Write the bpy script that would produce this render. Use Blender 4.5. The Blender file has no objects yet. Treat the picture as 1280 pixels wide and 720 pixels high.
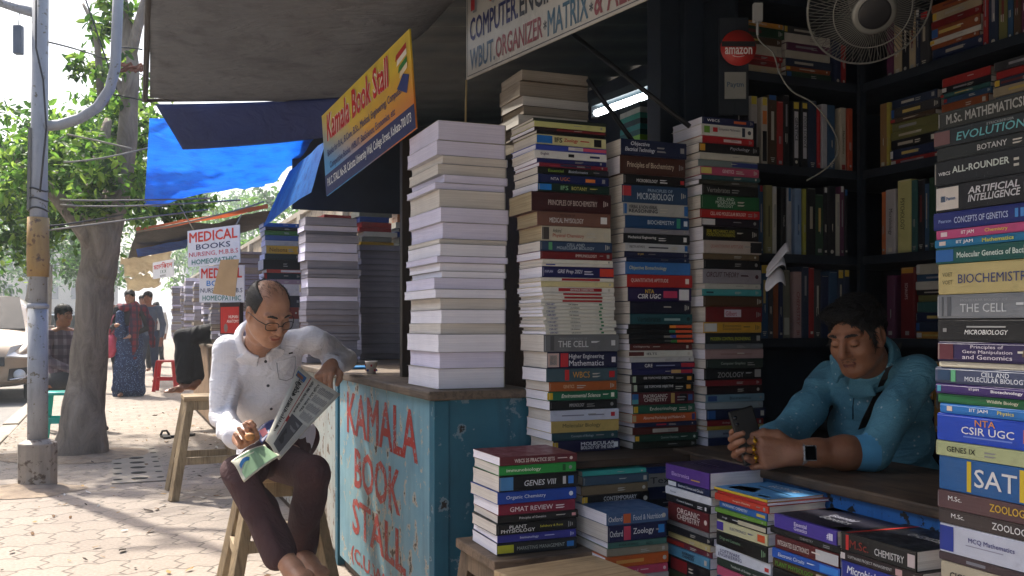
import bpy, bmesh, math, random
import numpy as np
from mathutils import Matrix, Vector, Euler, noise as mnoise
random.seed(7)
sc = bpy.context.scene
COL = sc.collection
# ---------------------------------------------------------------- camera
HC, F, YH = 1.08, 1180.0, 405.0           # eye height, focal length in photo pixels, horizon row
cam_d = bpy.data.cameras.new('camera'); cam = bpy.data.objects.new('camera', cam_d); COL.objects.link(cam)
cam.location = (0, 0, HC); cam.rotation_euler = (math.radians(90), 0, 0)
cam_d.sensor_width = 36; cam_d.lens = F / 1280 * 36; cam_d.shift_y = (YH - 360) / 1280
cam_d.clip_start = .05; cam_d.clip_end = 2000
sc.camera = cam
# ---------------------------------------------------------------- sky, sun, exposure
SUN_EL, SUN_AZ = math.radians(54), math.radians(-45)      # azimuth from +Y, negative = to the left
w = bpy.data.worlds.new('World'); sc.world = w; w.use_nodes = True
nt = w.node_tree; bgn = nt.nodes['Background']
sky = nt.nodes.new('ShaderNodeTexSky'); sky.sky_type = 'NISHITA'; sky.sun_disc = False
sky.sun_elevation = SUN_EL; sky.sun_rotation = SUN_AZ; sky.air_density = 1.2; sky.dust_density = 5.0; sky.ozone_density = 1.0
nt.links.new(sky.outputs[0], bgn.inputs[0]); bgn.inputs[1].default_value = .15
sun_d = bpy.data.lights.new('sun', 'SUN'); sun_d.energy = 3.9; sun_d.angle = math.radians(1.6); sun_d.color = (1, .94, .84)
sun = bpy.data.objects.new('sun', sun_d); COL.objects.link(sun)
sdir = Vector((math.sin(SUN_AZ) * math.cos(SUN_EL), math.cos(SUN_AZ) * math.cos(SUN_EL), math.sin(SUN_EL)))
sun.rotation_euler = sdir.to_track_quat('Z', 'Y').to_euler()
vs = sc.view_settings; vs.view_transform = 'Standard'; vs.look = 'None'; vs.gamma = 1; vs.use_curve_mapping = False
vs.exposure = 1.08
sc.render.engine = 'CYCLES'
try:
    sc.cycles.use_denoising = True; sc.cycles.max_bounces = 8; sc.cycles.diffuse_bounces = 5; sc.cycles.volume_bounces = 0
    sc.cycles.transparent_max_bounces = 12; sc.cycles.caustics_reflective = False; sc.cycles.caustics_refractive = False
except Exception: pass
# ---------------------------------------------------------------- frames: s runs along the street, t across it towards the stalls
A = math.radians(22.9); cA, sA = math.cos(A), math.sin(A)
AX_U = Vector((-sA, cA, 0)); AX_V = Vector((cA, sA, 0)); AX_Z = Vector((0, 0, 1))
def W(s, t, z=0): return Vector((t * cA - s * sA, t * sA + s * cA, z))
def P(px, py, d): return Vector(((px - 640) / F * d, d, HC - (py - YH) / F * d))
def frame(pos, X, Y):
    Z = X.cross(Y); M = Matrix.Identity(4)
    for i, a in enumerate((X, Y, Z)):
        for j in range(3): M[j][i] = a[j]
    M.translation = pos; return M
STALL = Matrix.Rotation(A, 4, 'Z')
# ---------------------------------------------------------------- materials
def hexc(h):
    h = h.lstrip('#')
    if len(h) == 3: h = ''.join(c * 2 for c in h)
    out = []
    for i in (0, 2, 4):
        c = int(h[i:i + 2], 16) / 255
        out.append(c / 12.92 if c <= .04045 else ((c + .055) / 1.055) ** 2.4)
    return out
MATS = {}
class NT:
    def __init__(s, name):
        s.m = bpy.data.materials.new(name); s.m.use_nodes = True; s.t = s.m.node_tree; s.n = s.t.nodes
        s.b = s.n['Principled BSDF']; s.out = s.n['Material Output']
    def new(s, ty, **kw):
        n = s.n.new('ShaderNode' + ty)
        for k, v in kw.items(): setattr(n, k, v)
        return n
    def link(s, a, b): s.t.links.new(a, b)
    def coord(s, scale=(1, 1, 1), which='Object', rot=0):
        c = s.new('TexCoord'); m = s.new('Mapping'); m.inputs['Scale'].default_value = scale; m.inputs['Rotation'].default_value = (0, 0, rot)
        s.link(c.outputs[which], m.inputs[0]); return m.outputs[0]
    def noise(s, vec, scale, detail=4, rough=.55, dist=0):
        n = s.new('TexNoise'); n.inputs['Scale'].default_value = scale; n.inputs['Detail'].default_value = detail
        n.inputs['Roughness'].default_value = rough; n.inputs['Distortion'].default_value = dist
        if vec is not None: s.link(vec, n.inputs['Vector'])
        return n.outputs[0]
    def ramp(s, fac, stops):
        r = s.new('ValToRGB'); e = r.color_ramp.elements
        while len(e) < len(stops): e.new(.5)
        for i, (p, c) in enumerate(stops):
            e[i].position = p; e[i].color = (*c, 1) if len(c) == 3 else c
        s.link(fac, r.inputs[0]); return r.outputs[0]
    def mix(s, fac, a, b, blend='MIX'):
        m = s.new('Mix', data_type='RGBA', blend_type=blend)
        for i, v in ((0, fac), (6, a), (7, b)):
            if hasattr(v, 'links'): s.link(v, m.inputs[i])
            elif i == 0: m.inputs[0].default_value = v
            else: m.inputs[i].default_value = (*v, 1)
        return m.outputs[2]
    def math(s, op, a, b=0., c=None):
        m = s.new('Math', operation=op)
        for i, v in enumerate((a, b, c)):
            if v is None: continue
            if hasattr(v, 'links'): s.link(v, m.inputs[i])
            else: m.inputs[i].default_value = v
        return m.outputs[0]
    def bump(s, h, strength=.3, dist=.01):
        b = s.new('Bump'); b.inputs['Strength'].default_value = strength; b.inputs['Distance'].default_value = dist
        s.link(h, b.inputs['Height']); s.link(b.outputs[0], s.b.inputs['Normal'])
    def base(s, c):
        if hasattr(c, 'links'): s.link(c, s.b.inputs['Base Color'])
        else: s.b.inputs['Base Color'].default_value = (*c, 1)
    def rough(s, v):
        if hasattr(v, 'links'): s.link(v, s.b.inputs['Roughness'])
        else: s.b.inputs['Roughness'].default_value = v
def sc3(c, k): return [min(1, x * k) for x in c]
def pm(name, col, rough=.6, var=.12, vs_=9, bump=0, bs=70, metal=0, coat=0, spec=None, stretch=(1, 1, 1)):
    """plain painted / printed / cast surface with uneven colour"""
    if name in MATS: return MATS[name]
    c = hexc(col) if isinstance(col, str) else col
    k = NT(name); v = k.coord(stretch)
    n = k.noise(v, vs_, 5)
    k.base(k.ramp(n, [(.3, sc3(c, 1 - var)), (.7, sc3(c, 1 + var))]))
    n2 = k.noise(v, vs_ * 3.1, 3)
    k.rough(k.math('MULTIPLY_ADD', n2, .25, rough - .12))
    k.b.inputs['Metallic'].default_value = metal
    if spec is not None: k.b.inputs['Specular IOR Level'].default_value = spec
    if coat: k.b.inputs['Coat Weight'].default_value = coat
    if bump: k.bump(k.noise(v, bs, 4), bump, .004)
    MATS[name] = k.m; return k.m
def ink(h): return pm('print_' + h, h, .5, .06, 30)
def wood(name, c1, c2, dirt=.5, axis=0):
    if name in MATS: return MATS[name]
    k = NT(name); st = [22, 22, 22]; st[axis] = 1.6
    v = k.coord(tuple(st)); g = k.noise(v, 2.2, 7, .65, 1.2)
    c = k.ramp(g, [(.28, hexc(c1)), (.5, sc3(hexc(c2), .8)), (.72, hexc(c2))])
    v2 = k.coord(); d = k.noise(v2, 7, 5, .6)
    c = k.mix(k.ramp(d, [(.42, (0, 0, 0)), (.68, (dirt,) * 3)]), c, sc3(hexc(c1), .45))
    k.base(c); k.rough(.62); k.bump(g, .35, .004); MATS[name] = k.m; return k.m
def worn_paint(name, c1, c2, under, amt=.56, rust='3a2a20', vs_=1.0):
    """painted plywood: two paint tones, chips, dark drips"""
    if name in MATS: return MATS[name]
    k = NT(name); v = k.coord()
    n = k.noise(v, 3.2 * vs_, 6, .6)
    c = k.ramp(n, [(.3, hexc(c1)), (.7, hexc(c2))])
    sv = k.coord((6, 6, 1)); st = k.noise(sv, 2.2 * vs_, 6, .65)
    c = k.mix(k.ramp(st, [(.5, (0, 0, 0)), (.74, (.55,) * 3)]), c, sc3(hexc(c1), .5))
    ch = k.noise(v, 17 * vs_, 8, .62)
    big = k.noise(v, 2.1 * vs_, 3)
    chip = k.math('ADD', ch, k.math('MULTIPLY', k.math('SUBTRACT', big, .5), .35))
    m1 = k.ramp(chip, [(amt, (0, 0, 0)), (amt + .02, (1,) * 3)])
    c = k.mix(m1, c, hexc(under))
    m2 = k.ramp(chip, [(amt + .06, (0, 0, 0)), (amt + .09, (1,) * 3)])
    c = k.mix(m2, c, hexc(rust))
    k.base(c); k.rough(.55); k.bump(k.math('SUBTRACT', n, m1), .25, .004); MATS[name] = k.m; return k.m
def cloth(name, c1, c2=None, sc_=1, thru=0, wr=.5, rough=.8, col3=None):
    """tarpaulin / woven fabric with creases; thru = share of light that passes"""
    if name in MATS: return MATS[name]
    k = NT(name); v = k.coord()
    n = k.noise(v, 2.5 * sc_, 6, .65, .6); c2 = c2 or c1
    c = k.ramp(n, [(.32, hexc(c1)), (.68, hexc(c2))])
    if col3: c = k.mix(k.ramp(k.noise(v, 9 * sc_, 5), [(.5, (0, 0, 0)), (.7, (.6,) * 3)]), c, hexc(col3))
    k.base(c); k.rough(rough)
    wv = k.coord((1, 3, 1)); k.bump(k.noise(wv, 7 * sc_, 5, .55, 1.5), wr, .02)
    if thru:
        t = k.new('BsdfTranslucent'); mx = k.new('MixShader'); mx.inputs[0].default_value = thru
        k.link(c, t.inputs[0]); k.link(k.b.outputs[0], mx.inputs[1]); k.link(t.outputs[0], mx.inputs[2]); k.link(mx.outputs[0], k.out.inputs[0])
    MATS[name] = k.m; return k.m
def paper_block(name, c1, c2):
    if name in MATS: return MATS[name]
    k = NT(name); v = k.coord((3, 3, 420)); n = k.noise(v, 1.0, 3, .7)
    v2 = k.coord(); g = k.noise(v2, 6, 4)
    c = k.ramp(n, [(.25, hexc(c2)), (.62, hexc(c1))])
    c = k.mix(k.ramp(g, [(.45, (0, 0, 0)), (.8, (.35,) * 3)]), c, sc3(hexc(c2), .8))
    k.base(c); k.rough(.9); k.bump(n, .4, .002); MATS[name] = k.m; return k.m
def cover_mat(col):
    name = 'cover_' + col
    if name in MATS: return MATS[name]
    c = hexc(col); k = NT(name); v = k.coord(); n = k.noise(v, 9, 5); b = k.ramp(n, [(.3, sc3(c, .86)), (.7, sc3(c, 1.12))])
    sv = k.coord((40, 9, 9)); sf = k.noise(sv, 6, 6, .7); gr = k.noise(v, 26, 6, .65)
    b = k.mix(k.ramp(sf, [(.62, (0, 0, 0)), (.72, (.3,) * 3)]), b, [x * .5 + .3 for x in c])      # scuffs along the spine
    b = k.mix(k.ramp(gr, [(.58, (0, 0, 0)), (.75, (.35,) * 3)]), b, [x * .55 + .03 for x in c])    # grime
    k.base(b); k.rough(k.ramp(gr, [(.35, (.28,) * 3), (.65, (.55,) * 3)])); k.bump(k.noise(k.coord((6, 30, 60)), 3, 4), .25, .003); MATS[name] = k.m; return k.m
PG = {'w': lambda: paper_block('pages_white', 'f4f2fa', 'dddbe8'), 'l': lambda: paper_block('pages_lilac', 'e8e4f8', 'ccc8e2'),
      'c': lambda: paper_block('pages_cream', 'e0dad2', 'c0b8b0'), 't': lambda: paper_block('pages_tan', 'b8a888', '857658'),
      'g': lambda: paper_block('pages_grey', 'a8a4b0', '77737c'), 'b': lambda: paper_block('pages_beige', 'a89c8c', '766b60')}
# ---------------------------------------------------------------- mesh builder
class MB:
    def __init__(s): s.v, s.f, s.fm, s.mats, s.smooth = [], [], [], [], []
    def mi(s, m):
        if m not in s.mats: s.mats.append(m)
        return s.mats.index(m)
    def add(s, vs, fs, m, M=None, smooth=False):
        o = len(s.v); k = s.mi(m)
        for p in vs:
            p = Vector(p); s.v.append(M @ p if M is not None else p)
        for f in fs: s.f.append([i + o for i in f]); s.fm.append(k); s.smooth.append(smooth)
        return s
    def box(s, c, d, m, M=None):
        x, y, z = d[0] / 2, d[1] / 2, d[2] / 2
        vs = [(c[0] + a * x, c[1] + b * y, c[2] + e * z) for e in (-1, 1) for b in (-1, 1) for a in (-1, 1)]
        return s.add(vs, [(0, 2, 3, 1), (4, 5, 7, 6), (0, 1, 5, 4), (2, 6, 7, 3), (0, 4, 6, 2), (1, 3, 7, 5)], m, M)
    def box2(s, a, b, m, M=None):
        return s.box([(a[i] + b[i]) / 2 for i in range(3)], [abs(b[i] - a[i]) for i in range(3)], m, M)
    def quad(s, a, b, c, d, m, M=None): return s.add([a, b, c, d], [(0, 1, 2, 3)], m, M)
    def tube(s, pts, r, m, n=8, M=None, cap=True):
        pts = [Vector(p) for p in pts]; rs = r if isinstance(r, (list, tuple)) else [r] * len(pts)
        vs, fs = [], []; up = None
        for i, p in enumerate(pts):
            d = (pts[min(i + 1, len(pts) - 1)] - pts[max(i - 1, 0)]).normalized()
            if up is None: up = Vector((0, 0, 1)) if abs(d.z) < .9 else Vector((1, 0, 0))
            a = d.cross(up).normalized(); b = a.cross(d).normalized(); up = b
            for j in range(n):
                t = 2 * math.pi * j / n; vs.append(p + a * math.cos(t) * rs[i] + b * math.sin(t) * rs[i])
        for i in range(len(pts) - 1):
            for j in range(n):
                k = (j + 1) % n; fs.append((i * n + j, i * n + k, i * n + n + k, i * n + n + j))
        if cap: fs.append(tuple(range(n))[::-1]); fs.append(tuple(range((len(pts) - 1) * n, len(pts) * n)))
        return s.add(vs, fs, m, M, True)
    def bar(s, a, b, w_, h_, m, tw=None):
        """square-section bar from a to b, optional end size"""
        a, b = Vector(a), Vector(b); d = (b - a).normalized(); up = AX_V if abs(d.z) > .8 else Vector((0, 0, 1))
        x = d.cross(up).normalized(); y = x.cross(d); tw = tw or 1
        vs = [a + x * i * w_ / 2 + y * j * h_ / 2 for i, j in ((-1, -1), (1, -1), (1, 1), (-1, 1))] + \
             [b + x * i * w_ / 2 * tw + y * j * h_ / 2 * tw for i, j in ((-1, -1), (1, -1), (1, 1), (-1, 1))]
        return s.add(vs, [(3, 2, 1, 0), (4, 5, 6, 7), (0, 1, 5, 4), (1, 2, 6, 5), (2, 3, 7, 6), (3, 0, 4, 7)], m)
    def lathe(s, prof, m, n=24, M=None, smooth=True):
        vs, fs = [], []
        for r, z in prof:
            for j in range(n): t = 2 * math.pi * j / n; vs.append((r * math.cos(t), r * math.sin(t), z))
        for i in range(len(prof) - 1):
            for j in range(n): k = (j + 1) % n; fs.append((i * n + j, i * n + k, i * n + n + k, i * n + n + j))
        fs.append(tuple(range(n))[::-1]); fs.append(tuple(range((len(prof) - 1) * n, len(prof) * n)))
        return s.add(vs, fs, m, M, smooth)
    def build(s, name, parent=None, M=None, bevel=0):
        me = bpy.data.meshes.new(name); me.from_pydata([tuple(p) for p in s.v], [], s.f)
        for m in s.mats: me.materials.append(m)
        if s.f:
            me.polygons.foreach_set('material_index', s.fm); me.polygons.foreach_set('use_smooth', s.smooth)
        me.update(); o = bpy.data.objects.new(name, me); COL.objects.link(o)
        if M is not None: o.matrix_world = M
        if parent is not None: o.parent = parent
        if bevel:
            b = o.modifiers.new('bevel', 'BEVEL'); b.width = bevel; b.segments = 2; b.limit_method = 'ANGLE'
        return o
def tag(o, label, cat, group=None, kind=None):
    if label: o['label'] = label
    if cat: o['category'] = cat
    if group: o['group'] = group
    if kind: o['kind'] = kind
    return o
def structure(o): o['kind'] = 'structure'; return o
def empty(name, M, label=None, cat=None, group=None):
    o = bpy.data.objects.new(name, None); COL.objects.link(o); o.empty_display_size = .1
    o.matrix_world = M if isinstance(M, Matrix) else Matrix.Translation(M)
    return tag(o, label, cat, group)
# ---------------------------------------------------------------- lettering
_txt = {}
def text_tris(s, bold=.012):
    key = (s, bold)
    if key in _txt: return _txt[key]
    c = bpy.data.curves.new('lettering', 'FONT'); c.body = s; c.resolution_u = 2; c.fill_mode = 'FRONT'
    o = bpy.data.objects.new('lettering', c); COL.objects.link(o)
    me = bpy.data.meshes.new_from_object(o)
    v = np.empty(len(me.vertices) * 3); me.vertices.foreach_get('co', v); v = v.reshape(-1, 3)[:, :2]
    fs = [tuple(p.vertices) for p in me.polygons]
    bpy.data.objects.remove(o); bpy.data.curves.remove(c); bpy.data.meshes.remove(me)
    if bold and len(v):       # embolden: push the outline outwards along its own normals
        cnt = {}
        for f in fs:
            A2 = sum(v[f[i]][0] * v[f[(i + 1) % len(f)]][1] - v[f[(i + 1) % len(f)]][0] * v[f[i]][1] for i in range(len(f))); g = f if A2 > 0 else f[::-1]
            for i in range(len(g)):
                a, b = g[i], g[(i + 1) % len(g)]
                if (b, a) in cnt: del cnt[(b, a)]
                else: cnt[(a, b)] = 1
        acc = np.zeros_like(v)
        for a, b in cnt:
            d = v[b] - v[a]; L = math.hypot(*d)
            if L > 1e-9: n_ = np.array([d[1], -d[0]]) / L; acc[a] += n_; acc[b] += n_
        ln = np.hypot(acc[:, 0], acc[:, 1]); ok = ln > .35; v = v.copy(); v[ok] += acc[ok] / ln[ok][:, None] * np.minimum(1.5, 2 / np.maximum(ln[ok], .5))[:, None] * bold
    if len(v): v = v - v.min(0); dims = v.max(0)
    else: dims = np.array([1., 1.])
    _txt[key] = (v, fs, dims); return _txt[key]
def put_text(mb, s, rect, m, fn, bold=.012, align=0, maxst=1.35, slant=0):
    """rect=(x0,x1,z0,z1) on a surface; fn maps (x,z) to a 3D point"""
    v, fs, d = text_tris(s, bold)
    if not fs: return
    W_, H_ = rect[1] - rect[0], rect[3] - rect[2]
    kz = H_ / d[1]; kx = W_ / d[0]
    if kx > kz * maxst: kx = kz * maxst
    if kz > kx * 1.9: kz = kx * 1.9
    ox = rect[0] + (W_ - d[0] * kx) * (.5 if align == 0 else 0); oz = rect[2] + (H_ - d[1] * kz) / 2
    mb.add([fn(ox + p[0] * kx + slant * p[1] * kz, oz + p[1] * kz) for p in v], fs, m)
# ================================================================ ground
def ground_mats():
    k = NT('asphalt'); v = k.coord(); n = k.noise(v, 40, 6); b = k.noise(v, .6, 4)
    c = k.ramp(n, [(.3, (.13, .125, .12)), (.7, (.22, .21, .2))]); c = k.mix(k.ramp(b, [(.4, (0, 0, 0)), (.7, (.6,) * 3)]), c, (.3, .27, .23)); k.base(c); k.rough(.85); k.bump(n, .4, .01)
    MATS['asphalt'] = k.m
    # interlocking zig-zag pavers
    k = NT('zigzag_pavers'); v = k.coord(rot=0)
    sx = k.new('SeparateXYZ'); k.link(v, sx.inputs[0])
    x, y = sx.outputs[0], sx.outputs[1]
    wob = k.noise(v, 1.1, 3); wob2 = k.noise(v, 1.4, 2)
    tri = lambda a, f, amp: k.math('MULTIPLY', k.math('SUBTRACT', k.math('PINGPONG', k.math('MULTIPLY', a, f), 1.0), .5), amp)
    wv = k.noise(v, 7, 3)
    x2 = k.math('ADD', k.math('ADD', x, tri(y, 2 / .125, .04)), k.math('ADD', k.math('MULTIPLY', wob, .09), k.math('MULTIPLY', wv, .045)))
    y2 = k.math('ADD', k.math('ADD', y, tri(x, 2 / .115, .04)), k.math('ADD', k.math('MULTIPLY', wob2, .12), k.math('MULTIPLY', wv, .05)))
    cb = k.new('CombineXYZ'); k.link(x2, cb.inputs[0]); k.link(y2, cb.inputs[1])
    br = k.new('TexBrick'); k.link(cb.outputs[0], br.inputs[0]); br.offset = .5; br.squash = 1
    for nm, val in (('Scale', 1), ('Mortar Size', .007), ('Mortar Smooth', .6), ('Bias', -.1), ('Brick Width', .23), ('Row Height', .25)): br.inputs[nm].default_value = val
    br.inputs['Color1'].default_value = (.195, .16, .132, 1); br.inputs['Color2'].default_value = (.295, .245, .203, 1); br.inputs['Mortar'].default_value = (.10, .085, .07, 1)
    fine = k.noise(v, 60, 5); dust = k.noise(v, 1.7, 5); blot = k.noise(v, 9, 4)
    c = k.mix(k.ramp(dust, [(.38, (0, 0, 0)), (.66, (.5,) * 3)]), br.outputs[0], (.28, .23, .188))
    c = k.mix(k.ramp(blot, [(.56, (0, 0, 0)), (.74, (.35,) * 3)]), c, (.2, .165, .135))
    c = k.mix(.35, c, k.ramp(fine, [(.3, (.22, .18, .15)), (.7, (.5, .44, .37))]))
    c = k.mix(br.outputs['Fac'], c, (.13, .11, .09))
    k.base(c); k.rough(.88)
    h = k.math('ADD', k.math('MULTIPLY', br.outputs['Fac'], -1.0), k.math('MULTIPLY', fine, .25)); h = k.math('ADD', h, k.math('MULTIPLY', wob, .9))
    k.bump(h, .55, .012); MATS['pavers'] = k.m
    k = NT('dry_soil'); v = k.coord(); n = k.noise(v, 12, 7); k.base(k.ramp(n, [(.3, (.2, .15, .11)), (.7, (.36, .28, .2))])); k.rough(.95); k.bump(n, .6, .03); MATS['soil'] = k.m
ground_mats()
concrete = pm('concrete', 'a09688', .85, .18, 6, .35, 40)
mb = MB(); mb.quad((-400, -80, -.14), (400, -80, -.14), (400, 900, -.14), (-400, 900, -.14), MATS['asphalt'])
structure(mb.build('road', M=STALL))
mb = MB(); mb.box2((-.93, -6, -.3), (12, 70, 0), MATS['pavers']); structure(mb.build('pavement', M=STALL))
kb = MB()
for i in range(44):
    y0 = -4 + i * 1.1; kb.box2((-1.09, y0, -.3), (-.935, y0 + 1.088, .012 + .01 * math.sin(i * 2.3)), concrete)
structure(kb.build('kerb', M=STALL, bevel=.012))
def patch_of_soil(ctr, rx, ry, seed):
    mb = MB(); n = 40; rings = ((1.0, .004), (.8, .012), (.5, .03), (.2, .045)); vs = []
    for f, z in rings:
        for i in range(n):
            a = i * 2 * math.pi / n; k = 1 + .22 * mnoise.noise(Vector((math.cos(a) * 1.6, math.sin(a) * 1.6, seed))); vs.append((ctr[0] + rx * f * k * math.cos(a), ctr[1] + ry * f * k * math.sin(a), z))
    fs = [(r_ * n + i, r_ * n + (i + 1) % n, (r_ + 1) * n + (i + 1) % n, (r_ + 1) * n + i) for r_ in range(3) for i in range(n)] + [tuple(range(3 * n, 4 * n))]
    mb.add(vs, fs, MATS['soil'], None, True); structure(mb.build('soil'))
q_ = P(100, 405, 7.75); patch_of_soil(q_, .62, .5, 1); q_ = P(46, 405, 6.15); patch_of_soil((q_.x - .05, q_.y - .05, 0), .34, .3, 2)
rl = random.Random(12); mb = MB(); lt = [pm('litter_leaf', '6a4a28', .8), pm('litter_leaf_pale', '9a7a48', .8), pm('litter_paper', 'c8c4bc', .8), pm('litter_dark', '3a2e26', .9)]
for i in range(420):
    y_, x_ = rl.uniform(3.0, 13), rl.uniform(-.88, .86); x_ = x_ if rl.random() < .6 else (rl.choice((-.86, .84)) + rl.gauss(0, .06)); z_ = .006 + rl.random() * .004; s_ = rl.uniform(.008, .026) * (1 if i % 9 else 1.5); a = rl.uniform(0, 6.28); M = Matrix.Translation((min(.9, max(-.9, x_)), y_, z_)) @ Euler((rl.gauss(0, .25), rl.gauss(0, .25), a)).to_matrix().to_4x4()
    mb.add([(-s_, 0, 0), (-.3 * s_, -.45 * s_, .1 * s_), (.6 * s_, -.3 * s_, 0), (s_, .05 * s_, .15 * s_), (.4 * s_, .4 * s_, 0), (-.4 * s_, .4 * s_, .1 * s_)], [(0, 1, 2, 3, 4, 5)], lt[rl.choice((0, 0, 1, 1, 2, 3))], M)
tag(mb.build('litter', M=STALL), 'dry leaves and paper scraps scattered over the pavement', 'litter', None, 'stuff')
# ================================================================ wooden stools
W1 = wood('stool_wood_light', '6e5a42', 'b09a78', .45, 2); W2 = wood('stool_wood_grey', '4a3c30', '85705a', .5, 2)
W1s = wood('stool_seat_light', '8a7050', 'c4a880', .35, 0); W2s = wood('stool_seat_grey', '4a3c30', '8a7460', .6, 0)
DKW = wood('dark_wood', '241a14', '4a382a', .5, 0)
def wooden_stool(pos, h, top, spread, label, yaw=0, lw=.045, m=W1, ms=W1s, rung=.2):
    o = empty('wooden_stool', Matrix.Translation(pos) @ Matrix.Rotation(A + yaw, 4, 'Z'), label, 'stool', 'wooden stools on the pavement')
    mb = MB(); mb.box2((-top, -top, h - .028), (top, top, h), ms); mb.build('seat', o, bevel=.004)
    f = lambda z: top - .035 + (spread - top + .035) * (1 - z / (h - .03))
    for sx, sy in ((1, 1), (1, -1), (-1, -1), (-1, 1)):
        mb = MB(); mb.bar((sx * f(0), sy * f(0), 0), (sx * f(h - .03), sy * f(h - .03), h - .029), lw, lw, m); mb.build('leg', o, bevel=.003)
    for i, (p, q) in enumerate((((1, 1), (1, -1)), ((1, -1), (-1, -1)), ((-1, -1), (-1, 1)), ((-1, 1), (1, 1)))):
        z = rung + .035 * (i % 2); g = f(z)
        a_ = Vector((p[0] * g, p[1] * g, z)); b_ = Vector((q[0] * g, q[1] * g, z)); d = (b_ - a_).normalized() * .02
        mb = MB(); mb.bar(a_ + d, b_ - d, .022, .045, m); mb.build('stretcher', o, bevel=.002)
    mb = MB(); g = f(h - .06) + .004
    for i, (p, q) in enumerate((((1, 1), (1, -1)), ((1, -1), (-1, -1)), ((-1, -1), (-1, 1)), ((-1, 1), (1, 1)))):
        mb.bar((p[0] * g * (.93 if i % 2 else 1), p[1] * g * (1 if i % 2 else .93), h - .058), (q[0] * g * (.93 if i % 2 else 1), q[1] * g * (1 if i % 2 else .93), h - .058), .018, .056, m)
    mb.build('apron', o)
    return o
# ================================================================ blue book counter with painted name
PB = worn_paint('pale_blue_paint', '6492a6', '84aab4', 'aaa596', .565); PT = worn_paint('teal_paint', '1c566c', '2a6a80', '6d8490', .585, '20160f'); PBR = worn_paint('bright_blue_paint', '1a5aa8', '2a74c0', '0f1a22', .57, '1c1612', 2.2)
PW = worn_paint('pale_weathered_wood', '9aa8a8', 'a8a096', '7a6a5c', .55); TOPW = wood('counter_top_wood', '3c332c', '7a6a5a', .55, 1)
def counter(name, label, s0, s1, t0, t1, h, front, side, top=TOPW, writing=None):
    o = empty(name, STALL @ Matrix.Translation((t0, s0, 0)), label, 'counter'); w_, l_ = t1 - t0, s1 - s0
    mb = MB(); mb.box2((0, .045, .05), (.02, l_, h - .03), front)
    if writing: writing(mb)
    mb.build('front_panel', o)
    mb = MB(); mb.box2((.046, 0, .0), (w_, .018, h - .03), side); mb.build('side_panel', o)
    mb = MB(); mb.box2((-.006, -.006, 0), (.045, .044, h - .031), PT); mb.build('corner_post', o, bevel=.003)
    mb = MB(); mb.box2((-.03, -.025, h - .029), (w_ + .02, l_ + .01, h), top); mb.build('counter_top', o, bevel=.006)
    mb = MB(); mb.box2((.021, .046, .0), (w_, l_ - .001, .05), DKW); mb.build('plinth', o)
    mb = MB(); mb.box2((.03, .05, .06), (w_ - .01, l_ - .02, h - .035), DKW); mb.build('cabinet_body', o)
    return o
RED_L = worn_paint('red_sign_paint', 'a8342a', '97302a', '8aa6ae', .6, '7a9aa4', 4)
def kamala(mb):
    s0 = 2.82
    fn = lambda x_, z_: (-.0012, -(x_) - s0, z_)       # x runs towards the camera
    for s, a, b, z0, z1 in (('KAMALA', 4.03, 3.0, .615, .79), ('BOOK', 3.89, 3.21, .40, .565), ('STALL', 3.93, 3.14, .205, .355), ('(C.U.WALL)', 3.95, 3.1, .07, .15)):
        put_text(mb, s, (-a, -b, z0, z1), RED_L, fn, .022, maxst=2.5)
counter('book_counter', 'pale blue counter painted KAMALA BOOK STALL in red letters', 2.82, 4.17, .93, 1.62, .87, PB, PT, writing=kamala)
counter('book_counter', 'whitish weathered wooden counter beyond the blue painted counter', 4.2, 6.35, .93, 1.75, .868, PW, PW)
counter('book_counter', 'brown wooden counter with spine stack behind the MEDICAL signs', 6.4, 12.5, .93, 1.7, .868, wood('crate_wood', '5a4430', '97795a', .5, 2), W2)
# right hand stall counter in front of the man with the phone
o = empty('sales_counter', STALL @ Matrix.Translation((1.64, .9, 0)), 'bright blue chipped counter with worn dark top under the leaning man', 'counter')
mb = MB(); mb.box2((0, 0, 0), (.02, 1.62, .66), PBR); mb.build('front_panel', o)
mb = MB(); mb.box2((-.02, -.02, .662), (.4, 1.64, .69), wood('worn_dark_top', '2e2620', '6a5644', .6, 1)); mb.build('counter_top', o, bevel=.006)
mb = MB(); mb.box2((.021, .02, 0), (.38, 1.6, .6), DKW); mb.build('cabinet_body', o)
# plank and hidden base that carry the three spine stacks
o = empty('plank_table', STALL @ Matrix.Translation((1.22, 2.44, 0)), 'low dark plank table under the tall spine stacks', 'table')
mb = MB(); mb.box2((0, 0, .66), (.86, .42, .682), DKW); mb.build('table_top', o, bevel=.003)
for x_, y_ in ((.03, .38), (.83, .38), (.43, .38)):
    mb = MB(); mb.box2((x_ - .025, y_ - .025, 0), (x_ + .025, y_ + .025, .659), DKW); mb.build('leg', o)
def crate(pos, dims, label, yaw=0):
    o = empty('wooden_crate', STALL @ Matrix.Translation(pos), label, 'crate', 'wooden crates under the book piles'); a, b, h = dims
    for i, (p, q) in enumerate((((0, 0), (a, .015)), ((0, b - .015), (a, b)), ((0, .016), (.015, b - .016)), ((a - .015, .016), (a, b - .016)))):
        mb = MB()
        for j in range(3): z = .01 + j * (h - .02) / 3; mb.box2((p[0], p[1], z), (q[0], q[1], z + (h - .02) / 3 - .01), DKW)
        mb.build('side_boards', o)
    mb = MB(); mb.box2((0, 0, h - .0095), (a, b, h), DKW); mb.build('lid', o)
crate((1.2, 2.40, 0), (.5, .03 + .2, .298), 'dark slatted crate under the low pile behind the stool')
crate((1.2, 2.24, 0), (.26, .15, .218), 'dark slatted crate under the pile right of the stool')
crate((1.44, 1.38, 0), (.19, .95, .238), 'long dark crate under the piles along the counter front')
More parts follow.
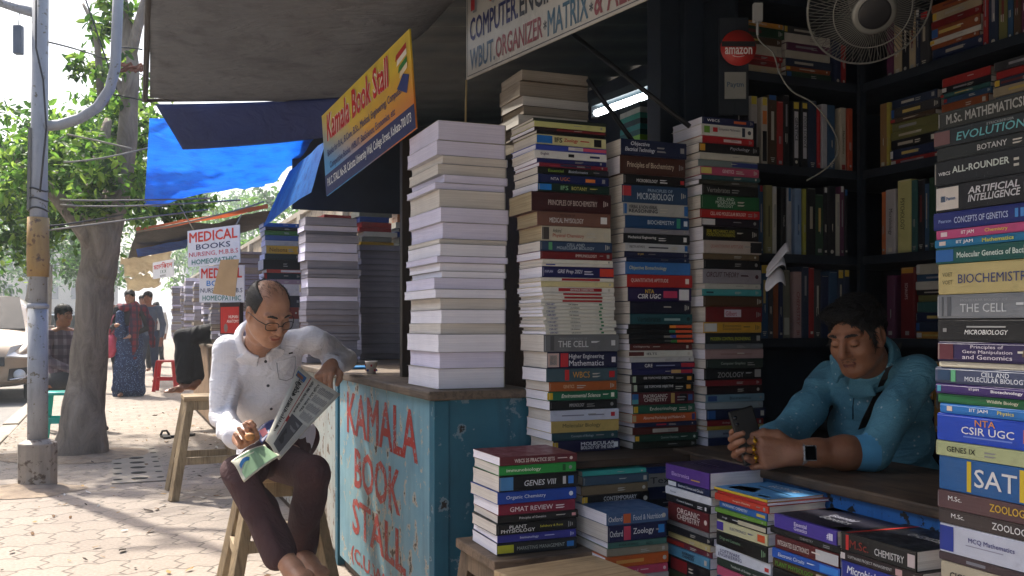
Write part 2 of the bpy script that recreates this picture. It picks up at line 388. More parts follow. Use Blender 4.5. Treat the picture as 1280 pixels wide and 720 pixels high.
crate((1.43, 1.06, 0), (.24, .3, .438), 'tall dark crate under the right edge stack')
# tall cupboard behind the spine stacks carrying the cream stack
o = empty('cupboard', STALL @ Matrix.Translation((1.255, 2.87, 0)), 'dark cupboard behind spine stacks under the cream stack', 'cupboard')
mb = MB(); mb.box2((0, .0, 0), (.28, .25, 1.64), DKW); mb.build('cupboard_body', o); mb = MB(); mb.box2((-.01, -.01, 1.641), (.29, .26, 1.659), DKW); mb.build('top_board', o)
# stools
wooden_stool(P(347, 405, 3.76) - Vector((0, 0, HC)), .5, .145, .2, 'wooden stool under the man reading the newspaper', yaw=-.03)
wooden_stool(Vector((P(258, 405, 6.02).x, 6.02, 0)), .63, .145, .21, 'empty light wooden stool behind the reading man', lw=.05)
st = wooden_stool(W(2.49, 1.09), .446, .155, .17, 'dark weathered wooden stool carrying a pile of nine books', m=W2, ms=W2s, lw=.04, rung=.14)
wooden_stool(W(2.03, 1.03), .475, .15, .17, 'light wooden stool top nearest the bottom edge of the photo', yaw=.12, rung=.14)
# ================================================================ stall carcass: posts, roofs, shelves
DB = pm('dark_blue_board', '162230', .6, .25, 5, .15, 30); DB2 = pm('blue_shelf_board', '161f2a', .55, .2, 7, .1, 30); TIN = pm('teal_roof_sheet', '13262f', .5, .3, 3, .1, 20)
def stall_box():
    o = empty('book_stall', STALL, 'dark blue open book stall with shelves at right', 'stall')
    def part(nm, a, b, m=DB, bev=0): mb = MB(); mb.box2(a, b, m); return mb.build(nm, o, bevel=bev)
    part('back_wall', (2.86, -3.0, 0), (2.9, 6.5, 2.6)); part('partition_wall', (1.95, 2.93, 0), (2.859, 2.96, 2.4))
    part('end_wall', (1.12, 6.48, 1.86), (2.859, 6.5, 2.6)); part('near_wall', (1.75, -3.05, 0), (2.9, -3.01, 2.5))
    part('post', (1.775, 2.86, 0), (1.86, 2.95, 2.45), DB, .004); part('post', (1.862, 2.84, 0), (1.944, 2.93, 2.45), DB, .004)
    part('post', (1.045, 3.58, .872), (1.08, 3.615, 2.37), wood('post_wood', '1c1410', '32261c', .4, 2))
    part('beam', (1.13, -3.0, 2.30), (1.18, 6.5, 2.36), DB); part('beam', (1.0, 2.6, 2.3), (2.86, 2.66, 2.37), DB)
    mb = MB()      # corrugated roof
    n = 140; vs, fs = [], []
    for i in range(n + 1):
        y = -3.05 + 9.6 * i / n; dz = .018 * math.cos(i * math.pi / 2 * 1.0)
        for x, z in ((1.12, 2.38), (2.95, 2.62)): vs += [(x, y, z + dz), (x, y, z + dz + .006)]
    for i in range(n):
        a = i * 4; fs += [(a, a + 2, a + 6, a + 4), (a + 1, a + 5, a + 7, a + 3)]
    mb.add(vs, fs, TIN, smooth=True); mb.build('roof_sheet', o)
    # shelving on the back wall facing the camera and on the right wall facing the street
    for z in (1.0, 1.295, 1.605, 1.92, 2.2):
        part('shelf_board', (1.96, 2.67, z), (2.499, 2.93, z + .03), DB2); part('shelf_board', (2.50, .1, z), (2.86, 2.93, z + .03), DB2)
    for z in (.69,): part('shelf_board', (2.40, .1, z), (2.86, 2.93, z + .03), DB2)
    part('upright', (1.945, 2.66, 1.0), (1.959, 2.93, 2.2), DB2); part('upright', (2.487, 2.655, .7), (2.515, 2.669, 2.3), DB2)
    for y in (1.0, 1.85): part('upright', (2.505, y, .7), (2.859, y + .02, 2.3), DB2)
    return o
STALL_O = stall_box()
# ================================================================ tarpaulins
def sheet(name, corners, nu, nv, m, label, sag=.05, wr=.02, seed=0, thick=.0025, cat='tarpaulin', sagf=None):
    """hung sheet from four corners (a,b along the top, d,c along the bottom) with folds"""
    a, b, c, d = [Vector(p) for p in corners]; nrm = (b - a).cross(d - a).normalized(); mb = MB(); vs, fs = [], []
    for j in range(nv + 1):
        for i in range(nu + 1):
            u, v = i / nu, j / nv; p = (a * (1 - u) + b * u) * (1 - v) + (d * (1 - u) + c * u) * v
            q = p * 2.2 + Vector((seed * 7.1, 0, 0)); f = mnoise.noise(q) * wr + mnoise.noise(q * 3.1) * wr * .35
            p = p + nrm * f + Vector((0, 0, -sag * (4 * u * (1 - u)) * (.4 + .6 * 4 * v * (1 - v))))
            vs.append(p)
    for j in range(nv):
        for i in range(nu): k = j * (nu + 1) + i; fs.append((k, k + 1, k + nu + 2, k + nu + 1))
    mb.add(vs, fs, m, None, True); o = mb.build(name)
    if m not in (BT, OT, BNR): s_ = o.modifiers.new('thickness', 'SOLIDIFY'); s_.thickness = thick
    return tag(o, label, cat)
GT = cloth('grey_tarpaulin', '55565a', '66686c', 1, .06, .8, .8, '3a3b3e'); NVT = cloth('navy_tarpaulin', '1a2858', '24346c', 1.4, .08, .6, .7); BT = cloth('bright_blue_tarpaulin', '0f56c8', '1c70dc', 1.2, .62, 1.0, .5, '0a3c9c')
OT = cloth('orange_tarpaulin', 'b8502a', 'd0683a', 1.5, .3, .5, .6); BKT = cloth('dark_tarpaulin', '2c2824', '453e38', 1.5, .05, .7, .7); CRT = cloth('cream_tarpaulin', 'c8bca0', 'ddd4bc', 1.5, .3, .7, .8)
BNR = cloth('blue_banner_print', '1a58b0', '2f80d0', 2, .5, .3, .5, '1a3a78')
sheet('awning_tarpaulin', [W(4.8, .16, 2.14), W(4.5, 1.1, 2.17), W(-3.2, 1.15, 2.44), W(-3.2, -.1, 2.40)], 26, 80, GT, 'large grey tarpaulin awning stretched over the pavement', .03, .035, 1)  # near end lengthened unseen behind the camera to cut sky light
mb = MB(); mb.tube([W(4.82, .14, 2.145), W(4.5, 1.12, 2.175)], .009, pm('rope_dark', '2a2420', .9)); mb.tube([W(4.82, .14, 2.145), W(2.5, .09, 2.25), W(-3.2, -.12, 2.41)], .012, pm('hem_dark', '332c28', .9)); tag(mb.build('tarpaulin_rope'), 'dark rope hem along the edge of the grey awning', 'rope')
sheet('hanging_tarpaulin', [P(196, 130, 4.62), P(442, 121, 4.5), P(405, 172, 4.62), P(229, 187, 4.66)], 30, 12, NVT, 'navy tarpaulin flap hanging below the grey awning edge', .02, .045, 2)
sheet('blue_tarpaulin', [P(187, 146, 5.6), P(425, 150, 5.6), P(330, 236, 7.4), P(181, 250, 7.4)], 40, 24, BT, 'bright blue sunlit tarpaulin beyond the grey awning', .05, .07, 3)
sheet('blue_banner', [P(362, 214, 6.0), P(407, 176, 4.9), P(388, 240, 4.9), P(328, 284, 6.0)], 14, 8, BNR, 'blue printed banner hanging beside the yellow shop sign', .0, .012, 4, cat='banner')
sheet('orange_tarpaulin', [P(168, 285, 8.4), P(335, 255, 6.9), P(335, 260, 7.1), P(172, 291, 8.6)], 20, 3, OT, 'thin orange tarpaulin edge of the next stall', .02, .01, 5)
sheet('dark_tarpaulin', [P(170, 290, 8.7), P(338, 262, 7.2), P(330, 285, 8.4), P(160, 322, 10.5)], 18, 8, BKT, 'dark tarpaulin roof under the orange edge', .02, .05, 6)
sheet('blue_tarpaulin', [P(170, 312, 9.4), P(238, 298, 8.6), P(232, 311, 9.2), P(172, 322, 9.8)], 10, 4, BT, 'narrow blue tarpaulin strip under the dark far roof', .0, .015, 7)
sheet('cream_tarpaulin', [P(150, 322, 15), P(215, 312, 12), P(212, 338, 15), P(158, 345, 18)], 12, 6, CRT, 'cream tarpaulin roof over the far stalls', .0, .12, 8)
sheet('cream_tarpaulin', [P(155, 346, 18), P(200, 340, 16), P(200, 358, 18), P(160, 365, 20)], 12, 6, CRT, 'pale far tarpaulin behind the walking woman', .0, .12, 9)
# ================================================================ trees
def leaf_mats(nm, a, b): return cloth(nm, a, b, 3, .55, .1, .5)
BARK = None
def bark():
    k = NT('bark'); v = k.coord((1, 1, .35)); n = k.noise(v, 7, 8, .68, 1.0); g = k.noise(v, 45, 5); big = k.noise(k.coord(), 2.2, 4)
    c = k.ramp(n, [(.3, (.11, .088, .07)), (.55, (.29, .245, .2)), (.75, (.42, .36, .3))]); c = k.mix(k.ramp(big, [(.4, (0, 0, 0)), (.7, (.45,) * 3)]), c, (.14, .1, .075))
    k.base(c); k.rough(.95); k.bump(k.math('ADD', n, k.math('MULTIPLY', g, .35)), .9, .03); return k.m
BARK = bark()
def limb(mb, pts, rs, n=18, knob=.1, seed=0):
    """smooth tapering limb with lumps"""
    P_ = [Vector(p) for p in pts]; out, orad = [], []
    for i in range(len(P_) - 1):
        p0, p1, p2, p3 = P_[max(i - 1, 0)], P_[i], P_[i + 1], P_[min(i + 2, len(P_) - 1)]
        for j in range(7):
            t = j / 7; out.append(.5 * ((2 * p1) + (p2 - p0) * t + (2 * p0 - 5 * p1 + 4 * p2 - p3) * t * t + (3 * p1 - p0 - 3 * p2 + p3) * t ** 3)); orad.append(rs[i] * (1 - t) + rs[i + 1] * t)
    out.append(P_[-1]); orad.append(rs[-1]); o = len(mb.v); mb.tube(out, orad, BARK, n)
    for i in range(o, len(mb.v)):
        k = min((i - o) // n, len(out) - 1); p = mb.v[i]; d = p - out[k]
        f = mnoise.noise(p * 3.3 + Vector((seed, 0, 0))) * knob * 1.6 + mnoise.noise(p * 9 + Vector((0, seed, 0))) * knob * .7
        mb.v[i] = out[k] + d * (1 + f)
def crown(name, parent, clumps, n, size, mats, seed, M=None, droop=.3):
    rnd = random.Random(seed); mb = MB(); tot = sum(c[1][0] * c[1][1] * c[1][2] for c in clumps)
    for ctr, rad in clumps:
        k = int(n * rad[0] * rad[1] * rad[2] / tot) + 8
        ns = max(3, k // 55); spr = [Vector((rnd.gauss(0, .55), rnd.gauss(0, .55), rnd.gauss(0, .5))) for _ in range(ns)]
        for i in range(k):
            q = spr[rnd.randrange(ns)] + Vector((rnd.gauss(0, .17), rnd.gauss(0, .17), rnd.gauss(0, .17)))
            p = Vector(ctr) + Vector((q.x * rad[0], q.y * rad[1], q.z * rad[2]))
            s = size * rnd.uniform(.6, 1.3); e = Euler((rnd.gauss(0, .7), rnd.gauss(droop, .6), rnd.uniform(0, 6.28))).to_matrix()
            w_ = s * .24; pts = [(0, 0, 0), (s * .3, w_, .04 * s), (s * .7, w_ * .75, 0), (s, 0, -.12 * s), (s * .7, -w_ * .75, 0), (s * .3, -w_, .04 * s)]
            mb.add([p + e @ Vector(t) for t in pts], [(0, 1, 2, 3), (0, 3, 4, 5)], mats[rnd.randrange(len(mats))])
    return mb.build(name, parent)
LM = [leaf_mats('leaf_fresh', '5c8230', '74a03c'), leaf_mats('leaf_mid', '42682a', '587e34'), leaf_mats('leaf_yellow', '86a644', '9cba50')]
LD = [leaf_mats('leaf_dark', '2c4a20', '3e6028'), LM[1]]
# leaning street tree beside the pavement
tb = P(100, 405, 7.7); tb.z = 0
o = empty('street_tree', tb, 'leaning grey barked street tree with teal stool at its foot', 'tree')
def TP(px, py, d): return P(px, py, d) - tb
mb = MB(); limb(mb, [TP(100, 588, 7.75), TP(102, 548, 7.7), TP(108, 480, 7.7), TP(116, 400, 7.65), TP(123, 340, 7.65), TP(124, 292, 7.6), TP(112, 240, 7.6)], [.27, .2, .142, .133, .14, .16, .1], 26, .12, 1)
limb(mb, [TP(123, 345, 7.64), TP(136, 290, 7.62), TP(152, 230, 7.62), TP(160, 160, 7.6), TP(163, 100, 7.6), TP(160, 50, 7.6), TP(150, -10, 7.6), TP(140, -80, 7.7)], [.12, .105, .085, .07, .068, .062, .05, .03], 16, .1, 2)
limb(mb, [TP(162, 80, 7.6), TP(172, 35, 7.5), TP(186, -15, 7.5)], [.05, .04, .03], 10, .1, 12)
limb(mb, [TP(162, 130, 7.6), TP(142, 100, 7.6), TP(128, 128, 7.6), TP(120, 45, 7.6), TP(104, 5, 7.7)], [.04, .032, .03, .022, .012], 8, .1, 9)
limb(mb, [TP(124, 320, 7.62), TP(103, 285, 7.5), TP(60, 235, 7.4), TP(10, 190, 7.6)], [.1, .075, .045, .02], 12, .1, 3)
limb(mb, [TP(120, 290, 7.6), TP(120, 230, 7.9), TP(135, 150, 8.2)], [.14, .08, .03], 12, .1, 4)
for q in range(7):
    a = q * .9 + .2; limb(mb, [TP(101, 566, 7.72), TP(101, 582, 7.75) + Vector((math.cos(a) * .3, math.sin(a) * .22, 0)), TP(101, 588, 7.75) + Vector((math.cos(a) * .48, math.sin(a) * .38, -.02))], [.12, .07, .02], 8, .2, q)
mb.build('trunk', o)
cl = [(TP(75, 225, 8.59), (0.61, 0.66, 0.46)), (TP(20, 235, 8.47), (0.61, 0.66, 0.55)), (TP(130, 205, 8.70), (0.61, 0.66, 0.44)), (TP(-40, 215, 8.59), (0.66, 0.66, 0.55)), (TP(160, 240, 8.59), (0.50, 0.50, 0.29)), (TP(110, 258, 8.36), (0.44, 0.44, 0.22)), (TP(20, 290, 8.25), (0.35, 0.39, 0.29)), (TP(175, 185, 8.93), (0.55, 0.55, 0.39)), (TP(150, 150, 9.27), (0.44, 0.44, 0.39)), (TP(-60, 280, 8.59), (0.44, 0.44, 0.39)), (TP(85, 190, 9.72), (0.55, 0.55, 0.28)), (TP(230, 255, 8.93), (0.55, 0.44, 0.15)), (TP(122, 70, 7.6), (0.22, 0.28, 0.33)), (TP(115, 108, 7.6), (0.17, 0.22, 0.15)), (TP(135, 20, 7.7), (0.22, 0.22, 0.33)), (TP(85, 218, 7.3), (.42, .3, .3)), (TP(142, 212, 7.35), (.42, .3, .3)), (TP(108, 258, 7.25), (.36, .25, .13)), (TP(168, 246, 7.4), (.32, .25, .15)), (TP(45, 240, 7.3), (.36, .3, .26)), (TP(60, 180, 7.4), (.36, .3, .2)), (TP(150, 130, 7.7), (.2, .25, .2)), (TP(178, 150, 7.7), (.2, .2, .25)), (TP(140, 60, 7.6), (.16, .2, .2)), (TP(175, 90, 7.4), (.12, .15, .15))]
crown('crown', o, cl, 16000, .082, LM + [LD[0]], 5)
# hazy trees down the street
far = [(-12, 24, 4.5), (-9.3, 33, 6.5), (-15.5, 30, 6.5), (-21, 38, 8), (-13, 44, 8.5), (-17.5, 55, 10), (-26, 52, 10), (-21, 72, 12), (-30, 75, 13), (-38, 70, 12), (-26, 95, 14), (-36, 110, 15), (-46, 100, 14)]
fm = ['broad crowned tree', 'tall roadside tree', 'hazy green tree', 'pale distant tree']
for i, (x_, y_, h_) in enumerate(far):
    o = empty('roadside_tree', (x_, y_, -.1), 'hazy green tree far down the street beyond the cars', 'tree', 'hazy trees down the street')
    rr = random.Random(i); mb = MB(); limb(mb, [(0, 0, 0), (rr.uniform(-.2, .2), 0, h_ * .3), (rr.uniform(-.5, .5), 0, h_ * .6)], [.2 + h_ * .012, .14, .06], 9, .1, i); mb.build('trunk', o)
    crown('crown', o, [((rr.uniform(-.25, .25) * h_, rr.uniform(-.2, .2) * h_, h_ * rr.uniform(.42, .95)), (h_ * rr.uniform(.14, .26),) * 2 + (h_ * .14,)) for _ in range(7)], 1500, .05 * h_ ** .8, [LM[0], LM[1]] if i % 2 else LD, 20 + i)
# faint buildings at the end of the street
HB = [pm('far_render_cream', 'a89c8c', .85, .12, .5), pm('far_render_grey', '8c8c8a', .85, .12, .5)]; WD = pm('far_window_dark', '2a2e33', .4)
def building(x, y, w_, dpt, h, label, m):
    o = empty('street_building', Matrix.Translation((x, y, -.12)) @ Matrix.Rotation(A, 4, 'Z'), label, 'building'); mb = MB(); mb.box2((-w_ / 2, 0, 0), (w_ / 2, dpt, h), m); mb.box2((-w_ / 2 - .2, -.2, h), (w_ / 2 + .2, dpt, h + .5), m); mb.build('wall', o)
    for j in range(int(h // 3.4)):
        for i in range(int(w_ // 2.6)):
            f = MB(); X0 = -w_ / 2 + .8 + i * 2.6; f.box2((X0, -.06, 1 + j * 3.4), (X0 + 1.1, -.003, 2.8 + j * 3.4), WD); f.box2((X0 - .1, -.15, .9 + j * 3.4), (X0 + 1.2, -.003, .99 + j * 3.4), m); f.build('window', o)
building(-62, 120, 22, 10, 11, 'pale hazy building far behind the street trees', HB[0]); building(-38, 150, 26, 10, 14, 'grey hazy building at the far end of the street', HB[1])
building(-46, 60, 16, 10, 9, 'cream building half hidden by trees across the road', HB[0])
for i, (s0, t0, wd, h_, m_) in enumerate(((-16, -15, 16, 9, 0), (1, -15.5, 17, 8, 1), (19, -15, 18, 11, 0), (38, -16, 17, 9, 1))):  # unseen row added across the road to block sky and darken the stalls
    c_ = W(s0 + wd / 2, t0, -.12); o = empty('street_building', Matrix.Translation(c_) @ Matrix.Rotation(A - math.pi / 2 + math.pi, 4, 'Z'), ['cream', 'grey', 'tall cream', 'low grey'][i] + ' building added across the road, unseen, to darken the stalls', 'building'); mb = MB(); mb.box2((-wd / 2 + .2, 0, 0), (wd / 2 - .2, 9, h_), HB[m_]); mb.box2((-wd / 2, -.3, h_), (wd / 2, 9, h_ + .5), HB[m_]); mb.build('wall', o)
    for j in range(int(h_ // 3.6)):
        for k in range(int(wd // 3)): f = MB(); X0 = -wd / 2 + 1 + k * 3; f.box2((X0, -.06, 1 + j * 3.5), (X0 + 1.3, -.003, 2.9 + j * 3.5), WD); f.build('window', o)
o = empty('boundary_wall', STALL @ Matrix.Translation((3.25, 6.6, 0)), 'long weathered boundary wall running behind the far stalls', 'wall'); mb = MB(); mb.box2((0, 0, -.1), (.25, 42, 3.1), worn_paint('old_wall_plaster', '8a7a66', 'a08c74', '6a5a4a', .58, '4a3e34', .4)); mb.build('wall_body', o); mb = MB(); mb.box2((-.05, -.05, 3.101), (.3, 42.05, 3.2), concrete); mb.build('coping', o, bevel=.01)
for i in range(12): mb = MB(); mb.box2((-.09, .4 + i * 3.5, -.1), (-.002, .75 + i * 3.5, 3.1), concrete); mb.build('pier', o)
# ================================================================ books
LB = set('GRE GMAT SAT IELTS NTA UGC CSIR WBCS IFS IIT JAM IIT-JAM GRE-PREP PEARSON OXFORD TATA M.SC.'.split())
CN = [('000000', 'black'), ('1a2340', 'navy'), ('233a8c', 'blue'), ('2f6fd0', 'bright blue'), ('7fb4dc', 'pale blue'), ('5a1e22', 'maroon'), ('b02424', 'red'),
      ('d8622c', 'orange'), ('e0b040', 'yellow'), ('e2d8a8', 'cream'), ('eeeeee', 'white'), ('888a90', 'grey'), ('1f6f44', 'green'), ('8cc050', 'light green'),
      ('2b6a70', 'teal'), ('40c0c0', 'turquoise'), ('d8608c', 'pink'), ('5a3a9c', 'purple'), ('5a3c2c', 'brown'), ('a08a68', 'tan'), ('4a5a68', 'slate'), ('c0a0a0', 'dusty pink')]
def cname(h):
    c = np.array(hexc(h)) ** .45
    return min(CN, key=lambda k: float(((np.array(hexc(k[0])) ** .45 - c) ** 2).sum()))[1]
ORD = ['topmost', 'second from top', 'third from top', 'fourth from top', 'fifth from top', 'sixth from top', 'seventh from top', 'eighth from top', 'ninth from top', 'tenth from top']
def ordn(i):
    if i < 10: return ORD[i]
    n = i + 1; suf = 'th' if 10 < n % 100 < 14 else {1: 'st', 2: 'nd', 3: 'rd'}.get(n % 10, 'th')
    return f'{n}{suf} from top'
def cover_mesh(L, Wd, T, col, title='', tcol='eeeeee', p=(), x=(.22, .82), z=(.22, .8), ex=(), front=None, bold=.008, marks=True, rnd=random):
    mb = MB(); b = min(.004, T * .2); c = .0007
    m = cover_mat(col); tf = rnd.random(); bold = bold if tf < .6 else (.0 if tf < .8 else .02); sl = .18 if rnd.random() < .16 else 0; mst = rnd.choice((1.05, 1.3, 1.6))
    prof = [(Wd, 0), (b, 0), (0, b), (0, T - b), (b, T), (Wd, T), (Wd, T - c), (c, T - c), (c, c), (Wd, c)]
    n = len(prof); vs = [(sx * L / 2, y, zz) for sx in (-1, 1) for y, zz in prof]
    fs = [(i, (i + 1) % n, n + (i + 1) % n, n + i) for i in range(n)]
    quads = [(0, 1, 8, 9), (1, 2, 3, 4), (1, 4, 7, 8), (4, 5, 6, 7)]
    fs += [tuple(q) for q in quads] + [tuple(n + i for i in q[::-1]) for q in quads]
    mb.add(vs, [f[::-1] for f in fs], m)
    fn = lambda yy: (lambda xx, zz: (xx, yy, zz))
    X = lambda f: (f - .5) * L; Z = lambda f: b + f * (T - 2 * b)
    for q in p:
        x0, x1, pc = q[:3]; z0, z1 = q[3:5] if len(q) > 4 else (0, 1)
        mb.quad(*[fn(-.0007)(a, e) for a, e in ((X(x0), Z(z0)), (X(x1), Z(z0)), (X(x1), Z(z1)), (X(x0), Z(z1)))], ink(pc))
    if title:
        lines = title.split('|'); zh = (z[1] - z[0]) / len(lines)
        for i, ln in enumerate(lines):
            put_text(mb, ln, (X(x[0]), X(x[1]), Z(z[1] - (i + 1) * zh + .05 * zh * (len(lines) > 1)), Z(z[1] - i * zh - .06 * zh * (len(lines) > 1))), ink(tcol), fn(-.0014), bold, 0, mst, sl)
    for e in ex:
        s_, x0, x1, z0, z1, ec = e[:6]
        put_text(mb, s_, (X(x0), X(x1), Z(z0), Z(z1)), ink(ec), fn(-.0016), bold)
    if marks and T > .011:      # publisher's mark and small rules near the tail of the spine
        busy = any(q[1] > .86 for q in p); mx = .915 + rnd.random() * .03; mc = ink(rnd.choice([tcol if title else 'b8b8b0', 'c8c4b8', '9a9a98'])); r = min(T * .2, .007); ch = rnd.random()
        if not busy:
            if ch < .2: mb.add([(X(mx) + r * math.cos(a * .524), -.0012, T / 2 + r * math.sin(a * .524)) for a in range(12)], [tuple(range(12))], mc)
            elif ch < .45: mb.quad(*[(X(mx) + a * r, -.0012, T / 2 + e * r * 1.2) for a, e in ((-1, -1), (1, -1), (1, 1), (-1, 1))], mc)
            elif ch < .75:
                for j in range(3): mb.quad(*[(X(mx) + (j - 1) * r * .9 + a * r * .22, -.0012, T / 2 + e * r * (1.3 - .3 * j)) for a, e in ((-1, -1), (1, -1), (1, 1), (-1, 1))], mc)
        end = max([x[1]] + [e[2] for e in ex] + [q[1] for q in p if q[1] < .88]) if title else .5
        if end < .8 and rnd.random() < .7:
            x0 = end + .04
            for j in range(rnd.choice((1, 2))): mb.quad(*[(X(a), -.0011, T * (.56 - .22 * j) + e * T * .05) for a, e in ((x0, -1), (min(.87, x0 + rnd.uniform(.06, .16)), -1), (min(.87, x0 + .12), 1), (x0, 1))], mc)
        if T > .022 and rnd.random() < .5: mb.quad(*[(X(a), -.0011, b + e * (T - 2 * b)) for a, e in ((.012, .0), (.016, 0), (.016, 1), (.012, 1))], mc)
    if front:
        front(mb, L, Wd, T)
    return mb
BOOKN = [0]
def book(M, L, Wd, T, spec, pages, label, group, cat='book'):
    o = empty('book', M, label, cat, group); BOOKN[0] += 1
    cv = spec.build('cover'); cv.parent = o
    c = .0007; pb = MB()
    e = .0004; hard = (hash((round(L, 4), round(T, 4))) % 7 == 0); ins = .004 if hard else .0007; w0 = c + e; w1 = Wd - ins; x0 = L / 2 - ins
    # page block with slightly hollow fore-edge
    vs, fs = [], []
    for zz in (c + e, T / 2, T - c - e):
        k = .0012 if zz == T / 2 else 0
        vs += [(-x0 + k, w0, zz), (x0 - k, w0, zz), (x0 - k, w1 - k, zz), (-x0 + k, w1 - k, zz)]
    fs = [(3, 2, 1, 0), (8, 9, 10, 11)]
    for l in (0, 4):
        fs += [(l + i, l + (i + 1) % 4, l + 4 + (i + 1) % 4, l + 4 + i) for i in range(4)]
    pb.add(vs, fs, pages); pg = pb.build('pages'); pg.parent = o
    return o
def lab(col, title, i, where):
    ws = [w_.strip(",.&").title() for w_ in title.replace('|', ' ').split()]
    ok = [w_ for w_ in ws if w_ and w_.upper() not in LB and not w_.isdigit()]
    good = title and len(ok) == len(ws) and len(ws) <= 4
    base = f"{col} book" + (f" titled {' '.join(ws)}" if good else '')
    o = ordn(i); tail = f", {o} in {where}"
    if len((base + tail).split()) > 16: base = f"{col} book"
    return base + tail
def stack(name, where, pos, X, Y, z0, z1, L, Wd, items, group, pages='wc', jit=.004, rot=1.5, seed=1, lean=(0, 0)):
    """items listed top to bottom: (px height, colour, title, text colour, options)"""
    rnd = random.Random(seed); tot = sum(it[0] for it in items); k = (z1 - z0) / tot; z = z0
    for idx in range(len(items) - 1, -1, -1):
        it = items[idx]; h, col = it[0], it[1]; title = it[2] if len(it) > 2 else ''; tc = it[3] if len(it) > 3 else 'e8e8e8'
        op = dict(it[4]) if len(it) > 4 else {}
        T = h * k - .0004; l = op.pop('L', L * rnd.uniform(.96, 1.03)); wd = op.pop('W', Wd * rnd.uniform(.93, 1.04)); pgk = op.pop('pg', rnd.choice(pages))
        off = op.pop('off', 0); ya = math.radians(rnd.uniform(-rot, rot) + op.pop('rot', 0)); front = op.pop('front', None)
        fl = (z - z0) / max(.01, z1 - z0)
        p_ = pos + X * (rnd.uniform(-jit, jit) + off + lean[0] * fl) + Y * (rnd.uniform(-jit, jit) * .7 + lean[1] * fl) + AX_Z * (z - pos.z)
        M = frame(p_, X, Y) @ Matrix.Rotation(ya, 4, 'Z')
        cm = cover_mesh(l, wd, T, col, title, tc, rnd=rnd, front=front, **op)
        book(M, l, wd, T, cm, PG[pgk](), lab(cname(col) if not title or True else '', title, idx, where), group)
        z += h * k
d_ = dict
UP, VP_ = AX_U, AX_V
def plain(hs, cols, pgs=None):
    return [(h, cols[i % len(cols)], '', 'cccccc', d_(pg=pgs[i % len(pgs)]) if pgs else {}) for i, h in enumerate(hs)]
# --- tall white A4 stack on the blue counter: page edges face the street and the camera
HS = [24, 18, 10, 13, 10, 8, 22, 18, 20, 6, 15, 8, 10, 8, 14, 11, 14, 17, 13, 22, 20, 25]
PGW = 'llccllcllcwlwwlwcwcwlw'
stack('white', 'tall white stack on blue counter', W(2.855 + .165, .945 + .235), UP, -VP_, .872, 1.725, .33, .235,
      [(h, 'b4b2bc' if i % 3 else 'a8a49c', '', 'cccccc', d_(pg=PGW[i], marks=False)) for i, h in enumerate(HS)], 'books in the tall white stack', jit=.006, rot=1.2, seed=3, lean=(-.02, .0))
# --- cream page stack standing on top behind
stack('cream', 'cream stack under painted banner', W(3.085, 1.385), -VP_, -UP, 1.66, 1.93, .25, .2,
      [(14, '6a5a48', '', 'ccc', d_(pg='b')), (20, '8a7a64', '', 'ccc', d_(pg='b')), (13, '7a6a58', '', 'ccc', d_(pg='c')), (12, '4a3a30', '', 'ccc', d_(pg='b')), (14, '8a8070', '', 'ccc', d_(pg='c')), (16, '4a4238', '', 'ccc', d_(pg='b')), (18, '7a6a58', '', 'ccc', d_(pg='b'))],
      'books in the cream stack', jit=.008, rot=2, seed=5)
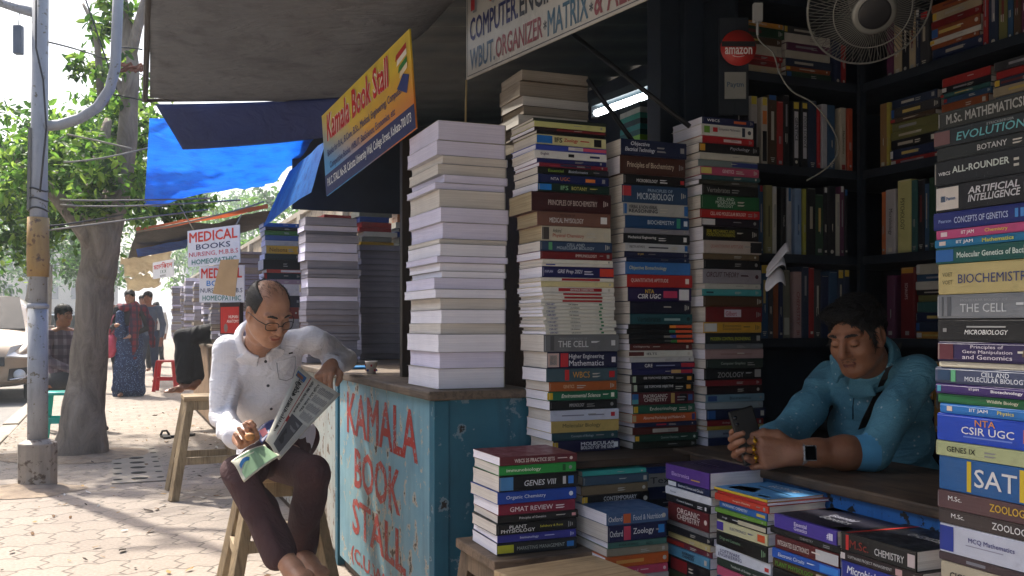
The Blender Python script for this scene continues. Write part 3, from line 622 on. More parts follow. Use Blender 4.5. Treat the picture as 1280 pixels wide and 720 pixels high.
# --- three spine stacks facing the camera
G3 = 'books in the three tall spine stacks'
S3 = [(4, '1f2a22'), (7, 'cfcf8a'), (5, '2a1418', '', 'ccc', d_(p=[(.3, .98, '7a1f24')])), (4, '101014'), 
 (13, 'e4dfa8', 'Zoology', 'c02424', d_(x=(.38, .58), p=[(0, .22, '1f78d0'), (.82, .93, '15151c')], ex=[('IFS', .25, .36, .2, .85, '222222')])),
 (7, '3a4fb0', '', 'eee', d_(p=[(.45, .66, 'e8e0e0'), (.66, 1, 'd85a78')])),
 (10, 'f0f0ee', 'English', '3a1a50', d_(x=(.03, .24), p=[(.46, .54, '222222', .2, .8), (.76, .9, '22285a', .3, .7)])), (6, '242a6a'), (5, '8a1f38', '', 'eee', d_(p=[(.3, .75, '22264a')])),
 (9, '101512', 'Bioinformatics', 'c8d0e0', d_(x=(.38, .74), ex=[('Essential', .13, .36, .2, .8, '9ac04a')], p=[(.8, 1, '2a2a3a')])),
 (11, '16245c', 'UGC', 'f08a3a', d_(x=(.3, .44), p=[(.66, .8, 'e8803a', .2, .75)], ex=[('NTA', .17, .28, .25, .7, 'ffffff')])),
 (11, '14302a', 'BOTANY', 'd8d070', d_(x=(.46, .68), p=[(0, .18, '1f80d8')], ex=[('IFS', .29, .43, .15, .85, '9ad0a0')])),
 (25, '40181c', 'PRINCIPLES OF BIOCHEMISTRY', 'd8c8c0', d_(x=(.2, .82), z=(.3, .62), L=.27, off=-.01, pg='t')),
 (18, '7a5448', 'MEDICAL PHYSIOLOGY', 'eeeeee', d_(x=(.16, .62), z=(.15, .6), p=[(.86, .95, 'eeeeee', .2, .8)], ex=[('TEXTBOOK OF', .3, .5, .68, .9, '2a1a16')], pg='t')),
 (19, 'd0c8b4', 'Physical Chemistry', 'b04030', d_(x=(.15, .6), z=(.12, .5), p=[(0, .1, '4a4644')], ex=[("Atkins'", .15, .28, .58, .9, '333333')], pg='t')),
 (13, '2f4666', 'CELL AND|MOLECULAR BIOLOGY', 'c8d4e0', d_(x=(.22, .74), z=(.08, .95), p=[(.11, .16, '58a070')])),
 (10, '7a1a20', 'IMMUNOLOGY', 'e8e0d8', d_(x=(.48, .78))), (5, 'ece8dc', '', '333'), (4, 'ece8e0', '', '333', d_(p=[(.05, .18, '2a3a8a', .2, .8)])),
 (14, '1c1f5c', 'GRE Prep 2021', 'e0e0f0', d_(x=(.2, .54), p=[(.8, 1, 'd8402c')], ex=[('KAPLAN', .03, .14, .4, .7, 'cccce8')])),
 (5, 'ece6dc', '', '333', d_(p=[(.28, .8, 'a82028')])), (7, 'e0d4a0'),
 (7, 'ece8e0', 'SENTENCE CORRECTION', 'eeeeee', d_(x=(.38, .7), p=[(.22, .82, 'a81c26')])),
 (4.3, 'e8e4dc', '', '333', d_(p=[(.28, .82, 'a82028')])), (4.3, 'e8e4dc', '', '333', d_(p=[(.28, .82, 'a01c24')])), (4.3, 'e8e4dc', '', '333', d_(p=[(.28, .82, 'a82028')]))]
S3 += [(4.5, 'e4e2d8', 'CSIR-NET', '2a3a8a', d_(x=(.05, .17), z=(.05, .95), p=[(.78, .82, '2a7a4a', .1, .9)], ex=[('Life Sciences', .36, .49, .15, .85, '444444')])) for i in range(9)]
S3 += [(22, '75777a', 'THE CELL', 'd8dadc', d_(x=(.18, .58), z=(.22, .66), p=[(.08, .13, '55565a')], ex=[('MOLECULAR BIOLOGY OF', .2, .56, .74, .88, '9a9ca0')], L=.26)),
 (21, '1c2044', 'Higher Engineering|Mathematics', 'e8e8ee', d_(x=(.3, .8), z=(.05, .95), p=[(0, .16, 'd0b8b0'), (.18, .29, 'c8323c'), (.03, .13, '2a8a90', .15, .85)])),
 (17, '48606a', 'WBCS', 'e8a848', d_(x=(.36, .6), p=[(.25, .31, 'd83a3a'), (.88, .96, 'c82830', .2, .8)])),
 (12, 'b2602c', 'GENETICS', 'e8c8a0', d_(x=(.2, .36), z=(.25, .75), L=.235)), (12, '1f6a4c', 'Environmental Science', 'f0f0e0', d_(x=(.18, .74), p=[(-.02, .06, 'e0b828')])),
 (12, '16171a', 'IMMUNOLOGY', 'd0d0d0', d_(x=(.28, .5), L=.235)), (14, 'd8dcee', '', '777', d_(p=[(.16, .48, '8a8aa0', .42, .56), (.55, .78, '8a8aa0', .42, .56), (.88, .94, 'c02838', .25, .75)], L=.235)),
 (15, 'd0b46a', 'Molecular Biology', '4a4a3a', d_(x=(.16, .72), z=(.3, .85), L=.235)), (10, '2a5058', 'Concepts of Biology', 'b8c8c8', d_(x=(.28, .62), L=.23)),
 (15, '1a1c48', 'MOLECULAR|BIOLOGY OF THE GENE', 'f0f0f4', d_(x=(.4, .92), z=(.08, .95), p=[(-.02, .06, 'e0b030')], L=.23))]
stack('S3', 'spine stack beside white stack', W(2.62, 1.358), VP_, UP, .683, 1.71, .247, .19, S3, G3, jit=.004, rot=1.3, seed=11, lean=(-.055, 0))
S4 = [(22, '1c2648', 'Objective|Electrical Technology', 'e0e4ee', d_(x=(.05, .5), z=(.1, .95), pg='c')), (25, '4a2a22', 'Principles of Biochemistry', 'd8c8b0', d_(x=(.1, .82), z=(.25, .7))),
 (14, '101012', 'MICROBIOLOGY', 'eeeeee', d_(x=(.2, .54), z=(.2, .6), p=[(.92, .98, 'c03030', .2, .7)])), (24, '2c4a6c', 'MICROBIOLOGY', 'd0dce8', d_(x=(.22, .78), z=(.15, .58), p=[(0, .13, 'c03a44', .35, 1)], ex=[('PRINCIPLES OF', .38, .76, .66, .86, 'a8c0d8')])),
 (17, 'b8b8b4', 'VERBAL & NON-VERBAL|REASONING', '2a2a3a', d_(x=(.08, .52), z=(.12, .92), p=[(0, .05, '2a6ab0'), (.94, 1, '2a6ab0')])), (17, '1e4a78', 'BIOCHEMISTRY', 'd8e4f0', d_(x=(.34, .76), z=(.3, .72), p=[(.8, .86, '3a9a80')])),
 (7, '8a8a94'), (13, '1e2228', 'Mechanical Engineering', 'e4e4e4', d_(x=(.06, .48), z=(.35, .85))), (11, 'c8ccd0', 'OBJECTIVE ARITHMETIC', '222233', d_(x=(.05, .3), p=[(.36, .68, '333344', .38, .62), (.95, 1, '2a6ab0')])),
 (8, '1a2248', 'IIT JAM', 'e0c060', d_(x=(.16, .32))), (6, '1a2a50'), (17, '3a78c0', 'Objective Biotechnology', 'f0e8b0', d_(x=(.05, .62), z=(.25, .72))),
 (17, 'b82a28', 'QUANTITATIVE APTITUDE', 'f0e4dc', d_(x=(.05, .62), z=(.3, .72))), (19, '26184c', 'CSIR UGC', 'ffffff', d_(x=(.14, .5), z=(.12, .52), p=[(.55, .77, 'c83a64', .2, .8), (.8, .96, 'e8e8ec', 0, .95)], ex=[('NTA', .26, .4, .58, .92, 'e8c040')])),
 (17, '181a30'), (14, '24545c', 'Vertebrates', '142a30', d_(x=(.1, .48), z=(.15, .8), p=[(.54, .8, '9ab8b8', .3, .6)]))]
for pc in ('e89030', '2f7a60', '3a48a0', '3a7a40'):
    S4.append((6.6, '141418', '', '888', d_(p=[(.64, .74, pc), (.74, 1, 'd85a30')])))
S4 += [(9, '5a2420', 'Civil Engineering', 'e4d8d0', d_(x=(.03, .32), z=(.35, .85))), (9, 'd8d8d0', 'IELTS', '222222', d_(x=(.26, .44), p=[(0, .23, '5a2824')])), (7, 'c4c4c4', '', '777'),
 (9, '1e2250', 'GRE', 'ffffff', d_(x=(.18, .34), z=(.1, .95), p=[(.78, 1, 'b8283c'), (.38, .68, '9aa0c0', .35, .6)])), (8, '2a2a5c', '', 'ccc', d_(p=[(.64, .8, 'd0a868'), (.8, 1, 'b82a40')])),
 (11.5, '141416', 'ESE TOPICWISE OBJECTIVE', 'e8e8e8', d_(x=(.2, .66), z=(.4, .9), p=[(.03, .08, 'b8c8b0'), (.88, .95, 'd89a3a', .2, .85)])), (12, '141416', 'ESE TOPICWISE OBJECTIVE', 'e8e8e8', d_(x=(.2, .66), z=(.4, .9), p=[(.03, .08, 'b8c8b0'), (.88, .95, 'd89a3a', .2, .85)])),
 (17, '5a2028', 'INORGANIC|CHEMISTRY', 'f0ece4', d_(x=(.16, .58), z=(.18, .95), p=[(0, .1, '2a68a8', .45, 1), (0, .1, '58a0a8', 0, .45), (.62, .68, 'b89a58'), (.76, .88, '161418', .1, .9), (.9, .97, '3a5a98', .2, .8)])),
 (12, '1f5c48', 'Endocrinology', 'f0f0e0', d_(x=(.26, .7), z=(.15, .85), p=[(0, .07, 'e0b830')])), (12, 'c8602c', 'Abnormal Psychology and Modern Life', 'f4e4d4', d_(x=(.16, .82), p=[(0, .05, 'c8b080'), (.93, .98, '3a3a80')])),
 (6, '1e2a50', '', 'eee', d_(p=[(.34, .5, 'c83040', .2, .8)])), (10, '5c2420', '', 'eee', d_(p=[(.3, .7, 'c8c0b4', .1, .9)])), (10, '1e4438', 'Quantum Chemistry', 'b8ccc0', d_(x=(.4, .68), p=[(0, .06, 'e0b030')])), (9, '2a2c24', '', '777')]
stack('S4', 'middle spine stack below tube light', W(2.6, 1.636), VP_, UP, .683, 1.665, .235, .18, S4, G3, jit=.004, rot=1.2, seed=12, lean=(-.05, 0))
S5 = [(9, '1e2650', 'WBCS', 'ffffff', d_(x=(.08, .32), p=[(.6, .84, 'd06030', .2, .8)], L=.2)), (15, 'dcdad4', 'Competitive Mathematics', '444450', d_(x=(.32, .74), z=(.45, .8), p=[(.04, .15, '6a9a3a', .15, .9), (.21, .3, 'c02830', .3, .8), (.78, .84, '1e2a40')], L=.2)),
 (10, 'b02028', '', 'eee', d_(p=[(.4, .75, 'd8c8c8', .2, .75)], L=.2)), (12, '141416', 'Psychology', 'c8c8d0', d_(x=(.5, .82), p=[(0, .09, 'd8a038')])), (9, 'c8c4b8', '', '777'), (9, '7a8888', '', 'ccc', d_(p=[(.56, 1, '2a3a80')])),
 (11, 'b85070', 'GENETICS', 'e8d0d8', d_(x=(.36, .56), p=[(0, .18, 'd8cc70')])), (6, '2a4c50'), (6, '3c3c34'), (14, '181a1a', 'Vertebrates', '9a9a94', d_(x=(.07, .48), z=(.2, .8))),
 (18, '1d5c34', 'CELL AND|MOLECULAR|BIOLOGY', 'd8e4d8', d_(x=(.24, .58), z=(.06, .96))), (11, 'b42426', 'CELL AND MOLECULAR BIOLOGY', 'eed8d0', d_(x=(.16, .76))), (11, '1e1824', '', 'ccc', d_(p=[(0, .22, 'd4d4d4')])),
 (18, '121214', 'SOIL MECHANICS AND|FOUNDATION ENGINEERING', 'c8c040', d_(x=(.05, .56), z=(.2, .85))), (17, 'b8aca4', 'QUANTITATIVE APTITUDE', 'a87068', d_(x=(.1, .66), z=(.35, .7), p=[(.8, 1, '15161a')])), (8, '6a5a42', '', '777'), (12, '131416', '', '999'),
 (19, '98949c', 'CIRCUIT THEORY', '4a2430', d_(x=(.04, .6), z=(.42, .85))), (7, 'c8c8c0', '', '444'), (9, '48a0a4', '', 'ccc', d_(p=[(.06, .18, '204048', .3, .7)])), (14, '4a3420', '', '876'),
 (20, '701e22', '', 'eee', d_(p=[(.32, .62, 'd0c4d0', .3, .88)], ex=[('Gilbert', .34, .54, .4, .75, 'a02848')])), (14, 'c89a34', 'Economic|Development', '6a5a34', d_(x=(.32, .64), z=(.08, .95), p=[(0, .22, 'd0d0cc')])), (14, '20262a', 'MODERN CONTROL ENGINEERING', 'b8c040', d_(x=(.08, .8), z=(.25, .65))),
 (7, '6a6e74'), (13, 'a88c8c', '', '8a7070', d_(p=[(.25, .8, '957878', .35, .6)])), (12, '2a3630', 'Computer Graphics', 'b0bab0', d_(x=(.25, .68), z=(.25, .75))), (15, '101012', 'ZOOLOGY', 'a8a8a8', d_(x=(.22, .68), z=(.12, .7), p=[(.88, .99, 'a0a0a0', .1, .95)])),
 (8, '7c1e24', '', 'ccc'), (11, '241416', '', '844'), (10, '7898a8', 'Biostatistics', '2a4050', d_(x=(.35, .8), p=[(.03, .18, '2a4a80')])), (9, '9aa4a8', '', '667'), (14, '1a2040', '', '667', d_(p=[(0, .14, '2a5a98')])), (8, '8c2024', 'Ecology', 'e0c8c0', d_(x=(.25, .4))), (5, 'b89a3a'), (10, '8c98a8', '', '445', d_(p=[(.25, .6, '50586a', .3, .7)])), (11, '1e2e58', '', '99a')]
stack('S5', 'spine stack nearest the dark shelves', W(2.56, 1.88), VP_, UP, .683, 1.75, .225, .18, S5, G3, jit=.005, rot=1.4, seed=13, lean=(-.035, 0))
# --- low piles under the plank
GL = 'books in the low piles by the stool'
stack('L1', 'low pile under spine stacks', W(2.42, 1.35), VP_, UP, .3, .655, .215, .17,
      [(6, '3aa8a0'), (11, '3a5468', '', 'ccd'), (11, '7a6a50'), (16, '121214', 'CONTEMPORARY|POLYMER CHEMISTRY', 'd8d8d8', d_(x=(.3, .8), z=(.1, .95), p=[(-.02, .06, 'd8b030')])), (15, '17171c', 'Physical Chemistry', 'd8d8e0', d_(x=(.2, .72), z=(.25, .65), p=[(.72, .96, '5a4080', .3, 1)])), (17, '4a4a50'), (17, '6a4a3a'), (17, '3a4a5a'), (17, '8a7a60'), (17, '2a3a4a')], GL, seed=21)
stack('L3', 'low pile left of purple book', W(2.50, 1.555), VP_, UP, .32, .665, .2, .16,
      [(8, '5a4a58'), (7, '2a4a90'), (14, 'b8b4a8', 'Text', '444'), (13, '1e2a50'), (9, '202028'), (12, '8a6a4a'), (12, '22304c'), (14, '3a4c48'), (14, 'a85030'), (14, '2c4460')], GL, seed=22)
stack('L2', 'low pile right of wooden stool', W(2.26, 1.33), VP_, UP, .22, .565, .19, .2,
      [(14, '4a6a94', 'Food & Nutrition', 'd8e0e8', d_(x=(.42, .9), p=[(.26, .38, 'd86a3a')], ex=[('Oxford', .02, .24, .25, .8, 'e8e8e8')])), (19, '1a2250', 'Zoology', 'f0f0f0', d_(x=(.42, .78), z=(.25, .8), p=[(.26, .38, 'd84a64'), (.86, .97, '2a88d8', .3, .9)], ex=[('Oxford', .02, .24, .3, .75, 'e8e8e8')])), (7, '4a7a70', 'BOOK KEEPING', '24403c', d_(x=(.08, .6))), (9, '98907c'),
       (13, 'd06428', '', 'e8a868', d_(p=[(.16, .6, 'e0a050', .3, .7)], L=.2)), (10, 'c8486a', 'Food', 'f0d0d8', d_(x=(.4, .52), L=.2)), (8, 'b8b0b0', '', '666', d_(L=.2)), (7, '2a70c8', '', 'def', d_(L=.2)), (7, 'd0d0d0', '', '444', d_(L=.2)), (16, '4a3a34'), (16, '8a7a60'), (16, '3a4a4a')], GL, seed=23)
stack('T', 'pile on the dark wooden stool', W(2.385, 1.087), VP_, UP, .447, .716, .238, .2,
      [(11, '6a2c34', 'WBCS 25 PRACTICE SETS', 'e8dcd4', d_(x=(.18, .7), z=(.2, .85))), (12, '2a9a44', 'immunobiology', 'eef4e4', d_(x=(.08, .54), z=(.15, .8), p=[(.82, .86, '1a5a2a')])),
       (20, '14161a', 'GENES VIII', 'e0e4ea', d_(x=(.3, .7), z=(.25, .68), p=[(0, .17, '4a88c0'), (.8, .84, 'd0d0d0', .2, .8), (.87, .94, '3a80d8', .2, .8)])), (15, '1f4cb0', 'Organic Chemistry', 'e0e8f4', d_(x=(.1, .6), z=(.25, .75))),
       (14, '84203c', 'GMAT REVIEW', 'f0e0e4', d_(x=(.14, .7), z=(.2, .78))), (10, '18181a', 'Principles of Genetics', 'e0e0e0', d_(x=(.17, .68), z=(.2, .8), p=[(.92, .97, 'e0a0a0', .2, .8)])), (14, '15161a', 'PLANT|PHYSIOLOGY', 'f0f0f0', d_(x=(.02, .5), z=(.04, .97), ex=[('Salisbury & Ross', .53, .82, .35, .7, 'd8d040')])),
       (10, '3a3c98', 'Immunology', 'd0d4f0', d_(x=(.24, .55), z=(.2, .8))), (15, '22262c', 'MARKETING MANAGEMENT', 'b0b8b0', d_(x=(.24, .84), z=(.3, .7), p=[(0, .2, 'c8c83a', .08, .95), (.87, .96, '2a80d0', .2, .8)]))],
      'books on the dark wooden stool', seed=24, rot=1.6)
# --- four piles along the front of the blue counter, spines towards the street
def topcover(col, items):
    def fn(mb, L, Wd, T):
        for it in items:
            if it[0] == 'q': mb.quad(*[((a - .5) * L, b * Wd, T + .0006) for a, b in it[2]], ink(it[1]))
            else: put_text(mb, it[1], ((it[3] - .5) * L, (it[4] - .5) * L, it[5] * Wd, it[6] * Wd), ink(it[2]), lambda x_, y_: (x_, y_, T + .0013), .01, slant=0)
    return fn
GF = 'books in the piles along the counter front'
def fpile(where, s_, z1, items, seed, L=.21, t_=1.455, rot=0):
    stack(where, where, W(s_, t_), -UP, VP_, .24, z1, L, .185, [(h, *r) for h, *r in items], GF, seed=seed, rot=2.2, jit=.005)
fpile('pile beneath clasped hands', 2.205, .685, [
 (22, '5c3a90', 'Electronics', 'c0a8e0', d_(x=(.12, .6), z=(.3, .6), p=[(.6, .8, 'd8b030', .25, .33)], front=topcover('', [('q', '2a1c48', [(0, 0), (1, 0), (1, 1), (0, 1)]), ('q', 'b8b0d8', [(.2, .3), (.5, .3), (.5, .33), (.2, .33)]), ('q', '9a90c8', [(.25, .4), (.7, .4), (.7, .44), (.25, .44)]), ('q', 'b8b0d8', [(.2, .5), (.6, .5), (.6, .53), (.2, .53)])]), pg='w')),
 (10, '1e2a4c', 'Electronic Devices and Circuits', 'e0e4ec', d_(x=(.26, .86), p=[(0, .2, 'd8dce0')])), (11, 'e0e2e8', 'Pearson', '3a4a6a', d_(x=(.1, .28), z=(.3, .7))), (10, '141418', 'Control Systems', 'ddd', d_(x=(.2, .7))), (25, '641e22', 'ORGANIC|CHEMISTRY', 'e4d4cc', d_(x=(.24, .8), z=(.12, .92))),
 (7, '7a7a7c'), (10, '1e2028'), (8, 'c8b880'), (9, '6a2838', '', 'ccc', d_(p=[(0, .4, 'a83028')])), (14, '5a98b8', 'INORGANIC|CHEMISTRY', '1e3040', d_(x=(.3, .8), z=(.1, .95))), (20, '16161a', '', 'ccc', d_(p=[(.1, .5, '8a1c24')])), (24, '4a5a3a'), (24, '8a8478'), (24, '2a3a68')], 31)
fpile('second pile from clasped hands', 1.965, .655, [
 (3.5, 'd8b838', '', '333', d_(pg='w', front=topcover('', [('q', '5a9ad0', [(0, 0), (1, 0), (1, 1), (0, 1)]), ('q', 'c8dcf0', [(.1, .12), (.55, .2), (.4, .5), (.1, .4)]), ('q', '1e3a78', [(.2, .62), (.9, .5), (.9, .53), (.2, .66)]), ('q', 'd8c840', [(.72, .1), (.9, .12), (.88, .2), (.7, .18)]), ('t', 'BIOSPHERE', 'e8f0f8', .3, .8, .7, .86)]))), (4, 'b83030', '', 'eee'), (9, 'c83c28', 'Inorganic Chemistry', 'f0d8c0', d_(x=(.3, .75))), (10, '2f66b0', 'INORGANIC CHEMISTRY', 'e0e8f4', d_(x=(.08, .62), p=[(.8, .97, 'd8c058', .2, .8)])), (6, '6a9a3a'), (9, '1c1c1e', 'Drugs', 'e8e8e8', d_(x=(.06, .3), p=[(.45, 1, 'c8c0a4')])),
 (15, 'd8d4a8', 'ELECTRONICS', '5a5a80', d_(x=(.28, .6), z=(.4, .7), p=[(0, .14, '4a3a98'), (.82, .96, 'd85a30', .1, .9)])), (19, '141616', 'Drugs and Cosmetics', '8ab08a', d_(x=(.08, .5), z=(.4, .75))), (16, 'e0e4ee', 'SOFTWARE|ENGINEERING', '28286a', d_(x=(.06, .5), z=(.1, .9), p=[(.9, .97, 'c83030', .1, .5)])), (11, '24382e', 'Textbook of Botany', 'c8d0c8', d_(x=(.3, .7))), (12, 'c85a7a'), (22, '3a5a8a'), (22, 'b8b0a0'), (24, '3a2a2a'), (24, '5a6a70')], 32)
fpile('third pile from clasped hands', 1.73, .628, [
 (15, '4c3aa0', 'Essential|Genetics', 'd8d0f0', d_(x=(.3, .6), z=(.1, .95), ex=[('#1', .86, .95, .2, .8, 'e8e8f8')], front=topcover('', [('q', '1c1a2a', [(0, .06), (1, .06), (1, 1), (0, 1)]), ('q', '4c3aa0', [(.02, .7), (.3, 1), (.02, 1)] + [(.02, .95)]), ('q', '8ac048', [(.82, .1), (1, .1), (1, .3), (.88, .3)]), ('t', 'Essential', 'a8a8b8', .35, .72, .55, .68), ('t', 'Genetics', 'c8c8d0', .35, .8, .36, .52)]), pg='c')),
 (8, '17181a', 'CHEMISTRY', '9a9a9a', d_(x=(.36, .74), L=.24)), (15, '5c1e22', 'INTEGRATED ELECTRONICS', 'e4d8d0', d_(x=(.05, .56), z=(.25, .75), p=[(.66, 1, 'c8c8ca')])), (11, '2a5fc0', 'Electronic Circuits', 'e8f0fa', d_(x=(.1, .5), p=[(.72, .98, '3a88e0')])), (10, '4a3a24', 'PLANT PHYSIOLOGY', '6aa83a', d_(x=(.05, .66), z=(.1, .9), p=[(.7, 1, 'c8b8a4')])),
 (19, '141518', 'Fundamentals of Heat', 'e0e0e0', d_(x=(.4, .84), z=(.35, .8))), (12, '5a9ad8'), (22, '8a8a90'), (22, '3a2a50'), (22, 'b8a880'), (24, '2a4a3a')], 33, L=.22)
fpile('fourth pile beside right edge stack', 1.5, .632, [
 (17, '17181b', 'CHEMISTRY', 'd0d0d0', d_(x=(.48, .86), z=(.2, .65), p=[(.08, .12, 'c83030'), (.9, .99, 'd0c0c0', .1, .9)], ex=[('M.Sc.', .14, .4, .2, .75, '8a3028')], front=topcover('', [('q', 'b83028', [(.07, 0), (.11, 0), (.2, 1), (.15, 1)]), ('t', 'CHEMISTRY', 'b8b8b8', .42, .9, .5, .66)]), pg='c')),
 (9, '2a1e22', 'SOFTWARE PROJECT MANAGEMENT', 'd0d0d0', d_(x=(.1, .66), p=[(0, .06, 'd8d0d0'), (.7, .78, 'c8a0a0')])), (20, '2f3c9c', 'Microbiology', 'e4e8f4', d_(x=(.08, .6), z=(.35, .9), p=[(.72, .76, 'a8b0e0', .1, .9), (.78, .8, 'a8b0e0', .1, .9), (.92, .99, 'c84060', .1, .8)])), (12, '6a98d0', 'DISTRIBUTED SYSTEMS', '2a4a80', d_(x=(.2, .8))), (14, '7a4a9a'), (22, 'a8a8a0'), (22, '3a3a48'), (24, '6a4030'), (24, '28405a')], 34, L=.215)
# --- tall stack at the right edge of the picture
R_ = [(21, '22241f', 'M.Sc. MATHEMATICS', '9a9a94', d_(x=(.1, .9), z=(.15, .85))), (21, '1c2226', 'EVOLUTION', '6ab0b4', d_(x=(.24, .9), z=(.12, .72), p=[(0, .17, '6a4a4a')], ex=[('STRICKBERGER', .45, .9, .78, .95, '9a9a9a')])), (16, '232726', 'BOTANY', 'c8c8c4', d_(x=(.42, .74), z=(.2, .8))),
 (29, '191c20', 'ALL-ROUNDER', 'd0d8d0', d_(x=(.2, .78), z=(.42, .75), p=[(0, .03, '3a3a3a')], ex=[('WBCS', .05, .18, .38, .55, 'd8d8d8')])), (31, '17181e', 'ARTIFICIAL|INTELLIGENCE', 'd4d4d8', d_(x=(.34, .84), z=(.18, .88), p=[(0, .24, 'd4ccc4'), (.05, .1, '1e5a8a', .35, .62)], ex=[('Pearson', .115, .21, .4, .56, '2a5a8a')])),
 (21, '1c2a78', 'CONCEPTS OF GENETICS', 'c4d0f0', d_(x=(.22, .74), z=(.25, .7), p=[(.8, .83, '4a90d8', .2, .8), (.85, .88, '4a90d8', .2, .8)], ex=[('Pearson', .06, .19, .35, .6, '9ab0e0')])), (11, 'c85084', 'IIT JAM', 'ffffff', d_(x=(.22, .46), z=(.1, .9), ex=[('Chemistry', .5, .76, .1, .85, 'e8d858')], p=[(.05, .12, 'e8d0d8', .1, .9)])), (10, '1e78a8', 'IIT JAM', 'ffffff', d_(x=(.2, .44), z=(.1, .9), ex=[('Mathematics', .48, .82, .1, .85, 'd8d850')], p=[(.05, .12, 'd8c8c0', .1, .9)])),
 (19, '175a54', 'Molecular Genetics of Bacteria', 'd8e8e0', d_(x=(.23, .98), z=(.25, .72), p=[(0, .19, '2a68b0')])), (36, 'd0bf84', 'BIOCHEMISTRY', '4a5484', d_(x=(.22, .98), z=(.32, .66), ex=[('VOET', .05, .16, .6, .75, '5a5a40'), ('VOET', .05, .16, .3, .45, '5a5a40')])), (28, '888c92', 'THE CELL', 'd4d8dc', d_(x=(.22, .74), z=(.2, .62), p=[(.05, .07, '5a5e64'), (.11, .15, '5a5e64')], ex=[('MOLECULAR BIOLOGY OF', .22, .76, .74, .86, 'a8acb2')])),
 (27, '18181b', 'MICROBIOLOGY', 'e8e8e8', d_(x=(.3, .74), z=(.28, .52), p=[(.06, .1, '8a8a8a', .4, .6), (.32, .72, 'aaaaaa', .64, .72)])), (23, '2a1e4c', 'Principles of|Gene Manipulation|and Genomics', 'd4ccd8', d_(x=(.26, .78), z=(.04, .97), p=[(0, .17, '54202c'), (.86, 1, '5a4a3a', .3, .7)])), (7, 'd4ccb8', '', '777'), (19, '3f4764', 'CELL AND|MOLECULAR BIOLOGY', 'd0d4e0', d_(x=(.26, .98), z=(.08, .95), p=[(.03, .16, '1c3a5a', .1, .95), (.17, .22, '5aa078')])),
 (12, '3a2468', 'Biotechnology', 'f0ecf4', d_(x=(.52, .94), z=(.2, .8), ex=[('IIT-JAM', .32, .5, .4, .85, 'f0ecf4')], p=[(.02, .06, '4a9ab0')])), (11, '1d6a3c', 'Wildlife Biology', 'e4e4c8', d_(x=(.5, .84), z=(.15, .85))), (12, '2678c8', 'IIT JAM', 'ffffff', d_(x=(.3, .56), z=(.15, .85), ex=[('Physics', .6, .82, .1, .85, 'e8d850')], p=[(.08, .14, 'e8d0c0', .1, .9)])),
 (32, '1d4fd0', 'CSIR UGC', 'ffffff', d_(x=(.26, .78), z=(.3, .62), p=[(.86, 1.0, 'd86a5a', .2, .75), (.28, .76, '7a98e8', .16, .22)], ex=[('NTA', .4, .6, .68, .95, 'f0a040')])), (18, 'c4cc98', 'GENES IX', '22241e', d_(x=(.07, .46), z=(.25, .75))), (40, '1f64a8', 'SAT', 'f0f0f0', d_(x=(.38, .8), z=(.2, .8), p=[(.3, .345, 'e8c830'), (.82, .865, 'e8c830')])), 
 (21, '64464a', 'ZOOLOGY', 'e8c040', d_(x=(.54, .92), z=(.3, .85), ex=[('M.Sc.', .12, .26, .5, .85, 'f0f0f0')])), (18, '453a3a', 'ZOOLOGY', 'f0f0f0', d_(x=(.56, .94), z=(.25, .85), ex=[('M.Sc.', .14, .28, .45, .85, 'f0f0f0')])), (34, 'd8dcec', 'MCQ Mathematics', '4a4a88', d_(x=(.28, .8), z=(.5, .72), p=[(0, .15, '2a3fa0'), (.28, .66, 'a0a0b8', .38, .42)])), (10, '4a3a40', '', 'a88', d_(p=[(.3, .5, '8a8a94', .2, .8)])),
 (26, 'cabfa6', 'CICS Handbook', '333333', d_(x=(.1, .66), z=(.2, .6))), (24, 'c0b89c', '', '555', d_(p=[(.1, .18, '5ab098', .2, .8), (.3, .55, 'a0a088', .4, .6)])), (22, '5a6a78'), (20, '6a4a3a'), (22, '3a4a5a')]
stack('R', 'tall stack at right edge', W(1.25, 1.47), -UP, VP_, .44, 1.488, .216, .19, R_, 'books in the tall right edge stack', seed=41, rot=1.3, jit=.004, lean=(-.012, 0))
# --- grey A4 stacks on the neighbouring counter
rb = random.Random(9)
stack('B1', 'grey stack behind reading man', W(5.28, 1.10), -VP_, -UP, .872, 1.655, .285, .2, [(rb.choice([5, 8, 10, 12, 14]), rb.choice(['6a6c70', '5a5a60', '7a7a70', '7a5a48']), '', 'aaa', d_(pg=rb.choice('gggggl'), marks=False)) for i in range(22)], 'books in grey page stacks', seed=51, jit=.007, lean=(.01, 0))
stack('B2', 'darker grey stack by white stack', W(5.62, 1.475), -VP_, -UP, .872, 1.545, .3, .2, [(rb.choice([8, 11, 14]), rb.choice(['5a5c66', '4a4a54', '6a6a64']), '', 'aaa', d_(pg='g', marks=False)) for i in range(15)], 'books in grey page stacks', seed=52, jit=.006)
stack('MS', 'far spine stack above reading man', W(6.75, 1.1), VP_, UP, .872, 1.79, .25, .24,
      [(7, '2a5a9a'), (6, '3a3a34'), (8, '4a7a3a'), (9, '3a5a88'), (9, 'b8b4a8', '', '444'), (14, 'd8a838', 'Nelsons', '6a3a1a', d_(x=(.1, .6))), (10, '1c2c28', '', 'ccc'), (17, '121416'), (6, 'b84030', '', 'eee', d_(p=[(.4, 1, 'd8d0c8')])), (11, '17303a', '', '3ac', d_(p=[(.0, .08, 'b82a24')])), (8, 'a89098'), (20, 'd8d4d0'), (20, '3a3a40'), (20, '884038'), (20, 'a8a4a0'), (20, '3a4a68'), (20, '8a8a80')], 'books in the far spine stack', seed=53, jit=.01)
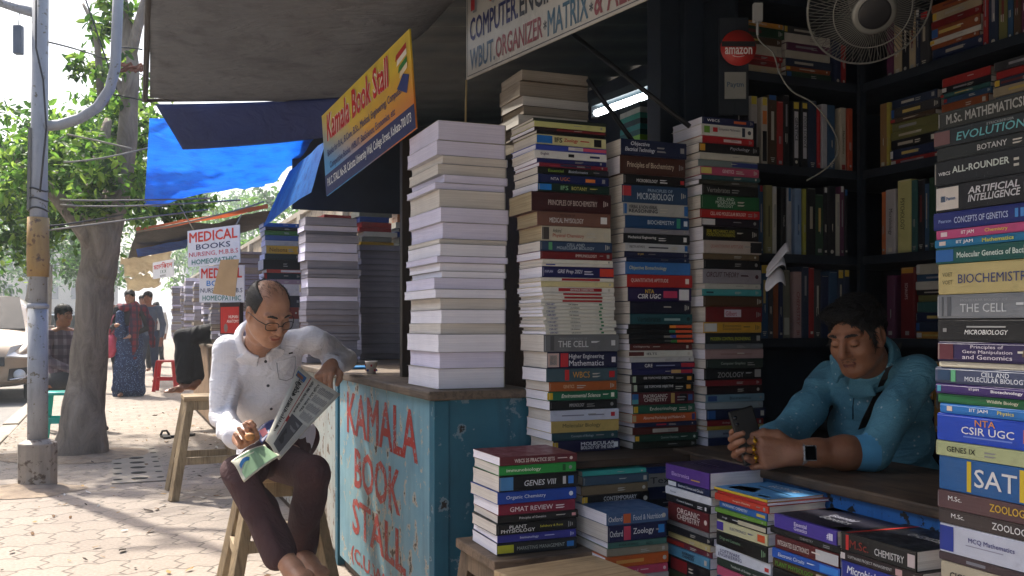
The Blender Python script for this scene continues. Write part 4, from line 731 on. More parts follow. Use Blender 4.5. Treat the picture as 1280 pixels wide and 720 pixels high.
# ================================================================ shelf books
SHC = ['7a1f22', '1f2a4a', '23402e', 'a89a80', '3a3a3e', '15161a', '2a4a6a', '8a4a28', '5a2a4a', 'b0aca0', '2f5a5a', '6a6a40', 'c08a3a', '9a2a2a', '1a1a22', '26324a', '4a3a2c', 'c8c4bc']
SHELF_TOT = [0]; STUFF = MB(); PGC = PG['c']()
def shelf_book(pos, kind, face, L, Wd, T, col, title='', tcol='d8d8d8', label=None, **op):
    """kind u = upright, h = lying; face 'u' looks at the camera, 'v' looks at the street"""
    D = AX_U if face == 'u' else AX_V; along = AX_V if face == 'u' else -AX_U
    if kind == 'u': M = frame(pos + AX_Z * (L / 2), -AX_Z, D); M = M if (M @ Vector((0, 0, 1)) - M.translation).dot(along) > 0 else M
    else: M = frame(pos + along * (L / 2), along, D)
    cm = cover_mesh(L, Wd, T, col, title, tcol, rnd=SR, **op)
    if label: book(M, L, Wd, T, cm, PGC, label, 'books standing on the dark shelves'); return
    for mi, m in enumerate(cm.mats):
        fs = [f for f, k in zip(cm.f, cm.fm) if k == mi]; STUFF.add(cm.v, fs, m, M)
    STUFF.box2((-L / 2 + .003, .003, .002), (L / 2 - .003, Wd - .003, T - .002), PGC, M)
SR = random.Random(77)
def fill(face, z, hmax, a0, a1, fixed=(), seed=0, lab_rows=''):
    """fill a shelf from a0 to a1 (distance along the shelf), leaving fixed intervals alone"""
    rnd = random.Random(seed); a = a0
    put = lambda q: W(2.69, q, z) if face == 'u' else W(q_s - q, 2.53, z)
    q_s = 2.63
    def spin(T, tone):
        op = {}
        if rnd.random() < .6: x0 = rnd.uniform(.12, .3); op['p'] = [(x0, x0 + rnd.uniform(.25, .5), rnd.choice(['b8b4aa', 'a8a090', '8a8a90', 'c0a860', '6a3030']), .3, .7)]
        if rnd.random() < .4: op.setdefault('p', []).append((0, rnd.uniform(.06, .14), rnd.choice(['d0b040', 'c8c8c8', '2a5a9a', 'a83030'])))
        return op
    while a < a1 - .03:
        blk = [f for f in fixed if f[0] - .012 <= a < f[1]]
        if blk: a = blk[0][1] + .002; continue
        nxt = min([f[0] for f in fixed if f[0] > a] + [a1])
        if rnd.random() < .45 or nxt - a < .2:
            for _ in range(rnd.randint(3, 7)):
                T = rnd.uniform(.016, .042)
                if a + T > nxt: a = nxt + .001; break
                shelf_book(put(a + (0 if face == 'u' else 0)), 'u', face, hmax * rnd.uniform(.84, .98), .16, T, rnd.choice(SHC), **spin(T, 0)); a += T + .0012
        else:
            L = rnd.uniform(.19, .23); zz = z; base = put(a)
            if a + L > nxt: a = max(nxt + .001, a + .01); continue
            while True:
                T = rnd.uniform(.014, .036)
                if zz + T > z + hmax * .99: break
                p_ = base + AX_Z * (zz - z) + (AX_V if face == 'u' else -AX_U) * rnd.uniform(0, .01) + (AX_U if face == 'u' else AX_V) * rnd.uniform(0, .01)
                shelf_book(p_, 'h', face, L * rnd.uniform(.9, 1), .16, T, rnd.choice(SHC), **spin(T, 0)); zz += T + .0005
            a += L + .006
def on_u(px, z):     # camera-facing shelf: photo column -> point on its spine plane
    r = (px - 640) / F; t = 2.69 * (cA * r + sA) / (cA - sA * r); return W(2.69, t, z), t
def on_v(px, z):
    r = (px - 640) / F; s = 2.53 * (cA - sA * r) / (cA * r + sA); return W(s, 2.53, z), 2.63 - s
LV = [1.03, 1.325, 1.635, 1.95]
def fix(face, px, lv, L, T, col, title, tc, label, **op):
    p_, a = (on_u if face == 'u' else on_v)(px, LV[lv] + .0005); shelf_book(p_, 'u', face, L, .16, T, col, title, tc, label, **op); return (a, a + T)
FU = {k: [] for k in range(4)}; FV = {k: [] for k in range(4)}
FU[2] += [fix('u', 938, 2, .235, .03, 'b8b4b0', '', '333', 'upright white book with yellow band, left end of top camera-facing shelf', p=[(0, .12, 'c8b840'), (.4, .95, '14141a')]), fix('u', 952, 2, .235, .026, 'c0b8ac', '', '333', 'upright pale book with yellow band and orange mark on top shelf', p=[(0, .12, 'd0b840'), (.2, .4, 'd88040'), (.5, .95, '15151a')]),
          fix('u', 991, 2, .235, .03, '14161c', 'GENETICS', '22242c', 'black upright book with white title panel under yellow band, nearer the dividing post', x=(.25, .6), p=[(.02, .12, 'c8b040'), (.16, .86, 'b8b8c0', .12, .88)]), fix('u', 1002, 2, .235, .028, '14161c', 'FOOD SCIENCE', '22242c', 'black upright book with white panel reading FOOD SCIENCE, right of its twin', x=(.22, .7), p=[(.02, .1, 'c8b040'), (.16, .86, 'b8b8c0', .12, .88)]),
          fix('u', 1022, 2, .22, .014, 'a81e28', '', 'ccc', 'thin red upright book on top shelf left of a white one'), fix('u', 1027.5, 2, .235, .024, 'a8a8b0', '', '555', 'white upright book beside thin red one on top shelf'), fix('u', 1051, 2, .23, .024, 'b0a898', 'Mathematics', '554', 'cream upright book before orange one near the shelf corner', x=(.3, .8), p=[(.9, .98, '8a2a2a')]), fix('u', 1060, 2, .23, .022, 'b0482c', '', 'ccc', 'orange upright book near the shelf corner on top shelf')]
FU[1] += [fix('u', 957, 1, .24, .03, '8a8458', '', '443', 'olive cream upright book on middle shelf above fluttering pages', p=[(.3, .75, '5a5638', .35, .65)]), fix('u', 977, 1, .235, .02, '14161a', 'Textbook', 'aaa', 'black upright book with pale lettering on middle shelf', x=(.3, .7)), fix('u', 984.5, 1, .235, .018, 'a8aab0', '', '445', 'narrow white upright book with blue head on middle shelf', p=[(0, .2, '1f5a8a')]), fix('u', 994, 1, .235, .028, '7a94b4', '', '2a3a5a', 'pale blue upright book on middle shelf', p=[(.25, .7, '4a6488', .35, .65)]), fix('u', 1004, 1, .235, .014, '98983a', '', '443', 'thin yellow green upright book on middle shelf')]
FU[0] += [fix('u', 979, 0, .24, .03, '6a6a5c', '', '333', 'grey green upright book on lowest visible shelf', p=[(.7, .95, 'a0a094')]), fix('u', 993, 0, .235, .032, 'a88c8c', 'CHEMISTRY', '8a4448', 'dusty pink upright book on lowest visible shelf behind the head', x=(.3, .8))]
FV[1] += [fix('v', 1102, 1, .225, .02, 'b8683a', '', 'eee', 'orange and white upright book left of thick yellow one'), fix('v', 1107, 1, .23, .045, 'b4b0b4', 'Microbiology', '444', 'white upright book touching the thick yellow PSYCHOLOGY book', x=(.3, .7)), fix('v', 1122, 1, .255, .06, 'c0bc80', 'PSYCHOLOGY', '4a4a30', 'thick pale yellow upright book reading PSYCHOLOGY on street-facing shelf', x=(.25, .68), z=(.2, .55))]
FV[0] += [fix('v', 1126, 0, .245, .06, '6a1a1e', "SCHAUM'S", 'd0c0c0', 'thick dark red upright book with yellow head on lower street-facing shelf', x=(.22, .45), z=(.3, .55), p=[(0, .08, 'b8862a')])]
FV[2] += [fix('v', 1100, 2, .23, .03, '8a6a44', '', '443', 'tan upright book on upper street-facing shelf near corner'), fix('v', 1108, 2, .23, .012, 'a89c40', '', '443', 'thin yellow upright book on upper street-facing shelf near corner')]
for lv in range(4):
    fill('u', LV[lv], .262 if lv < 3 else .2, 1.97, 2.475, FU[lv], 100 + lv); fill('v', LV[lv], .262 if lv < 3 else .22, .06, 1.5, FV[lv], 200 + lv)
fill('v', .72, .24, .06, 1.5, [], 300)
# far stalls' piles join the mass of remaining books
def loose_pile(s, t, z0, z1, L, Wd, seed, cols):
    rnd = random.Random(seed); z = z0
    while z < z1:
        T = rnd.uniform(.02, .06); M = STALL @ Matrix.Translation((t + rnd.uniform(-.012, .012), s + rnd.uniform(-.012, .012), z)) @ Matrix.Rotation(rnd.uniform(-.05, .05), 4, 'Z'); c = rnd.choice(cols)
        STUFF.box2((0, 0, .003), (L, Wd, T - .003), PG[rnd.choice('ggbl')](), M); STUFF.box2((-.002, -.002, 0), (L, Wd, .003), cover_mat(c), M); z += T
for i, (s, t, z1) in enumerate(((8.15, .95, 1.55), (8.15, 1.28, 1.35), (8.6, .93, 1.7), (9.2, .95, 1.5), (9.6, 1.2, 1.7), (10.3, .95, 1.62), (10.9, .92, 1.45), (11.6, 1.0, 1.7), (12.6, .95, 1.6), (13.6, .9, 1.7), (15, .95, 1.6), (16.5, .9, 1.7))):
    loose_pile(s, t, .85, z1, .3, .24, 400 + i, ['7a6a5c', '8a8078', '5a5a60', '6a4a3a', '4a5a78'])
for i, (s, t, z0, z1) in enumerate(((6.9, 1.7, 1.55, 1.95), (7.0, 2.0, 1.5, 2.0), (7.2, 2.3, 1.45, 1.95), (7.1, 1.45, 1.5, 1.9))):
    rnd = random.Random(i); z = z0
    while z < z1:
        T = rnd.uniform(.025, .045); c = rnd.choice(['8a2828', '1f3a7a', 'a88830', 'b8b4a8', '2a5a88', '1a1a2a', '9a5a28', '6a6a60']); M = STALL @ Matrix.Translation((t + rnd.uniform(-.02, .02), s, z)) @ Matrix.Rotation(rnd.uniform(-.08, .08), 4, 'Z'); STUFF.box2((0, 0, 0), (.25 * rnd.uniform(.85, 1.05), .2, T - .002), cover_mat(c), M); z += T
for i in range(9):      # pile near the tube light
    c = ['1a2a24', 'd8dcd8', '8ac838', '1f5a50', '2a8a80', '14342c', '3aa08a', 'c8d0c8', '2a3a3a'][i]; STUFF.box2((0, 0, 0), (.2, .16, .021), cover_mat(c), frame(P(800, 188, 3.75) + AX_Z * (.022 * i), AX_V, AX_U))
tag(STUFF.build('book'), 'remaining books packed on dim shelves and far stalls', 'book', None, 'stuff')
o = empty('wall_shelf', STALL, 'dark plank shelf high behind the spine stacks', 'shelf'); mb = MB(); mb.box2((1.9, 3.2, 1.74), (2.4, 3.5, 1.765), DKW); mb.build('shelf_board', o)
for x_ in (1.95, 2.33): mb = MB(); mb.box2((x_, 3.47, 0), (x_ + .03, 3.499, 1.739), DKW); mb.build('leg', o)
o = empty('wall_shelf', STALL, 'dark shelf of bright books behind the grey stacks', 'shelf'); mb = MB(); mb.box2((1.4, 6.85, 1.42), (2.7, 7.45, 1.445), DKW); mb.build('shelf_board', o)
for x_ in (1.45, 2.6): mb = MB(); mb.box2((x_, 6.9, 0), (x_ + .04, 6.94, 1.419), DKW); mb.build('leg', o)
# ================================================================ signs
def vmap(a, b, c_off=(0, 0)):    # plane with origin a, x towards b, y up-ish
    pass
def board(name, p0, p1, h, draw, back, label, cat='sign', thick=.006, up=AX_Z, group=None):
    """flat board: p0 bottom left, p1 bottom right as read, height h"""
    X = (p1 - p0).normalized(); L = (p1 - p0).length; Y = up; N = X.cross(Y).normalized(); Y = N.cross(X)
    M = Matrix.Identity(4)
    for i, a in enumerate((X, Y, N)):
        for j in range(3): M[j][i] = a[j]
    M.translation = p0; o = empty(name, M, label, cat, group)
    mb = MB(); mb.box2((0, 0, -thick), (L, h, 0), back); mb.build('panel', o)
    mb = MB(); draw(mb, L, h); mb.build('lettering', o)
    return o
SF = lambda x_, y_: (x_, y_, .0016)
SF2 = lambda x_, y_: (x_, y_, .0030)
def T_(mb, s, x0, x1, y0, y1, c, bold=.012, fn=SF, slant=0, mx=1.6): put_text(mb, s, (x0, x1, y0, y1), ink(c), fn, bold, 0, mx, slant)
def R4(mb, x0, x1, y0, y1, c, z=.0008): mb.quad((x0, y0, z), (x1, y0, z), (x1, y1, z), (x0, y1, z), ink(c))
def flexprint_tarp_lit():
    k = NT('yellow_flex_print_blue_lit'); v = k.coord((1, 1, 1)); s_ = k.new('SeparateXYZ'); k.link(v, s_.inputs[0])
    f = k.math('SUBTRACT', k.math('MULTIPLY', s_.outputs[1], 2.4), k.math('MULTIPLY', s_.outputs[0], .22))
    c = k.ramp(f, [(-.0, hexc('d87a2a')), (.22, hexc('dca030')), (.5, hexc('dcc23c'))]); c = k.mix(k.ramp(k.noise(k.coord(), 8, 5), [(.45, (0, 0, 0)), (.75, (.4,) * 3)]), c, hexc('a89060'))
    g = k.math('ADD', k.math('MULTIPLY', s_.outputs[0], .75), k.math('MULTIPLY', s_.outputs[1], 1.7))  # blue at lower left: light through the blue tarpaulin, painted into the print
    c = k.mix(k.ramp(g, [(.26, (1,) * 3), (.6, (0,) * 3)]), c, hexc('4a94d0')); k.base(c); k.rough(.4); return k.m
def kam(mb, L, h):
    R4(mb, .0, L, .0, .085, '14205a'); y = lambda f: h * f
    for fn, c, b in ((SF, 'f4ece0', .06), (SF2, 'c01a20', .02)): T_(mb, 'Kamala Book Stall', .06, L - .2, y(.62), y(.95), c, b, fn, .08, 1.5)
    T_(mb, 'Books for B.A., B.Com, B.Sc., Medical, Engineering, Computer &', .05, L - .06, y(.42), y(.53), '1c2a6a', .012, mx=2)
    T_(mb, 'Competitive Books, WBUT, BasScience, Economics, etc', .07, L - .16, y(.26), y(.37), '1c2a6a', .012, mx=2)
    T_(mb, 'P.K.C. STALL No-38, Calcutta University Wall, College Street, Kolkata-700 073', .03, L - .03, .022, .066, 'f0f0f0', .008, mx=2)
    for i, (c, yy) in enumerate((('b03028', .84), ('e8e4d8', .78), ('2a7a3a', .7), ('e8d8b8', .64))): mb.quad((L - .13 + .01 * i, y(yy - .04), .002 + i * .0004), (L - .03, y(yy), .002 + i * .0004), (L - .03, y(yy + .06), .002 + i * .0004), (L - .12 + .01 * i, y(yy + .02), .002 + i * .0004), ink(c))
    mb.add([(L - .13, y(.52), .002), (L - .05, y(.40), .002), (L - .02, y(.56), .002), (L - .07, y(.62), .002)], [(0, 1, 2, 3)], ink('2a3a7a'))
kp0, kp1 = P(408, 245, 3.95), P(520, 160, 3.15)
board('shop_sign', kp0, kp1, .345, kam, flexprint_tarp_lit(), 'yellow Kamala Book Stall banner sign with red lettering', up=(P(406, 140, 3.95) - kp0).normalized())
SGW = pm('sign_cloth_white', 'b8b2a6', .75, .12, 5, .1, 30)
def foz(mb, L, h):
    for fn, c, dx in ((SF, '8a8a88', .014), (SF2, 'b02a2a', 0)): T_(mb, 'FOR B.E. & B.TECH', .04 + dx, 1.5 + dx, .242 - dx * .7, .52 - dx * .7, c, .03, fn, mx=2)
    T_(mb, 'COMPUTER.', .03, .375, .138, .228, '26285a', .02, mx=2); T_(mb, 'ENGINEERING', .385, .86, .138, .228, '34343a', .02, mx=2); T_(mb, 'BOOKS', .9, 1.3, .138, .228, '26285a', .02)
    T_(mb, 'WBUT.', .03, .215, .018, .118, '2a4a62', .02, mx=2); T_(mb, 'ORGANIZER', .222, .53, .018, .118, '7a2428', .02, mx=2); T_(mb, '*', .535, .555, .05, .085, '333', .02); T_(mb, 'MATRIX', .56, .79, .018, .118, '2a5264', .02, mx=2)
    T_(mb, '*', .795, .815, .04, .07, '333', .02); T_(mb, '&', .82, .865, .018, .118, '7a2428', .02); T_(mb, 'ALL COMPETITIVE', .885, 1.55, .018, .118, '7a2a2c', .02, mx=2)
    for a in ((.008, .011), (L - .011, L - .008)): R4(mb, a[0], a[1], .008, h - .008, '30343c')
    R4(mb, .012, L - .012, .009, .0125, '30343c')
f0 = P(583, 100, 3.67); fd = Vector((.533, -.846, 0)).normalized()
board('shop_sign', f0, f0 + fd * 1.7, .56, foz, SGW, 'white hand painted sign reading COMPUTER ENGINEERING WBUT ORGANIZER MATRIX')
def med(lines):
    def fn(mb, L, h):
        T_(mb, 'MEDICAL', .02, L - .02, h * .66, h * .94, 'd83a2a', .02, mx=2); T_(mb, 'BOOKS', L * .17, L * .83, h * .45, h * .6, lines, .01, mx=2.4)
        T_(mb, 'NURSING, M.B.B.S', .015, L - .015, h * .25, h * .39, 'c8445a' if lines == '20285a' else '222a4a', .004, mx=2); T_(mb, 'HOMEOPATHIC', L * .08, L * .94, h * .05, h * .19, '1f7a70', .012, mx=2)
    return fn
SW = pm('sign_board_white', 'e4e4ea', .5, .05, 6)
board('hanging_sign', P(235, 334, 6.4), P(300, 328, 6.1), .245, med('20285a'), SW, 'upper white MEDICAL BOOKS sign hung on strings'); board('hanging_sign', P(249, 378, 6.55), P(305, 378, 6.3), .25, med('2a80d0'), SW, 'lower MEDICAL BOOKS sign half covered by cardboard')
for a, b in (((243, 289, 6.4), (225, 258, 6.9)), ((293, 286, 6.15), (302, 268, 6.9))): mb = MB(); mb.tube([P(*a), P(*b)], .004, pm('string', 'b8a070', .9), 5); tag(mb.build('string'), 'thin string holding the upper MEDICAL sign, ' + ('left end' if a[0] < 260 else 'right end'), 'string')
board('hanging_sign', P(191, 349, 11.5), P(217, 345, 11), .2, lambda mb, L, h: (T_(mb, 'মেডিকেল', .01, L - .01, h * .55, h * .92, 'c82a2a', .02, mx=2), T_(mb, 'I X X', L * .25, L * .8, h * .27, h * .46, '1f5a40', .02), T_(mb, 'BOOKS', L * .2, L * .8, h * .06, h * .18, '444')), SW, 'small far white sign with red Bengali lettering')
# cardboard and red cover beside the MEDICAL signs
q = [P(276, 325, 6.0), P(299, 324, 5.95), P(294, 371, 6.0), P(266, 367, 6.05)]
mb = MB(); n = Vector((0, -.006, 0)); mb.add(q + [p + n for p in q], [(3, 2, 1, 0), (4, 5, 6, 7), (0, 1, 5, 4), (1, 2, 6, 5), (2, 3, 7, 6), (3, 0, 4, 7)][::1], pm('cardboard', 'b89a74', .85, .1, 8, .1, 40)); tag(mb.build('cardboard_sheet'), 'tan cardboard sheet leaning over the lower MEDICAL sign', 'cardboard')
board('poster', P(275, 418, 6.4), P(300, 418, 6.3), .215, lambda mb, L, h: (R4(mb, .008, L - .008, .008, h - .03, 'c8281e'), T_(mb, 'HUMAN', L * .45, L * .92, h * .5, h * .6, 'f0e0d0', .02, SF), T_(mb, 'ANATOMY', L * .35, L * .95, h * .36, h * .46, 'f0e0d0', .02, SF), mb.add([(L * .3 + L * .1 * math.cos(a * .52), h * .2 + h * .14 * math.sin(a * .52), .0014) for a in range(12)], [tuple(range(12))], ink('8a7068'))), pm('poster_dark', '2a1416', .5), 'red anatomy book cover standing under the MEDICAL signs', 'book', .03)
# ================================================================ small things on the counter
o = empty('paper_cup', P(464, 468, 3.95), 'small white paper tea cup with red print on the counter', 'cup'); mb = MB(); cw = pm('cup_paper', 'e4dcd4', .6, .05)
mb.lathe([(.018, 0), (.0185, .0), (.025, .052), (.0265, .053), (.0265, .056), (.0245, .056), (.0235, .05), (.0175, .004)], cw, 22)
for i in range(9): a = i * .7; c_ = Vector((.0222 * math.cos(a), .0222 * math.sin(a), .018 + .02 * (i % 2))); mb.box(c_, (.007, .007, .009), ink('a83440' if i % 3 else '3a4a8a'))
mb.build('cup_body', o)
o = book(frame(W(4.32, 1.03, .872), AX_V, AX_U), .21, .16, .008, cover_mesh(.21, .16, .008, '2a78b0', marks=False), PG['w'](), 'thin blue book lying on the counter by his elbow', None)
# loose pages curling out of the spine stack
mb = MB(); pgm = pm('loose_page', 'd8d6dc', .85, .06, 12)
for k, pts in enumerate((((957, 334), (975, 312), (984, 300), (985, 308)), ((957, 340), (968, 322), (980, 318), (981, 330)), ((956, 351), (965, 340), (975, 330), (981, 345)))):
    r0 = [P(x_, y_, 2.98 - .01 * k) for x_, y_ in pts]; r1 = [P(x_ + (0 if i == 0 else 2), y_ + 11 + 7 * (k == 2), 2.93 - .01 * k) for i, (x_, y_) in enumerate(pts)]
    mb.add(r0 + r1, [(i, i + 1, i + 5, i + 4) for i in range(3)], pgm, None, True)
o = mb.build('loose_pages'); s_ = o.modifiers.new('sub', 'SUBSURF'); s_.levels = 2; s_.render_levels = 2; s_ = o.modifiers.new('th', 'SOLIDIFY'); s_.thickness = .001; tag(o, 'loose white pages curling out of the third spine stack', 'paper')
# ================================================================ things inside the dark stall
def fan():
    n = Vector((-.12, -.82, -.55)).normalized(); c = P(1086, 6, 2.82); R = n.to_track_quat('Z', 'Y').to_matrix().to_4x4(); o = empty('wall_fan', Matrix.Translation(c) @ R, 'round wire caged fan hanging over the dark stall', 'fan')
    met = pm('fan_wire', '8c8c86', .45, .1, 20, metal=.5); dk = pm('fan_dark', '2a2a2c', .4, .1, 10); mb = MB(); Rr = .178
    prof = lambda f: .085 * (1 - f ** 2.2) + .004
    for f in (1.0, .985, .62): mb.tube([(Rr * f * math.cos(a), Rr * f * math.sin(a), prof(f)) for a in [i * math.pi / 30 for i in range(61)]], .0022, met, 5, cap=False)
    for i in range(100):
        a = i * 2 * math.pi / 100; mb.tube([(Rr * f * math.cos(a), Rr * f * math.sin(a), prof(f)) for f in (.3, .5, .7, .85, .95, 1)], .0011, met, 4, cap=False)
    for i in range(40):
        a = i * 2 * math.pi / 40; mb.tube([(Rr * f * math.cos(a), Rr * f * math.sin(a), -prof(f) * .9) for f in (.25, .6, .9, 1)], .0012, met, 4, cap=False)
    mb.build('cage', o)
    mb = MB(); mb.lathe([(.0, .079), (.062, .079), (.064, .084), (.06, .088), (.052, .09)], met, 32); mb.lathe([(.052, .0885), (.04, .092), (.0, .094)], dk, 32); mb.build('hub_badge', o)
    for i in range(3):
        mb = MB(); vs = []; a0 = i * 2.094
        for j in range(6):
            f = .035 + (.155 - .035) * j / 5; wd = .3 + .35 * math.sin(j / 5 * 2.4)
            vs += [(f * math.cos(a0 - wd), f * math.sin(a0 - wd), .012), (f * math.cos(a0 + wd), f * math.sin(a0 + wd), -.012)]
        mb.add(vs + [Vector(v) - Vector((0, 0, .002)) for v in vs], [(2 * j, 2 * j + 1, 2 * j + 3, 2 * j + 2) for j in range(5)] + [(12 + 2 * j, 14 + 2 * j, 15 + 2 * j, 13 + 2 * j) for j in range(5)], dk, None, True); mb.build('blade', o)
    mb = MB(); mb.lathe([(.02, .02), (.045, .0), (.05, -.06), (.03, -.1), (.0, -.1)][::-1], dk, 20); mb.build('motor', o); mb = MB(); mb.tube([(0, 0, -.09), (0, .12, -.12), (0, .3, -.16)], .012, dk); mb.build('bracket', o)
fan()
o = empty('tube_light', P(780, 128, 4.0), 'lit white tube light under the teal roof', 'lamp'); b0, b1 = P(744, 142, 4.15), P(817, 116, 3.8); c_ = P(780, 128, 4.0)
em = bpy.data.materials.new('tube_glow'); em.use_nodes = True; e_ = em.node_tree.nodes['Principled BSDF']; e_.inputs['Emission Color'].default_value = (.9, .97, 1, 1); e_.inputs['Emission Strength'].default_value = 5; e_.inputs['Base Color'].default_value = (.8, .8, .8, 1)
mb = MB(); mb.tube([b0 - c_, b1 - c_], .015, em, 12); mb.build('glowing_tube', o); mb = MB(); mb.bar(b0 - c_ + Vector((0, .0, .042)), b1 - c_ + Vector((0, 0, .042)), .05, .03, pm('lamp_housing', '2e3c42', .5)); mb.build('housing', o)
for e2 in (b0, b1): mb = MB(); mb.box((e2 - c_) * 1.015 + Vector((0, 0, .012)), (.03, .03, .06), pm('lamp_cap', '4a5054', .5)); mb.build('end_cap', o)
RODM = pm('black_rod', '0c0d0f', .5)
for a, b, lb in (((700, 30, 3.25), (862, 158, 3.05), 'long'), ((735, 100, 3.2), (792, 178, 3.1), 'short')): mb = MB(); mb.tube([P(*a), P(*b)], .008, RODM, 8); tag(mb.build('support_rod'), lb + ' black diagonal rod in front of the tube light', 'rod')
mb = MB(); mb.tube([P(583, 100, 3.68), P(582, 158, 3.68)], .004, pm('string', 'b8a070', .9), 5); tag(mb.build('string'), 'thin cord hanging from the corner of the painted sign', 'string')
# panel with stickers
o = empty('notice_board', P(918, 82, 3.2), 'dark narrow board behind the round red sticker', 'board'); mb = MB(); mb.box((0, .014, 0), (.1, .012, .33), DB2); mb.build('panel_board', o)
def flat(name, px, py, d, draw, label, cat): o = empty(name, frame(P(px, py, d), Vector((1, 0, 0)), AX_Z), label, cat); mb = MB(); draw(mb); mb.build('print', o); return o
def amz(mb):
    mb.lathe([(.0, 0), (.06, 0), (.06, .002), (.0, .002)], pm('sticker_red', 'b02a22', .45, .08), 36)
    R4(mb, -.057, .057, .004, .022, '1a1416', .0026); put_text(mb, 'amazon', (-.046, .046, -.022, .002), ink('e8dcd8'), lambda x_, y_: (x_, y_, .0028), .02)
    mb.tube([(-.02 + .004 * i, -.026 - .004 * math.sin(i * .314), .003) for i in range(11)], .0012, ink('e8dcd8'), 4)
flat('sticker', 923, 60, 3.17, amz, 'round red sticker with white lettering on dark board', 'sticker')
flat('notice', 919, 107, 3.18, lambda mb: (mb.box2((-.036, -.045, 0), (.036, .045, .002), pm('notice_grey', '8a8a84', .6)), put_text(mb, 'Paytm', (-.028, .028, -.01, .012), ink('3a5068'), lambda x_, y_: (x_, y_, .003), .02)), 'grey paper notice under the round red sticker', 'notice')
ck = [P(x_, y_, 2.6) for x_, y_ in ((946, 20), (948, 48), (966, 66), (975, 92), (990, 114), (1015, 128), (1034, 150), (1047, 176), (1044, 198), (1028, 214), (1006, 227))]; cs = []
for i in range(len(ck) - 1):
    p0, p1, p2, p3 = ck[max(i - 1, 0)], ck[i], ck[i + 1], ck[min(i + 2, len(ck) - 1)]
    for j in range(6): t = j / 6; cs.append(.5 * (2 * p1 + (p2 - p0) * t + (2 * p0 - 5 * p1 + 4 * p2 - p3) * t * t + (3 * p1 - p0 - 3 * p2 + p3) * t ** 3))
mb = MB(); mb.tube(cs, .0022, pm('cable_white', '6e6c64', .6), 6); o = mb.build('charging_cable'); tag(o, 'pale cable looping down in front of the shelf books', 'cable')
mb = MB(); mb.box(P(947, 16, 2.6), (.025, .02, .05), pm('plug_white', '8a8a88', .5)); mb.tube([P(947, 26, 2.6), P(947, 44, 2.6)], .004, pm('plug_white', '8a8a88', .5)); tag(mb.build('plug_adapter', bevel=.003), 'small white plug adapter above the red sticker', 'adapter')
# ================================================================ street pole and wires
pb = P(47, 405, 6.2); pb.z = 0
o = empty('street_pole', pb, 'tall grey street pole in an octagonal concrete foot', 'pole'); D = 6.2
GS = worn_paint('galvanised_steel', '8a8c92', '9a9ca2', '6a6458', .62, '4a3a30', 1.5); PX = lambda px, py, d=D: P(px, py, d) - pb
mb = MB(); mb.tube([PX(47, 562), PX(47.5, 380)], .062, GS, 22); mb.tube([PX(47.4, 384), PX(49, 200), PX(51, -40)], [.056, .052, .05], GS, 22); mb.lathe([(.06, 0), (.067, .004), (.067, .03), (.06, .034)], GS, 22, Matrix.Translation(PX(47.5, 386))); mb.build('pole_shaft', o)
mb = MB(); vs = [(.122 * math.cos(i * math.pi / 5 + .2), .122 * math.sin(i * math.pi / 5 + .2), z) for z in (0, .30) for i in range(10)] + [(.07 * math.cos(i * math.pi / 5 + .2), .07 * math.sin(i * math.pi / 5 + .2), .325) for i in range(10)]
mb.add(vs, [tuple(range(10))[::-1], tuple(range(20, 30))] + [(r_ + i, r_ + (i + 1) % 10, r_ + 10 + (i + 1) % 10, r_ + 10 + i) for r_ in (0, 10) for i in range(10)], worn_paint('old_concrete', '8a7f74', 'a39a90', '6a5c50', .57, '4a3a30', 1.3)); mb.build('concrete_foot', o, bevel=.006)
mb = MB(); mb.tube([PX(47.5, 346), PX(47.7, 325), PX(47.5, 300), PX(47.9, 272)], [.066, .069, .067, .066], worn_paint('wrapped_sacking', '8a6a3a', 'a8854c', '6a4a28', .58), 18); mb.build('sacking_wrap', o)
mb = MB(); mb.tube([PX(52, 158), PX(75, 156), PX(100, 148), PX(122, 134), PX(137, 112), PX(144, 85), PX(146, 40), PX(149, -40)], .034, GS, 14); mb.build('bent_conduit', o)
mb = MB(); mb.tube([PX(46, 17), PX(25, 11), PX(-30, -8)], .032, GS, 12); mb.build('side_arm', o)
mb = MB(); mb.bar(PX(37.5, 160, 6.16), PX(35.5, 262, 6.16), .03, .02, pm('old_strip', '6a6862', .7)); mb.build('cable_strip', o)
CB = pm('cable_black', '26262a', .6)
for z in (262, 250, 238): mb = MB(); c_ = PX(48, z); mb.tube([c_ + Vector((.058 * math.cos(a), .058 * math.sin(a), .01 * math.sin(a * 2 + z))) for a in [i * .35 for i in range(19)]], .006, CB, 6); mb.build('cable_wrap', o)
mb = MB(); mb.tube([PX(45, -20, 6.14), PX(45, 60, 6.12), PX(54, 100, 6.12), PX(58, 160, 6.13), PX(50, 240, 6.13)], .006, CB, 6); mb.build('cable', o)
o = empty('hanging_lamp', P(23, 50, 6.2), 'small grey lamp box hanging from the pole arm', 'lamp'); mb = MB(); mb.box((0, 0, 0), (.055, .05, .19), pm('lamp_box_grey', '5a6474', .5)); mb.build('lamp_body', o, bevel=.008); mb = MB(); mb.tube([(0, 0, .09), (.01, 0, .24)], .003, CB, 5); mb.build('lamp_wire', o)
